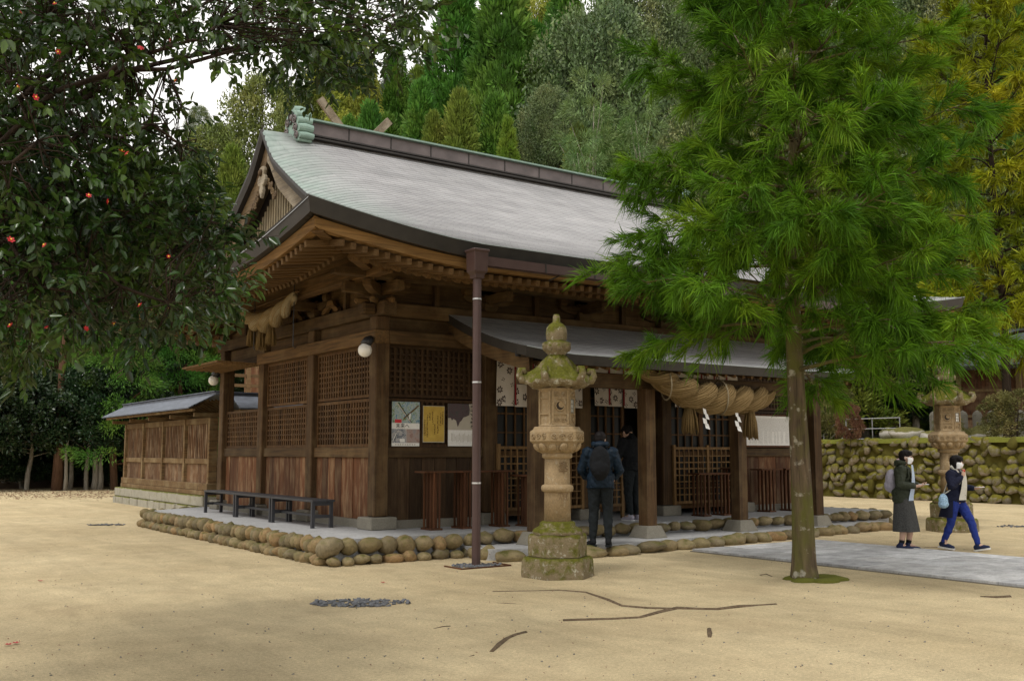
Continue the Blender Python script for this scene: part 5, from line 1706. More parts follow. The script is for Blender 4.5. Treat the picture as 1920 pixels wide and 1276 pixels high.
def rdir(n, r): return unit(r.normal(size=(n, 3)))

def branch_path(a, d, L, r, sag=.1, wig=.12, n=6):
    pts = [Vector(a)]; d = Vector(d).normalized()
    for k in range(n):
        d = (d + Vector((r.normal() * wig, r.normal() * wig, r.normal() * wig - sag / n))).normalized()
        pts.append(pts[-1] + d * L / n)
    return pts
def interp(pts, t):
    f = t * (len(pts) - 1); i = min(int(f), len(pts) - 2)
    return pts[i].lerp(pts[i + 1], f - i), (pts[i + 1] - pts[i]).normalized()

# ---- conifer with long hanging needles (foreground, right)
def tuft_conifer(seed, H, z0, z1len, n_br, tufts_per, needles, nl, nw, top_len=.5, rad=.19, thin=1.0, up0=.05, lift=None):
    r = np.random.default_rng(seed)
    tr = MB()
    zs = [0, .06, .18, .4, .8, 1.4, 2.2, 3.2, 4.5, 6, 7.5, 9, H]
    pth = [Vector((.012 * z * sin(z * .9 + seed), .010 * z * cos(z * .7 + seed), z)) for z in zs]
    rd = [rad * 1.22, rad * 1.12, rad * 1.0, rad * .92, rad * .86, rad * .80, rad * .73, rad * .64, rad * .53, rad * .40, rad * .29, rad * .17, .02]
    tr.tube(pth, rd, 20, True, .08)
    br = MB()
    TP = []; TD = []
    for b in range(n_br):
        f = (b + .5) / n_br
        z = z0 + (H - z0 - .2) * f ** 1.08
        L = (z1len * (1 - f) ** .62 + top_len * f) * r.uniform(.72, 1.12)
        az = b * 2.399 + r.normal() * .25
        if lift is not None and f < .16 and cos(az - lift) > -.1: z += .62
        d = Vector((cos(az), sin(az), up0 + .35 * f + r.normal() * .12))
        base, _ = interp(pth, 0); k = np.searchsorted(zs, z) - 1; k = max(0, min(k, len(zs) - 2))
        base = pth[k].lerp(pth[k + 1], (z - zs[k]) / (zs[k + 1] - zs[k]))
        P = branch_path(base, d, L, r, .34 * (1 - f) ** 3 - .25 * f, .07, 7)
        br.tube(P, [max(.006, .030 * (1 - f * .6) * (1 - i / 9)) for i in range(8)], 6)
        ns = max(4, int(L / .17 * thin))
        for q in range(ns):
            t = .22 + .78 * (q + r.random()) / ns
            p, dd = interp(P, min(t, .999))
            side = -1 if q % 2 else 1
            sd_ = Vector((-dd.y, dd.x, 0)).normalized() * side
            sub_d = dd * .70 + sd_ * r.uniform(.3, 1.0) + Vector((0, 0, r.uniform(-.65, .75)))
            SL = L * .30 * (1.15 - t * .55) * r.uniform(.7, 1.2) + .10
            S = branch_path(p, sub_d, SL, r, .30, .10, 4)
            br.tube(S, [.008, .007, .006, .005, .004], 4)
            for w in range(tufts_per):
                tt = .25 + .75 * (w + r.random()) / tufts_per
                pp, d2 = interp(S, min(tt, .999))
                rv = Vector(r.normal(size=3)) * .42
                TP.append(pp); TD.append((d2 + rv + Vector((0, 0, -.10 + .25 * f))).normalized())
        TP.append(P[-1]); TD.append((P[-1] - P[-2]).normalized())
    TP = np.array(TP); TD = np.array(TD); m = len(TP)
    # each tuft: a fan of rope-like shoots clothed in needles, arching over at the tip
    idx = np.repeat(np.arange(m), needles); n = len(idx)
    D = unit(TD[idx] + rdir(n, r) * .62 + np.array([0, 0, .10]))
    L = nl * r.uniform(.55, 1.25, n)
    P0 = TP[idx] + rdir(n, r) * .03
    dz = np.zeros((n, 3)); dz[:, 2] = -L * r.uniform(.02, .42, n)
    P1 = P0 + D * (L * .55)[:, None] + dz * .25
    P2 = P0 + D * (L * .95)[:, None] + dz
    S = np.cross(D, rdir(n, r)); S = unit(S)
    w = nw * r.uniform(.7, 1.25, n)[:, None]
    V = np.empty((n, 6, 3), np.float32)
    V[:, 0] = P0 - S * w * .35; V[:, 1] = P0 + S * w * .35; V[:, 2] = P1 + S * w * .55; V[:, 3] = P1 - S * w * .55; V[:, 4] = P2 + S * w * .12; V[:, 5] = P2 - S * w * .12
    V = V.reshape(-1, 3); bb = np.arange(n)[:, None] * 6
    F = np.concatenate([bb + np.array([[0, 1, 2, 3]]), bb + np.array([[3, 2, 4, 5]])], 0)
    return tr, br, V, F
M['bark_root'] = bark('dusty root bark', (.06, .042, .027), (.17, .125, .08))
hero_p = on_z(1508, 1086)
hero = thing('conifer_tree', 'young conifer with long drooping needles standing in the sand before the hall', 'tree', tuple(hero_p))
tr, br, V, F = tuft_conifer(5, 12.5, 2.5, 2.35, 136, 6, 24, .25, .0100, rad=.150, up0=.20, lift=radians(145) - 2.0)
mw = T(*hero_p, 2.0)
tr.build('trunk', M['bark'], hero, smooth=True, mw=mw)
o = br.build('branches', M['bark'], hero, smooth=True, mw=mw); o["kind"] = "stuff"
link('crown', np_mesh('crown', V, F, M['f_hero']), hero, mw)
# moss at its foot and surface roots
mm = MB()
for k in range(7):
    a = k * 1.1
    mm.ball((hero_p.x + .25 * cos(a) + .12, hero_p.y + .22 * sin(a) - .08, 0), (.20, .15, .045), 10, 6)
mm.build('moss_mound', M['mossgreen'], hero, smooth=True)
for pts, r0 in (([(1455, 1132), (1420, 1134), (1385, 1138), (1345, 1142), (1310, 1141), (1270, 1141), (1235, 1147), (1200, 1157), (1150, 1160), (1100, 1162), (1055, 1163)], .035),
                ([(1300, 1141), (1260, 1141), (1215, 1140), (1170, 1136), (1140, 1124), (1100, 1110), (1050, 1106), (1000, 1107), (925, 1108)], .028),
                ([(988, 1184), (968, 1188), (950, 1196), (935, 1208), (922, 1221)], .032), ([(890, 1228), (876, 1230), (862, 1233)], .016), ([(980, 1132), (950, 1130), (905, 1128)], .014),
                ([(843, 1173), (828, 1174), (812, 1177)], .016), ([(1330, 1178), (1332, 1186), (1328, 1194)], .030), ([(1895, 1118), (1870, 1120), (1840, 1118)], .03), ([(1450, 1080), (1438, 1076), (1425, 1078)], .02), ([(1760, 1026), (1735, 1025)], .02)):
    P = [on_z(a, b) for a, b in pts]
    P = [Vector((p.x + random.uniform(-.015, .015), p.y + random.uniform(-.015, .015), -.009 + random.uniform(-.005, .006))) for p in P]
    n = len(P)
    MB().tube(P, [r0 * .70 * (.75 + .5 * sin(pi * (k + .6) / n)) for k in range(n)], 8, True, .25)  .build('surface_root', M['bark_root'], hero, smooth=True)

# ---- golden conifers at the right edge
gp = at(1893, 848, 38)
gold = thing('conifer_tree', 'golden green conifer at the right edge of the picture', 'tree', (gp.x, gp.y, 1.9))
tr, br, V, F = tuft_conifer(8, 13.0, 1.9, 1.75, 125, 5, 15, .26, .018, rad=.10, up0=.3)
gmw = T(gp.x, gp.y, 1.9, .5, 1.75)
tr.build('trunk', M['bark_dark'], gold, smooth=True, mw=gmw)
o = br.build('branches', M['bark_dark'], gold, smooth=True, mw=gmw); o["kind"] = "stuff"
link('crown', np_mesh('crown', V, F, M['f_gold']), gold, gmw)

# ---- camellia overhanging from the left
r = np.random.default_rng(3)
outline = [(-420, -420), (-420, 640), (-150, 700), (0, 640), (60, 655), (150, 600), (250, 615), (330, 600), (400, 585), (438, 560), (425, 500), (440, 440), (400, 400), (372, 330), (338, 262), (322, 225), (330, 180), (372, 150), (405, 95), (450, 75), (500, 130), (560, 150), (590, 175), (640, 120), (700, 150), (745, 120), (790, 80), (800, 30), (790, -60), (800, -420)]
def inside(x, y):
    c = False; j = len(outline) - 1
    for i in range(len(outline)):
        xi, yi = outline[i]; xj, yj = outline[j]
        if (yi > y) != (yj > y) and x < (xj - xi) * (y - yi) / (yj - yi) + xi: c = not c
        j = i
    return c
def dens(x, y):                # how closed the crown is
    if x > 270 and 80 < y < 260 and x < 420: return .16
    if y < 260 and x > 130: return .40
    if x > 330: return .75
    if y < 330: return .55
    if y > 470: return .6
    return 1.0
root = at(-330, 1000, 7.6); root.z = 0
cam_t = thing('camellia_tree', 'large camellia with red blossoms overhanging the yard from the left', 'tree', tuple(root))
trunk_top = at(-260, 420, 7.4)
MB().tube([root, root + Vector((.05, 0, .5)), root.lerp(trunk_top, .5) + Vector((-.1, .05, 0)), trunk_top], [.22, .17, .14, .11], 12, jit=.1).build('trunk', M['bark_pale'], cam_t, smooth=True)
limbs = []
bm_ = MB()
for (tx, ty, td) in ((420, 540, 7.6), (300, 560, 6.4), (250, 380, 7.2), (330, 250, 6.6), (180, 150, 7.4), (420, 60, 6.9), (620, 80, 7.6), (760, 30, 8.0), (120, 560, 6.3), (60, 300, 6.2), (100, 20, 7.0), (420, 420, 7.0), (560, -60, 7.4)):
    tip = at(tx, ty, td)
    mid = trunk_top.lerp(tip, .5) + Vector((r.normal() * .15, r.normal() * .15, .25 + r.normal() * .1))
    P = [trunk_top.lerp(mid, k / 4) if k < 4 else mid.lerp(tip, (k - 4) / 5) for k in range(10)]
    P = [p + Vector(r.normal(size=3)) * .04 for p in P]
    bm_.tube(P, [.022 * (1 - k / 11) + .004 for k in range(10)], 7)
    limbs += P[2:]
LP_ = []; LD_ = []
la = np.array([tuple(p) for p in limbs])
n_cl = 0; tries = 0
flowers = []
while n_cl < 1250 and tries < 40000:
    tries += 1
    if n_cl < 980: px, py = r.uniform(-60, 800), r.uniform(-60, 680)
    else: px, py = r.uniform(-400, 800), r.uniform(-400, 700)
    if not inside(px, py) or r.random() > dens(px, py): continue
    dd = r.uniform(6.2, 9.6)
    c = at(px, py, dd); n_cl += 1
    cn = np.array(c)
    j = np.argmin(((la - cn) ** 2).sum(1))
    a = Vector(la[j])
    mid = a.lerp(c, .5) + Vector((0, 0, .06))
    if (a - c).length < 1.5:
        off = Vector(r.normal(size=3)) * .10
        bm_.tube([a, a.lerp(c, .33) + off, a.lerp(c, .68) + off * .6 + Vector((0, 0, .05)), c], [.006, .005, .004, .002], 4)
    tdv = (c - mid).normalized()
    tw = [c + (tdv * .9 + Vector(r.normal(size=3)) * .5).normalized() * r.uniform(.18, .34) for _ in range(3)]
    for e in tw:
        bm_.tube([c, e], [.0025, .0015], 3, False)
        d0 = (e - c).normalized()
        m = 10
        for k in range(m):
            t = .15 + .85 * k / (m - 1)
            LP_.append(c.lerp(e, t)); s_ = Vector(r.normal(size=3)); s_ = (s_ - d0 * s_.dot(d0)).normalized()
            LD_.append((d0 * .65 + s_ * .85 + Vector((0, 0, -.28))).normalized())
    if r.random() < .05 and px > -40: flowers.append(c + Vector((0, 0, -.03)))
LP_ = np.array([tuple(p) for p in LP_]); LD_ = np.array([tuple(p) for p in LD_])
nn = unit(np.array([0, 0, 1.0]) + rdir(len(LP_), r) * .75)
V, F = quad_leaves(LP_, LD_, nn, r.uniform(.056, .092, len(LP_)), r.uniform(.026, .040, len(LP_)))
o = bm_.build('branches', M['bark_dark'], cam_t, smooth=True); o["kind"] = "stuff"
link('crown', np_mesh('crown', V, F, M['f_camellia']), cam_t)
for (px, py, d) in ((103, 8, 6), (40, 22, 6.3), (110, 97, 6), (264, 88, 6.2), (330, 152, 6.2), (36, 161, 5.6), (66, 183, 5.6), (318, 75, 6.5), (236, 286, 6.0), (228, 284, 6.1), (166, 367, 5.9), (200, 378, 6.2), (316, 480, 6.0), (86, 612, 6.4), (161, 616, 6.2), (213, 604, 6.4), (425, 508, 7.2), (20, 610, 6.2), (810, 20, 7.6), (375, 452, 7.0), (263, 572, 6.3), (20, 450, 5.8), (84, 460, 5.8)):
    c = at(px, py, d)
    rot = Euler((r.uniform(.4, 3.0), r.uniform(-1.2, 1.2), r.uniform(-3, 3))).to_matrix()
    fb = MB(); blossom(fb, c, r.uniform(.012, .021), rot)
    fo = fb.build('blossom', M['petal'], cam_t)
    MB().ball(Vector(c) + rot @ Vector((0, 0, .008)), .005, 6, 5).build('stamens', M['stamen'], fo, smooth=True)

# ---- hillside trees: crowns built once per kind, then copied
def clumps_crown(seed, H, R, base, kind, n_cl, leaves, lsize, lw, flat=.8, spread=1.0):
    r = np.random.default_rng(seed)
    C = []; CR = []
    for k in range(n_cl):
        f = (k + r.random()) / n_cl                  # bottom..top
        if kind == 'broad':
            z = base + (H - base) * f
            rr = R * sqrt(max(0.02, 1 - (2 * f - .85) ** 2 / 1.35)) if f > .42 else R * (.80 + .20 * f / .42)
            q = r.uniform(.60, 1.06); cr = R * r.uniform(.13, .27)
        elif kind == 'cone':
            z = base + (H - base) * f
            rr = R * ((1 - f) ** .72 + .03); q = r.uniform(.55, 1.12); cr = R * (.10 + .09 * (1 - f)) * r.uniform(.8, 1.35)
        elif kind == 'plume':
            z = base + (H - base) * f ** .8
            rr = R * (1 - .45 * f); q = r.uniform(.3, 1.0); cr = R * r.uniform(.20, .30)
        else:  # layered
            z = base + (H - base) * (round(f * 9) / 9 + r.normal() * .012)
            rr = R * (1 - .62 * f); q = r.uniform(.35, 1.0); cr = R * r.uniform(.16, .26)
        a = k * 2.399963 + r.normal() * .3
        C.append((rr * q * cos(a), rr * q * sin(a), z)); CR.append(cr)
    C = np.array(C); CR = np.array(CR)
    idx = np.repeat(np.arange(n_cl), leaves)
    n = len(idx)
    d = rdir(n, r); d[:, 2] = np.abs(d[:, 2]) * np.where(r.random(n) < .78, 1, -1)
    rad = r.random(n) ** .38
    fl = np.array([1, 1, flat])
    P = C[idx] + d * fl * (CR[idx] * rad)[:, None]
    out = unit(np.concatenate([C[idx][:, :2], np.zeros((n, 1))], 1))
    if kind == 'broad':
        D = unit(d * .7 + out * .3 + rdir(n, r) * .8); Nn = unit(d + rdir(n, r) * .7)
    elif kind == 'cone':
        D = unit(d * .8 + out * .4 + np.array([0, 0, .45]) + rdir(n, r) * .35); Nn = rdir(n, r)
    elif kind == 'plume':
        D = unit(d * .5 + out * .5 + np.array([0, 0, -.6]) + rdir(n, r) * .35); Nn = rdir(n, r)
    else:
        D = unit(out * .8 + d * .5 + np.array([0, 0, -.15]) + rdir(n, r) * .4); Nn = unit(np.array([0, 0, 1.0]) + rdir(n, r) * .6)
    V, F = dia_leaves(P, D, Nn, lsize * r.uniform(.6, 1.3, n), lw * r.uniform(.7, 1.2, n))
    return V, F, C
def trunk_mb(H, rad, C, r, lean=.02, nb=16, fork=False):
    t = MB()
    P = [Vector((lean * H * sin(k), lean * H * cos(k * 1.3) - lean * H, H * k / 7)) for k in range(8)]
    P[0] = Vector((0, 0, -.6))
    t.tube(P, [rad * (1.15 - k * .145) for k in range(8)], 10, True, .1)
    for i in r.choice(len(C), min(nb, len(C)), replace=False):
        c = Vector(C[i]); z = max(H * .12, c.z * .78)
        f = min(.99, z / H); p, _ = interp(P, f)
        t.tube([p, p.lerp(c, .5) + Vector((0, 0, -.03 * H * .2)), c], [rad * .28, rad * .18, rad * .06], 5)
    return t
KINDS = {}
def kind_of(key, H, R, base, shape, n_cl, leaves, ls, lw, mat, bark_, seed, flat=.8, rad=.2):
    V, F, C = clumps_crown(seed, H, R, base, shape, n_cl, leaves, ls, lw, flat)
    rr = np.random.default_rng(seed)
    KINDS[key] = (H, R, np_mesh('crown_' + key, V, F, M[mat]), trunk_mb(H * .96, rad, C, rr).mesh('trunk_' + key, M[bark_], True))
kind_of('cedar', 15, 2.7, 1.5, 'cone', 380, 95, .30, .085, 'f_cedar', 'bark_red', 21)
kind_of('cedar_b', 13, 3.0, 1.0, 'cone', 340, 95, .30, .085, 'f_cedar2', 'bark_red', 22)
kind_of('cedar_c', 15, 3.0, 1.0, 'cone', 380, 95, .31, .09, 'f_cedar', 'bark_red', 23)
kind_of('broad', 11, 4.0, 2.5, 'broad', 170, 160, .26, .13, 'f_broad', 'bark_pale', 24)
kind_of('grey', 12, 4.6, 1.5, 'broad', 280, 190, .19, .10, 'f_grey', 'bark_dark', 25)
kind_of('bamboo', 12, 2.6, 2.5, 'plume', 110, 200, .34, .075, 'f_bamboo', 'bark_pale', 26, 1.3, .06)
kind_of('pine', 11, 3.2, 2.5, 'layered', 62, 260, .34, .035, 'f_pine', 'bark_pale', 27, .55, .16)
kind_of('cypress', 10, 3.4, 1.5, 'layered', 150, 190, .26, .06, 'f_cypress', 'bark_red', 28, .5, .2)
kind_of('dark', 6, 2.6, 2.1, 'broad', 130, 240, .20, .095, 'f_dark', 'bark_pale', 29, .85, .12)
kind_of('lime', 5, 1.1, .3, 'cone', 90, 170, .22, .05, 'f_lime', 'bark_red', 30, 1.2, .08)
kind_of('russet', 2.2, 1.3, .2, 'broad', 50, 160, .12, .06, 'f_russet', 'bark_dark', 31, .9, .03)
kind_of('shrub', 2.0, 1.2, .2, 'broad', 55, 170, .10, .045, 'f_shrub', 'bark_dark', 32, .9, .03)
def ground_at(x, y):
    if x > 30.3 and 8 < y < 60: return max(1.9, hill_z(x, y))
    return max(0.0, hill_z(x, y))
def tree(key, px, py_top, width, d, label, name, cat='tree', group=None, base=None, hf=1.0):
    H, R, cm, tm = KINDS[key]
    top = at(px, py_top, d)
    g = ground_at(top.x, top.y) if base is None else base
    w_m = width / 1890 * d * 1.02
    sxy = w_m / (2 * R)
    sz = max((top.z - g) / H, sxy * .6)
    if sz > sxy * 1.7: g = top.z - sxy * 1.7 * H; g = max(g, ground_at(top.x, top.y)); sz = (top.z - g) / H
    t = thing(name, label, cat, (top.x, top.y, g), group)
    mw = T(top.x, top.y, g, random.random() * 6.28, (sxy, sxy, sz))
    link('trunk', tm, t, mw); link('crown', cm, t, mw)
    return t
HG = 'trees on the wooded hillside'
LIST = [
 ('grey', 374, 204, 56, 84, 'small dark tree on the skyline, left of the roof peak', 'broadleaf_tree'),
 ('broad', 405, 248, 140, 70, 'olive broadleaf tree above the camellia, left of the gable', 'broadleaf_tree'),
 ('broad', 498, 156, 170, 74, 'tall rounded tree directly behind the ridge ornament', 'broadleaf_tree'),
 ('cedar_b', 436, 285, 150, 56, 'yellowish tree just left of the gable peak', 'cedar_tree'),
 ('cedar_b', 372, 330, 120, 52, 'brownish green tree low between camellia and gable', 'cedar_tree'),
 ('broad', 572, 172, 120, 66, 'broadleaf tree above the left forked finial', 'broadleaf_tree'),
 ('bamboo', 612, 125, 95, 66, 'feathery bamboo left of the brightest bamboo clump', 'bamboo'),
 ('bamboo', 668, 92, 125, 60, 'bright yellow green bamboo clump above the forked finials', 'bamboo'),
 ('cedar', 742, 110, 160, 62, 'cedar right of the bright bamboo', 'cedar_tree'),
 ('cedar_c', 695, 205, 170, 50, 'low cedar behind the right forked finial', 'cedar_tree'),
 ('cedar', 858, -35, 240, 60, 'tall pointed cedar against the sky, left of a pair', 'cedar_tree'),
 ('cedar_c', 945, -70, 270, 57, 'tall pointed cedar against the sky, right of a pair', 'cedar_tree'),
 ('cedar_c', 790, 165, 190, 51, 'dense green cedar below the pair of tall cedars, above the ridge', 'cedar_tree'),
 ('cedar_b', 862, 185, 190, 47, 'brownish cedar in front of the tall pair, just over the ridge', 'cedar_tree'),
 ('cedar', 930, 190, 180, 48, 'cedar between the brownish cedar and the grey green tree', 'cedar_tree'),
 ('bamboo', 1005, -5, 110, 84, 'pale bamboo high on the slope right of the tall cedars', 'bamboo'),
 ('cedar', 1060, -60, 170, 74, 'dark conifer high behind the large grey green tree', 'cedar_tree'),
 ('cedar_c', 1150, -110, 170, 78, 'conifer at the top edge above the large grey green tree', 'cedar_tree'),
 ('grey', 1120, 42, 330, 56, 'large grey green broadleaf tree above the ridge', 'broadleaf_tree'),
 ('grey', 1215, -15, 260, 60, 'grey green broadleaf tree left of the young conifer top', 'broadleaf_tree'),
 ('grey', 1030, 175, 130, 50, 'small grey green tree left of the pale pine', 'broadleaf_tree'),
 ('pine', 1105, 168, 215, 45, 'pale blue green pine with bare limbs, above the ridge', 'pine_tree'),
 ('pine', 1200, 205, 170, 44, 'pine half hidden by the left boughs of the young conifer', 'pine_tree'),
 ('lime', 952, 232, 78, 41, 'small yellow green cypress standing over the ridge', 'cypress_tree'),
 ('pine', 1090, 268, 150, 41, 'low pale pine just above the ridge line', 'pine_tree'),
 ('grey', 1340, -60, 280, 66, 'grey green tree behind the top of the young conifer', 'broadleaf_tree'),
 ('broad', 1420, 120, 250, 54, 'olive tree seen through the middle of the young conifer', 'broadleaf_tree'),
 ('cedar_c', 1500, -110, 230, 68, 'cedar behind the trunk of the young conifer', 'cedar_tree'),
 ('grey', 1640, -40, 260, 62, 'grey green tree right of the young conifer top', 'broadleaf_tree'),
 ('grey', 1765, -20, 190, 60, 'grey green tree left of the golden conifer top', 'broadleaf_tree'),
 ('cedar_b', 1725, 62, 150, 50, 'russet tinged cedar between young conifer and golden conifer', 'cedar_tree'),
 ('broad', 1600, 240, 230, 50, 'olive tree right of the young conifer trunk', 'broadleaf_tree'),
 ('grey', 1780, 230, 200, 50, 'dark grey green tree behind the golden conifer', 'broadleaf_tree'),
 ('cedar', 1900, -40, 170, 56, 'cedar behind the golden conifer at the right edge', 'cedar_tree'),
 ('broad', 1890, 330, 220, 50, 'olive tree above the small shrine at far right', 'broadleaf_tree'),
 ('broad', 1700, 430, 230, 48, 'olive tree behind the half hidden small shrine', 'broadleaf_tree'),
 ('cedar_b', 1560, 470, 190, 47, 'brownish cedar beyond the end of the hall roof', 'cedar_tree'),
 ('grey', 1310, 210, 230, 50, 'grey green tree behind the upper left boughs of the young conifer', 'broadleaf_tree'),
 ('broad', 1230, 330, 160, 44, 'low olive tree where ridge meets the young conifer', 'broadleaf_tree'),
]
for key, px, py, w, d, lb, nm in LIST:
    tree(key, px, py, w, d, lb, nm, 'bamboo' if key == 'bamboo' else 'tree', HG)
ORD = ['first', 'second', 'third', 'fourth', 'fifth', 'sixth', 'seventh', 'eighth', 'ninth', 'tenth', 'eleventh', 'twelfth', 'thirteenth', 'fourteenth', 'fifteenth', 'sixteenth', 'seventeenth', 'eighteenth', 'nineteenth', 'twentieth', 'twenty first', 'twenty second', 'twenty third', 'twenty fourth', 'twenty fifth', 'twenty sixth']
KN = {'cedar': 'green cedar', 'cedar_b': 'brownish cedar', 'cedar_c': 'bushy cedar', 'broad': 'olive broadleaf tree', 'grey': 'grey green tree', 'dark': 'dark evergreen'}
for k in range(26):       # canopy trees that merge into one another behind
    px_ = 560 + 1400 * (k + .2 + .6 * random.random()) / 26
    key = ('cedar', 'broad', 'cedar_c', 'grey', 'cedar_b', 'broad')[k % 6]
    tree(key, px_, random.uniform(20, 150) if px_ > 890 else random.uniform(135, 190), random.uniform(170, 260), random.uniform(64, 82), KN[key] + ' in the closed canopy high on the slope, ' + ORD[k] + ' from the left', 'canopy_tree', 'tree', 'canopy trees high on the slope')
for k in range(14):
    px_ = 620 + 620 * (k + .2 + .6 * random.random()) / 14
    key = ('cedar_c', 'cedar_b', 'cedar')[k % 3]
    tree(key, px_, random.uniform(195, 260), random.uniform(110, 160), random.uniform(45, 55), KN[key] + ' crowded just above the roof ridge, ' + ORD[k] + ' from the left', 'hillside_tree', 'tree', 'crowded trees just above the ridge')
# the wood to the left of the hall
WG = 'trees of the wood on the left'
for key, px, py, w, d, lb, nm in [
 ('cypress', 345, 470, 190, 50, 'green cypress with layered sprays above the fence roof', 'cypress_tree'),
 ('cypress', 235, 480, 190, 46, 'green cypress above the end of the fence', 'cypress_tree'),
 ('cypress', 110, 470, 210, 52, 'green cypress under the left part of the camellia', 'cypress_tree'),
 ('cypress', 10, 500, 190, 50, 'green cypress at the left edge', 'cypress_tree'),
 ('cedar', 300, 360, 170, 62, 'cedar rising behind the cypresses left of the hall', 'cedar_tree'),
 ('cedar_c', 190, 350, 180, 64, 'cedar behind the camellia, second from the left edge', 'cedar_tree'),
 ('cedar', 70, 340, 180, 66, 'cedar behind the camellia near the left edge', 'cedar_tree'),
 ('broad', 250, 340, 190, 80, 'broadleaf tree far behind the camellia', 'broadleaf_tree'),
 ('dark', 172, 700, 150, 46.5, 'dark glossy evergreen with a pale forked trunk left of the fence', 'evergreen_tree'),
 ('dark', 60, 700, 170, 47, 'dark glossy evergreen near the left edge', 'evergreen_tree'),
 ('dark', -30, 690, 150, 46, 'dark glossy evergreen cut by the left edge', 'evergreen_tree'),
 ('dark', 240, 700, 140, 47, 'dark glossy evergreen behind the fence corner', 'evergreen_tree'),
 ('dark', 115, 720, 130, 49, 'dark evergreen filling the gap behind the trunks', 'evergreen_tree'),
 ('dark', 20, 735, 150, 50, 'low dark evergreen behind the left trunks', 'evergreen_tree'),
 ('dark', 330, 640, 170, 52, 'dark evergreen behind the fence roof', 'evergreen_tree'),
 ('dark', 420, 640, 150, 55, 'dark evergreen seen under the raised shutter', 'evergreen_tree'),
]:
    tree(key, px, py, w, d, lb, nm, 'tree', WG, base=0.0)
for px, py, w, d, lb in ((45, 872, 110, 49, 'low dark undergrowth bush at the left edge'), (105, 870, 100, 49.5, 'low dark undergrowth bush left of the pale trunk'), (212, 872, 90, 48, 'low dark undergrowth bush beside the fence end'), (-10, 862, 120, 48, 'tall dark undergrowth bush cut by the left edge'), (150, 850, 120, 51, 'dark undergrowth bush behind the forked trunk'), (90, 835, 140, 54, 'dark undergrowth bush far behind the trunks'), (220, 830, 130, 56, 'dark undergrowth bush behind the fence corner')):
    tree('dark', px, py, w, d, lb, 'undergrowth_bush', 'bush', 'undergrowth bushes on the left', base=-.25)
def bare_trunk(px, py, wpx, ztop, mat, label, fork=False):
    b = on_z(px, py)
    d = math.hypot(b.x, b.y); rad = wpx / 1890 * d / 2
    t = thing('tree_trunk', label, 'tree trunk', (b.x, b.y, 0), 'bare trunks on the left')
    P = [b + Vector((.03 * sin(k * 1.7) * k * .6, .03 * cos(k), ztop * k / 6 - (.1 if k == 0 else 0))) for k in range(7)]
    MB().tube(P, [rad * (1.2 - .15 * k) if k else rad * 1.35 for k in range(7)], 10, True, .1).build('trunk', M[mat], t, smooth=True)
    if fork:
        for s in (-1, 1):
            q = P[4]
            MB().tube([q, q + Vector((s * .35, s * -.25, .7)), q + Vector((s * .6, s * -.4, 1.9))], [rad * .8, rad * .6, rad * .4], 8).build('limb', M[mat], t, smooth=True)
bare_trunk(107, 919, 15, 10, 'bark_red', 'thick reddish trunk left of the pale trunks')
bare_trunk(178, 917, 11, 3.0, 'bark_pale', 'pale forked trunk at the wood edge left of the fence', True)
bare_trunk(188, 917, 8, 2.6, 'bark_pale', 'thin pale trunk close to the forked one')
bare_trunk(122, 919, 6, 3.2, 'bark_pale', 'thin pale trunk just right of the thick reddish trunk')
bare_trunk(132, 917, 7, 3.4, 'bark_pale', 'second thin pale trunk right of the thick reddish trunk')
bare_trunk(236, 912, 20, 10, 'bark_red', 'broad trunk at the end of the fence')
bare_trunk(6, 905, 7, 2.4, 'bark_pale', 'thin pale trunk at the left edge')
bare_trunk(85, 912, 9, 2.4, 'bark_red', 'slender red trunk near the left edge')
for k, (px, py, w, d) in enumerate(((1560, 560, 170, 52), (1600, 610, 150, 50), (1650, 540, 180, 56), (1710, 600, 150, 51), (1740, 520, 180, 58), (1830, 520, 190, 56), (1920, 540, 190, 54))):
    tree('dark' if k % 2 else 'cedar_c', px, py, w, d, KN['dark' if k % 2 else 'cedar_c'] + ' in the shade behind the small shrines, ' + ORD[k] + ' from the left', 'shade_tree', 'tree', 'shade trees behind the small shrines', base=1.9)
# shrubs on the terrace
for key, px, py, w, d, lb in (('russet', 1592, 760, 44, 37, 'russet leaved shrub behind the handrail'), ('shrub', 1905, 735, 110, 36, 'brown green shrub at the right edge above the wall'), ('shrub', 1780, 785, 60, 37, 'small shrub beside the second stone lantern'), ('shrub', 1545, 700, 90, 40, 'shrub behind the last porch post'), ('dark', 1660, 700, 110, 48, 'dark bush between the two small shrines'), ('dark', 1750, 690, 110, 49, 'dark bush left of the small weathered shrine')):
    tree(key, px, py, w, d, lb, 'shrub', 'shrub', 'shrubs on the terrace', base=1.9)

# far wood that closes the slope behind the single trees
r = np.random.default_rng(77)
V_, F_, _ = [], [], 0
pp = []; 
while len(pp) < 300:
    px, d = r.uniform(640, 2500), r.uniform(54, 100)
    v = at(px, 800, d)
    pp.append((v.x, v.y, hill_z(v.x, v.y)))
pp = np.array(pp)
C = np.repeat(pp, 5, 0); C[:, :2] += r.normal(size=(len(C), 2)) * 2.0; C[:, 2] += r.uniform(1.0, 6.0, len(C))
idx = np.repeat(np.arange(len(C)), 70); n = len(idx)
d = rdir(n, r); d[:, 2] = np.abs(d[:, 2])
P = C[idx] + d * (1.9 * r.random(n) ** .4)[:, None]
V, F = dia_leaves(P, unit(d + rdir(n, r)), unit(d + rdir(n, r) * .6), r.uniform(.4, .8, n), r.uniform(.2, .4, n))
fo = link('distant_wood', np_mesh('distant_wood', V, F, M['f_broad']))
tag(fo, 'far wood closing the slope behind the single trees', 'wood', None, 'stuff')
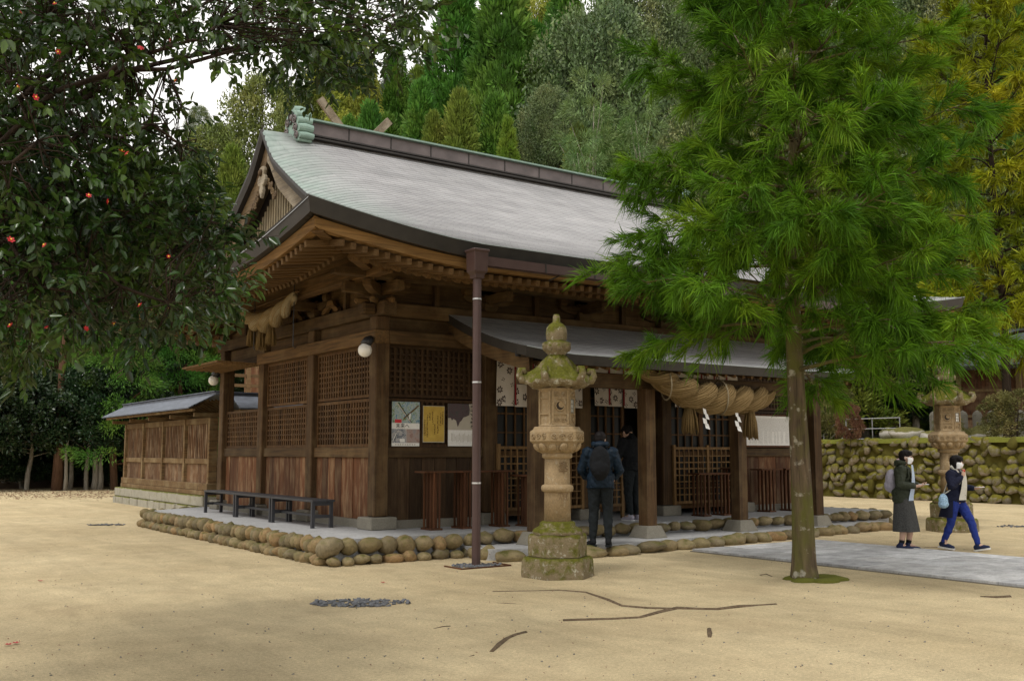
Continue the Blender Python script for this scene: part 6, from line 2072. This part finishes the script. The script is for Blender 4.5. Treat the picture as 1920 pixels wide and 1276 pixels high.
# ================================================================== people
M['skin'] = simple('skin', (.52, .33, .24), .5, 0, .05, 20, 0)
M['hair'] = simple('dark hair', (.007, .005, .005), .6, 0, .3, 60, .3, .15)
def fabric(name, c, rough=.85, var=.12): return simple(name, c, rough, 0, var, 60, .12, .2)
M['olive'] = fabric('dark olive jacket cloth', (.030, .036, .022), .6)
M['skyblue'] = fabric('pale blue shirt', (.42, .50, .62))
M['tweed'] = fabric('charcoal tweed', (.060, .060, .058), .95, .35)
M['navy'] = fabric('navy knit', (.012, .014, .032))
M['cobalt'] = fabric('cobalt blue trousers', (.018, .035, .20))
M['cream'] = fabric('cream blouse', (.52, .50, .44))
M['black_cloth'] = fabric('black cloth', (.008, .009, .011))
M['dark_teal'] = fabric('dark blue parka', (.004, .013, .026), .6)
M['charcoal'] = fabric('charcoal trousers', (.010, .013, .015))
M['bag_grey'] = fabric('lilac grey bag', (.33, .31, .37), .6)
M['bag_blue'] = fabric('blue white bag', (.30, .45, .60), .5, .5)
M['shoe_navy'] = fabric('navy shoe', (.015, .022, .06), .5)
M['sole'] = fabric('white sole', (.65, .65, .65), .6)
M['mask'] = fabric('white mask', (.82, .82, .82), .8, .03)
M['pink'] = fabric('pale pink hood', (.60, .42, .44))
M['phone'] = fabric('pale phone', (.75, .75, .78), .3, .03)
M['red_case'] = fabric('red phone charm', (.50, .03, .02), .4)

def hand_shape(mb, w, d, n, s=1.0, curl=.6):
    """w wrist, d direction of the hand, n palm normal; palm, four fingers and a thumb"""
    w = Vector(w); d = Vector(d).normalized(); n = Vector(n); n = (n - d * n.dot(d)).normalized(); t = d.cross(n)
    mb.limb(w, .024 * s, w + d * .03 * s, .026 * s, 8)
    mb.ball(w + d * .055 * s, (.042 * s, .034 * s, .022 * s), 10, 7, Matrix((d, t, n)).transposed())
    for k, (o, L) in enumerate(((-.026, .062), (-.009, .072), (.009, .068), (.026, .052))):
        a = w + (d * .085 + t * o) * s
        b = a + (d * (1 - curl * .3) + n * curl * .5).normalized() * L * .5 * s
        c = b + (d * (1 - curl) + n * curl).normalized() * L * .5 * s
        mb.limb(a, .0095 * s, b, .0088 * s, 6); mb.limb(b, .0088 * s, c, .0075 * s, 6)
    a = w + (d * .03 - t * .03) * s; b = a + (d * .5 - t * .65 + n * .3).normalized() * .034 * s; c = b + (d * .8 + n * .45).normalized() * .03 * s
    mb.limb(a, .012 * s, b, .0105 * s, 6); mb.limb(b, .0105 * s, c, .0085 * s, 6)

def person(label, base, face, J, H, top, legs, shoes, hair, extras, group=None, legw=1.0, sock=None, skirt=None, mask=True, lean=0.0, coat_hem=.80, coat_open=None, bulk=1.0, headturn=0.0, nod=0.0):
    """J: joints in body space (x forward, y left, z up) for a 1.60 m figure; face: heading of the body"""
    p = thing('person', label, 'person', tuple(base), group, face)
    k = H / 1.60
    mw = T(base[0], base[1], base[2], face, k)
    V_ = lambda q: Vector(q)
    sh = {'L': V_(J['shL']), 'R': V_(J['shR'])}
    pel = V_(J['pel']); chest = (sh['L'] + sh['R']) / 2; neck = chest + Vector((.015, 0, .075)); head = V_(J['head'])
    hr = Matrix.Rotation(headturn, 3, 'Z') @ Matrix.Rotation(nod, 3, 'Y')
    hv = lambda q: head + hr @ Vector(q)
    # --- body: one continuous skin surface
    b = MB()
    b.ball(pel, (.105, .155, .12), 14, 10)
    b.ball(pel.lerp(chest, .45), (.092, .128, .16), 14, 10)
    b.ball(chest + Vector((0, 0, -.07)), (.10, .155, .15), 14, 10)
    b.limb(chest + Vector((0, 0, -.02)), .055, neck + Vector((.01, 0, .06)), .047)
    b.limb(neck, .047, head + Vector((-.01, 0, -.06)), .05)
    b.ball(hv((-.008, 0, .015)), (.092, .074, .100), 16, 12, hr)          # skull
    b.ball(hv((.028, 0, -.050)), (.058, .056, .062), 14, 10, hr)          # jaw
    b.limb(hv((.082, 0, .010)), .009, hv((.102, 0, -.022)), .014, 8)      # nose
    b.ball(hv((.080, 0, -.062)), (.016, .026, .012), 8, 6, hr)            # lips
    b.ball(hv((.068, 0, -.096)), (.022, .026, .018), 8, 6, hr)            # chin
    for s in (-1, 1):
        b.ball(hv((-.005, s * .076, -.012)), (.018, .010, .030), 8, 6, hr)
        S = 'L' if s > 0 else 'R'
        el, wr = V_(J['el' + S]), V_(J['wr' + S])
        b.limb(sh[S], .055, el, .038); b.limb(el, .038, wr, .025)
        hip = pel + Vector((0, s * .082, -.04)); kn, an, toe = V_(J['kn' + S]), V_(J['an' + S]), V_(J['toe' + S])
        b.limb(hip, .088 * legw, kn, .056); b.limb(kn, .055, kn.lerp(an, .35), .056); b.limb(kn.lerp(an, .35), .056, an, .037)
        b.limb(an, .037, toe, .030)
        hd = V_(J.get('hand' + S, tuple((wr - el).normalized())))
        hand_shape(b, wr, hd, J.get('palm' + S, (0, -s, 0)), 1.0, J.get('curl' + S, .5))
    link('body', fuse(b, .0085, 3, M['skin'], 'body'), p, mw)
    # eyes and brows
    for s in (-1, 1):
        MB().ball(hv((.082, s * .032, .002)), (.010, .014, .008), 8, 6, hr).build('eye', M['hair'], p, smooth=True, mw=mw)
        MB().limb(hv((.086, s * .018, .022)), .004, hv((.078, s * .048, .024)), .003, 6).build('eyebrow', M['hair'], p, mw=mw)
    # --- hair
    h = MB()
    for q, rr in hair: h.ball(hv(q), rr, 14, 10, hr)
    link('hair', fuse(h, .009, 2, M['hair'], 'hair', noise=.012, nscale=.02), p, mw)
    if mask:
        g = []
        for i in range(9):
            a = -1.25 + 2.5 * i / 8
            row = []
            for j in range(7):
                t = j / 6
                z = .0 - .105 * t
                R_ = .086 + .024 * sin(pi * min(1, t * 1.15)) * cos(a * .9) + (.004 if abs(a) > 1 else 0)
                row.append(hv((R_ * cos(a) * (1.0 - .14 * t) + .004, .078 * sin(a) / sin(1.25) * (1 - .18 * t), z)))
            g.append(row)
        mo = MB().grid(g).build('face_mask', M['mask'], p, smooth=True, mw=mw)
        for s in (-1, 1):
            MB().tube([hv((.035, s * .076, -.012)), hv((-.004, s * .088, .012)), hv((-.01, s * .086, -.02))], .003, 5).build('ear_loop', M['mask'], mo, mw=mw)
    # --- trousers / skirt
    if legs:
        t = MB()
        t.ball(pel + Vector((0, 0, .02)), (.122, .170, .13), 14, 10)
        for s in (-1, 1):
            S = 'L' if s > 0 else 'R'
            hip = pel + Vector((0, s * .082, -.04)); kn, an = V_(J['kn' + S]), V_(J['an' + S])
            t.limb(hip, .105 * legw, hip.lerp(kn, .5), .092 * legw); t.limb(hip.lerp(kn, .5), .092 * legw, kn, .073 * legw)
            t.limb(kn, .073 * legw, kn.lerp(an, .4), .068 * legw); t.limb(kn.lerp(an, .4), .068 * legw, an + Vector((0, 0, .03)), .052 * legw)
        link('trousers', fuse(t, .011, 3, M[legs], 'trousers', noise=.026, nscale=.06), p, mw)
    if skirt:
        mat, zt, zb, rx0, ry0, rx1, ry1, sh_ = skirt
        g = []
        for i in range(33):
            a = 2 * pi * i / 32
            row = []
            for j in range(11):
                t_ = j / 10
                fold = 1 + .07 * t_ * sin(a * 5 + 1) + .04 * t_ * sin(a * 9)
                rx, ry = rx0 + (rx1 - rx0) * t_ ** .8, ry0 + (ry1 - ry0) * t_ ** .8
                row.append((pel.x + sh_ * t_ + rx * fold * cos(a), pel.y + ry * fold * sin(a), zt + (zb - zt) * t_))
            g.append(row)
        MB().grid(g).build('skirt', M[mat], p, smooth=True, mw=mw)
    if sock:
        for S in 'LR':
            an = V_(J['an' + S]); kn = V_(J['kn' + S])
            MB().limb(an, .041, an.lerp(kn, .26), .043).build('sock', M[sock], p, smooth=True, mw=mw)
    # --- shoes
    for S in 'LR':
        an, toe = V_(J['an' + S]), V_(J['toe' + S])
        d = (toe - an); d.z = 0; d.normalize()
        pitch = J.get('pitch' + S, 0.0)
        rot = Matrix.Rotation(atan2(d.y, d.x), 3, 'Z') @ Matrix.Rotation(pitch, 3, 'Y')
        heel = an + rot @ Vector((-.03, 0, -.045))
        s_ = MB()
        s_.ball(heel + rot @ Vector((.0, 0, .012)), (.055, .040, .05), 12, 8, rot)
        s_.ball(heel + rot @ Vector((.085, 0, -.004)), (.10, .045, .045), 12, 8, rot)
        s_.ball(heel + rot @ Vector((.155, 0, -.010)), (.062, .044, .033), 12, 8, rot)
        s_.limb(an + Vector((0, 0, .02)), .045, heel + rot @ Vector((.03, 0, .0)), .045)
        so = link('shoe', fuse(s_, .009, 2, M[shoes], 'shoe'), p, mw)
        o_ = [(-.06, .022), (-.03, .042), (.06, .044), (.14, .048), (.20, .036), (.222, 0), (.20, -.036), (.14, -.046), (.06, -.040), (-.03, -.040), (-.06, -.022)]
        vs = [heel + rot @ Vector((x, y, -.050)) for x, y in o_] + [heel + rot @ Vector((x, y, -.026)) for x, y in o_]
        n = len(o_)
        MB().add(vs, [tuple(range(n - 1, -1, -1)), tuple(range(n, 2 * n))] + [(i, (i + 1) % n, n + (i + 1) % n, n + i) for i in range(n)]).build('sole', M['sole' if shoes != 'black_cloth' else 'charcoal'], so, mw=mw)
    # --- upper garment
    mat, inner = top
    c = MB()
    B_ = bulk
    c.ball(chest + Vector((-.005, 0, -.08)), (.125 * B_, .185, .17), 16, 12)
    c.ball(pel.lerp(chest, .5), (.120 * B_, .165 * B_, .19), 16, 12)
    c.ball(pel + Vector((0, 0, .06)), (.132 * B_, .178 * B_, .13), 16, 12)
    c.tube([pel + Vector((0, 0, .08)), pel + Vector((-.01, 0, coat_hem - pel.z))], [.165 * B_, .178 * B_], 20, flat=1.0)
    for S in 'LR':
        el, wr = V_(J['el' + S]), V_(J['wr' + S])
        c.limb(sh[S] + Vector((0, 0, -.01)), .075 * B_, el, .062 * B_); c.limb(el, .062 * B_, el.lerp(wr, .86), .047 * B_)
    c.limb(chest + Vector((-.015, 0, .0)), .088, neck + Vector((-.02, 0, .0)), .066)
    # flatten the round hem front to back
    for i, v in enumerate(c.v):
        if v[2] < pel.z - .0: c.v[i] = (pel.x + (v[0] - pel.x) * .78, v[1], v[2])
    link('jacket', fuse(c, .011, 3, M[mat], 'jacket', noise=.040, nscale=.07), p, mw)
    if inner:                   # shirt front showing where the jacket hangs open
        im, w_top, w_bot, zb, off = inner
        g = []
        for j in range(12):
            t_ = j / 11
            z = neck.z - .01 + (zb - neck.z) * t_
            w_ = w_top + (w_bot - w_top) * t_
            g.append([(chest.x * (1 - t_) + pel.x * t_ + (.152 + .024 * sin(pi * min(1, t_ * 1.1))) * B_ * sqrt(max(.05, 1 - (off + u * w_) ** 2 / .042)), off + u * w_, z) for u in (-1, -.6, -.2, .2, .6, 1)])
        MB().grid(g).build('shirt', M[im], p, smooth=True, mw=mw)
    for name, fn in extras:
        for (nm, mb_, mt, fz) in fn(J, chest, pel, head, neck):
            if fz: link(nm, fuse(mb_, fz, 3, M[mt], nm, noise=.014, nscale=.06), p, mw)
            else: mb_.build(nm, M[mt], p, smooth=True, mw=mw)
    return p
def backpack(mat, w=.15, h=.24, dep=.09, z=-.14, strap='black_cloth'):
    def f(J, chest, pel, head, neck):
        c = chest + Vector((-.17, 0, z))
        b = MB().ball(c, (dep, w, h), 14, 10).ball(c + Vector((-.05, 0, -.07)), (dep * .7, w * .85, h * .5), 12, 8).ball(c + Vector((.02, 0, h * .55)), (dep * .8, w * .8, h * .35), 12, 8)
        out = [('backpack', b, mat, .013)]
        for s in (-1, 1):
            out.append(('backpack_strap', MB().tube([chest + Vector((-.11, s * .09, .06)), chest + Vector((.0, s * .10, .085)), chest + Vector((.10, s * .11, 0)), chest + Vector((.11, s * .14, -.14)), chest + Vector((-.06, s * .18, -.24))], .018, 6), strap, 0))
        return out
    return f
def hood(mat, r=.10):
    def f(J, chest, pel, head, neck):
        return [('hood', MB().ball(neck + Vector((-.055, 0, .025)), (.085, .125, .055), 14, 10).limb(neck + Vector((.03, .08, .02)), .035, neck + Vector((-.05, .09, .03)), .045).limb(neck + Vector((.03, -.08, .02)), .035, neck + Vector((-.05, -.09, .03)), .045), mat, .011)]
    return f
def held(S, mat, sz=(.075, .006, .038), name='phone', off=(.085, 0, .012), ang=0.0):
    def f(J, chest, pel, head, neck):
        w = Vector(J['wr' + S]); d = Vector(J.get('hand' + S, (1, 0, 0))).normalized()
        c = w + d * off[0] + Vector((0, off[1], off[2]))
        m = Matrix.Translation(c) @ Matrix.Rotation(ang, 4, 'Y')
        return [(name, MB().box(-sz[0], -sz[2], -sz[1], sz[0], sz[2], sz[1], m), mat, 0)]
    return f
HAIR_SHORT = [((-.016, 0, .040), (.103, .086, .085)), ((-.040, 0, .0), (.075, .082, .085)), ((.045, 0, .075), (.052, .066, .030)), ((.070, .02, .058), (.026, .05, .024)), ((-.035, .062, -.02), (.035, .02, .05)), ((-.035, -.062, -.02), (.035, .02, .05))]
HAIR_BOB = [((-.016, 0, .036), (.106, .092, .090)), ((-.038, 0, -.015), (.078, .092, .105)), ((.055, 0, .062), (.046, .072, .040)), ((.082, 0, .040), (.016, .062, .026)), ((.005, .080, -.035), (.040, .016, .085)), ((.005, -.080, -.035), (.040, .016, .085))]
HAIR_MAN = [((-.016, 0, .038), (.104, .086, .088)), ((-.042, 0, .0), (.074, .081, .080)), ((.05, 0, .07), (.05, .064, .032))]
def heading(v): return atan2(v[1], v[0])
R2 = Vector((_rt[0], _rt[1], 0)); F2 = Vector((sin(YAW), cos(YAW), 0))

# woman in the olive jacket: stands in mid step, in profile to the right
J1 = dict(pel=(0, 0, .88), shL=(.01, .16, 1.29), shR=(.01, -.16, 1.29), head=(.075, 0, 1.475),
          elL=(.02, .23, 1.05), elR=(-.01, -.24, 1.04), wrL=(.235, .13, 1.03), wrR=(.215, -.12, 1.02),
          handL=(.9, -.35, .05), handR=(.9, .4, .08), palmL=(0, -.4, 1), palmR=(0, .4, 1), curlL=.7, curlR=.8,
          knL=(.10, .085, .47), knR=(.02, -.085, .46), anL=(.045, .08, .085), anR=(-.04, -.08, .095), toeL=(.17, .085, .035), toeR=(.07, -.085, .03))
def scarf(J, chest, pel, head, neck):
    return [('hood_lining', MB().ball(neck + Vector((-.06, 0, .035)), (.055, .085, .055), 12, 8), 'pink', .010)]
w1 = on_z(1697, 1031)
person('woman in olive jacket and long charcoal culottes with a backpack, wearing a mask', w1, heading(R2 * .88 - F2 * .47), J1, 1.60,
       ('olive', ('skyblue', .055, .125, .80, -.03)), None, 'shoe_navy', HAIR_SHORT,
       [('bp', backpack('bag_grey', .14, .20, .10, -.20, 'olive')), ('h', hood('olive')), ('s', scarf), ('ph', held('L', 'phone'))],
       sock='black_cloth', skirt=('tweed', .96, .30, .125, .165, .20, .205, .02), coat_hem=.74, bulk=1.06)
# woman in navy: striding, turned towards the camera
J2 = dict(pel=(0, 0, .86), shL=(.0, .16, 1.27), shR=(.0, -.16, 1.27), head=(.045, 0, 1.45),
          elL=(.0, .235, 1.03), elR=(.06, -.235, 1.06), wrL=(.22, .22, 1.02), wrR=(.17, -.10, 1.22),
          handL=(.95, .05, .10), handR=(.25, .35, .9), palmL=(0, 0, 1), palmR=(-1, .3, 0), curlL=.3, curlR=1.0,
          knL=(.20, .085, .47), knR=(-.06, -.085, .46), anL=(.29, .085, .10), anR=(-.20, -.08, .12), toeL=(.42, .09, .07), toeR=(-.09, -.08, .035), pitchL=-.22, pitchR=.10)
def bag(J, chest, pel, head, neck):
    c = pel + Vector((-.10, -.24, -.04))
    return [('shoulder_bag', MB().ball(c, (.075, .085, .115), 12, 10).ball(c + Vector((0, 0, -.06)), (.085, .09, .07), 12, 8), 'bag_blue', .012),
            ('bag_strap', MB().tube([c + Vector((0, .02, .10)), chest + Vector((.10, -.06, -.18)), chest + Vector((.13, .06, -.02)), chest + Vector((.0, .12, .07)), chest + Vector((-.12, .08, -.05)), c + Vector((-.03, .05, .08))], .011, 6), 'cream', 0)]
def coat_tail(J, chest, pel, head, neck):
    g = []
    for i in range(15):
        a = radians(62) + radians(236) * i / 14
        row = []
        for j in range(8):
            t = j / 7
            fl = 1 + .10 * t * sin(a * 4)
            row.append((pel.x - .02 - .06 * t + (.135 + .06 * t) * fl * cos(a), pel.y + (.172 + .03 * t) * fl * sin(a), .98 - .44 * t))
        g.append(row)
    return [('coat_tail', MB().grid(g), 'navy', 0)]
def hoodwhite(J, chest, pel, head, neck):
    return [('collar', MB().limb(neck + Vector((.07, .055, -.06)), .02, neck + Vector((-.03, .075, .03)), .03).limb(neck + Vector((.07, -.055, -.06)), .02, neck + Vector((-.03, -.075, .03)), .03).limb(neck + Vector((-.03, .075, .03)), .03, neck + Vector((-.03, -.075, .03)), .03), 'cream', .010)]
w2 = on_z(1797, 1031)
person('woman in long navy cardigan and blue trousers striding, wearing a mask', w2, heading(R2 * .66 - F2 * .75), J2, 1.54,
       ('navy', ('cream', .055, .135, .84, .0)), 'cobalt', 'shoe_navy', HAIR_BOB,
       [('b', bag), ('c', coat_tail), ('h', hoodwhite), ('ph', held('L', 'phone', (.07, .005, .036))), ('rd', held('R', 'red_case', (.018, .018, .016), 'phone_charm', (.07, 0, .03)))],
       coat_hem=.80, headturn=-.1, legw=.92)
# man in blue parka, from behind, on the step
J3 = dict(pel=(0, 0, .90), shL=(-.01, .175, 1.32), shR=(-.01, -.175, 1.32), head=(.05, 0, 1.49),
          elL=(.04, .27, 1.06), elR=(.04, -.27, 1.06), wrL=(.18, .20, .95), wrR=(.18, -.20, .95), curlL=.6, curlR=.6,
          knL=(.02, .10, .48), knR=(.02, -.10, .48), anL=(-.02, .115, .085), anR=(-.02, -.105, .085), toeL=(.09, .16, .03), toeR=(.11, -.11, .03))
m1 = on_z(1127, 1022, SZ)
person('man in dark blue parka with a black backpack, seen from behind on the step', (m1.x, m1.y, SZ), heading(F2 * 1.0 + R2 * .12), J3, 1.70,
       ('dark_teal', None), 'charcoal', 'black_cloth', HAIR_MAN, [('bp', backpack('black_cloth', .15, .25, .09, -.16)), ('h', hood('dark_teal'))],
       mask=False, coat_hem=.80, bulk=1.12, headturn=-.25, nod=.12, group=None)
# man in black bowing his head at the doors
J4 = dict(pel=(0, 0, .90), shL=(.03, .17, 1.32), shR=(.03, -.17, 1.32), head=(.125, 0, 1.47),
          elL=(.10, .22, 1.07), elR=(.10, -.22, 1.07), wrL=(.26, .06, 1.12), wrR=(.26, -.06, 1.12), handL=(.7, -.2, .6), handR=(.7, .2, .6), curlL=.2, curlR=.2,
          knL=(.02, .085, .48), knR=(.02, -.085, .48), anL=(-.02, .08, .085), anR=(-.02, -.08, .085), toeL=(.11, .09, .03), toeR=(.11, -.09, .03))
m2 = on_z(1187, 975, PZ)
person('man in black bowing his head at the doors of the hall', (m2.x, m2.y, PZ), heading(F2 * .75 - R2 * .55), J4, 1.72,
       ('black_cloth', None), 'charcoal', 'bag_grey', HAIR_MAN, [], mask=False, coat_hem=.82, bulk=1.05, nod=.5)
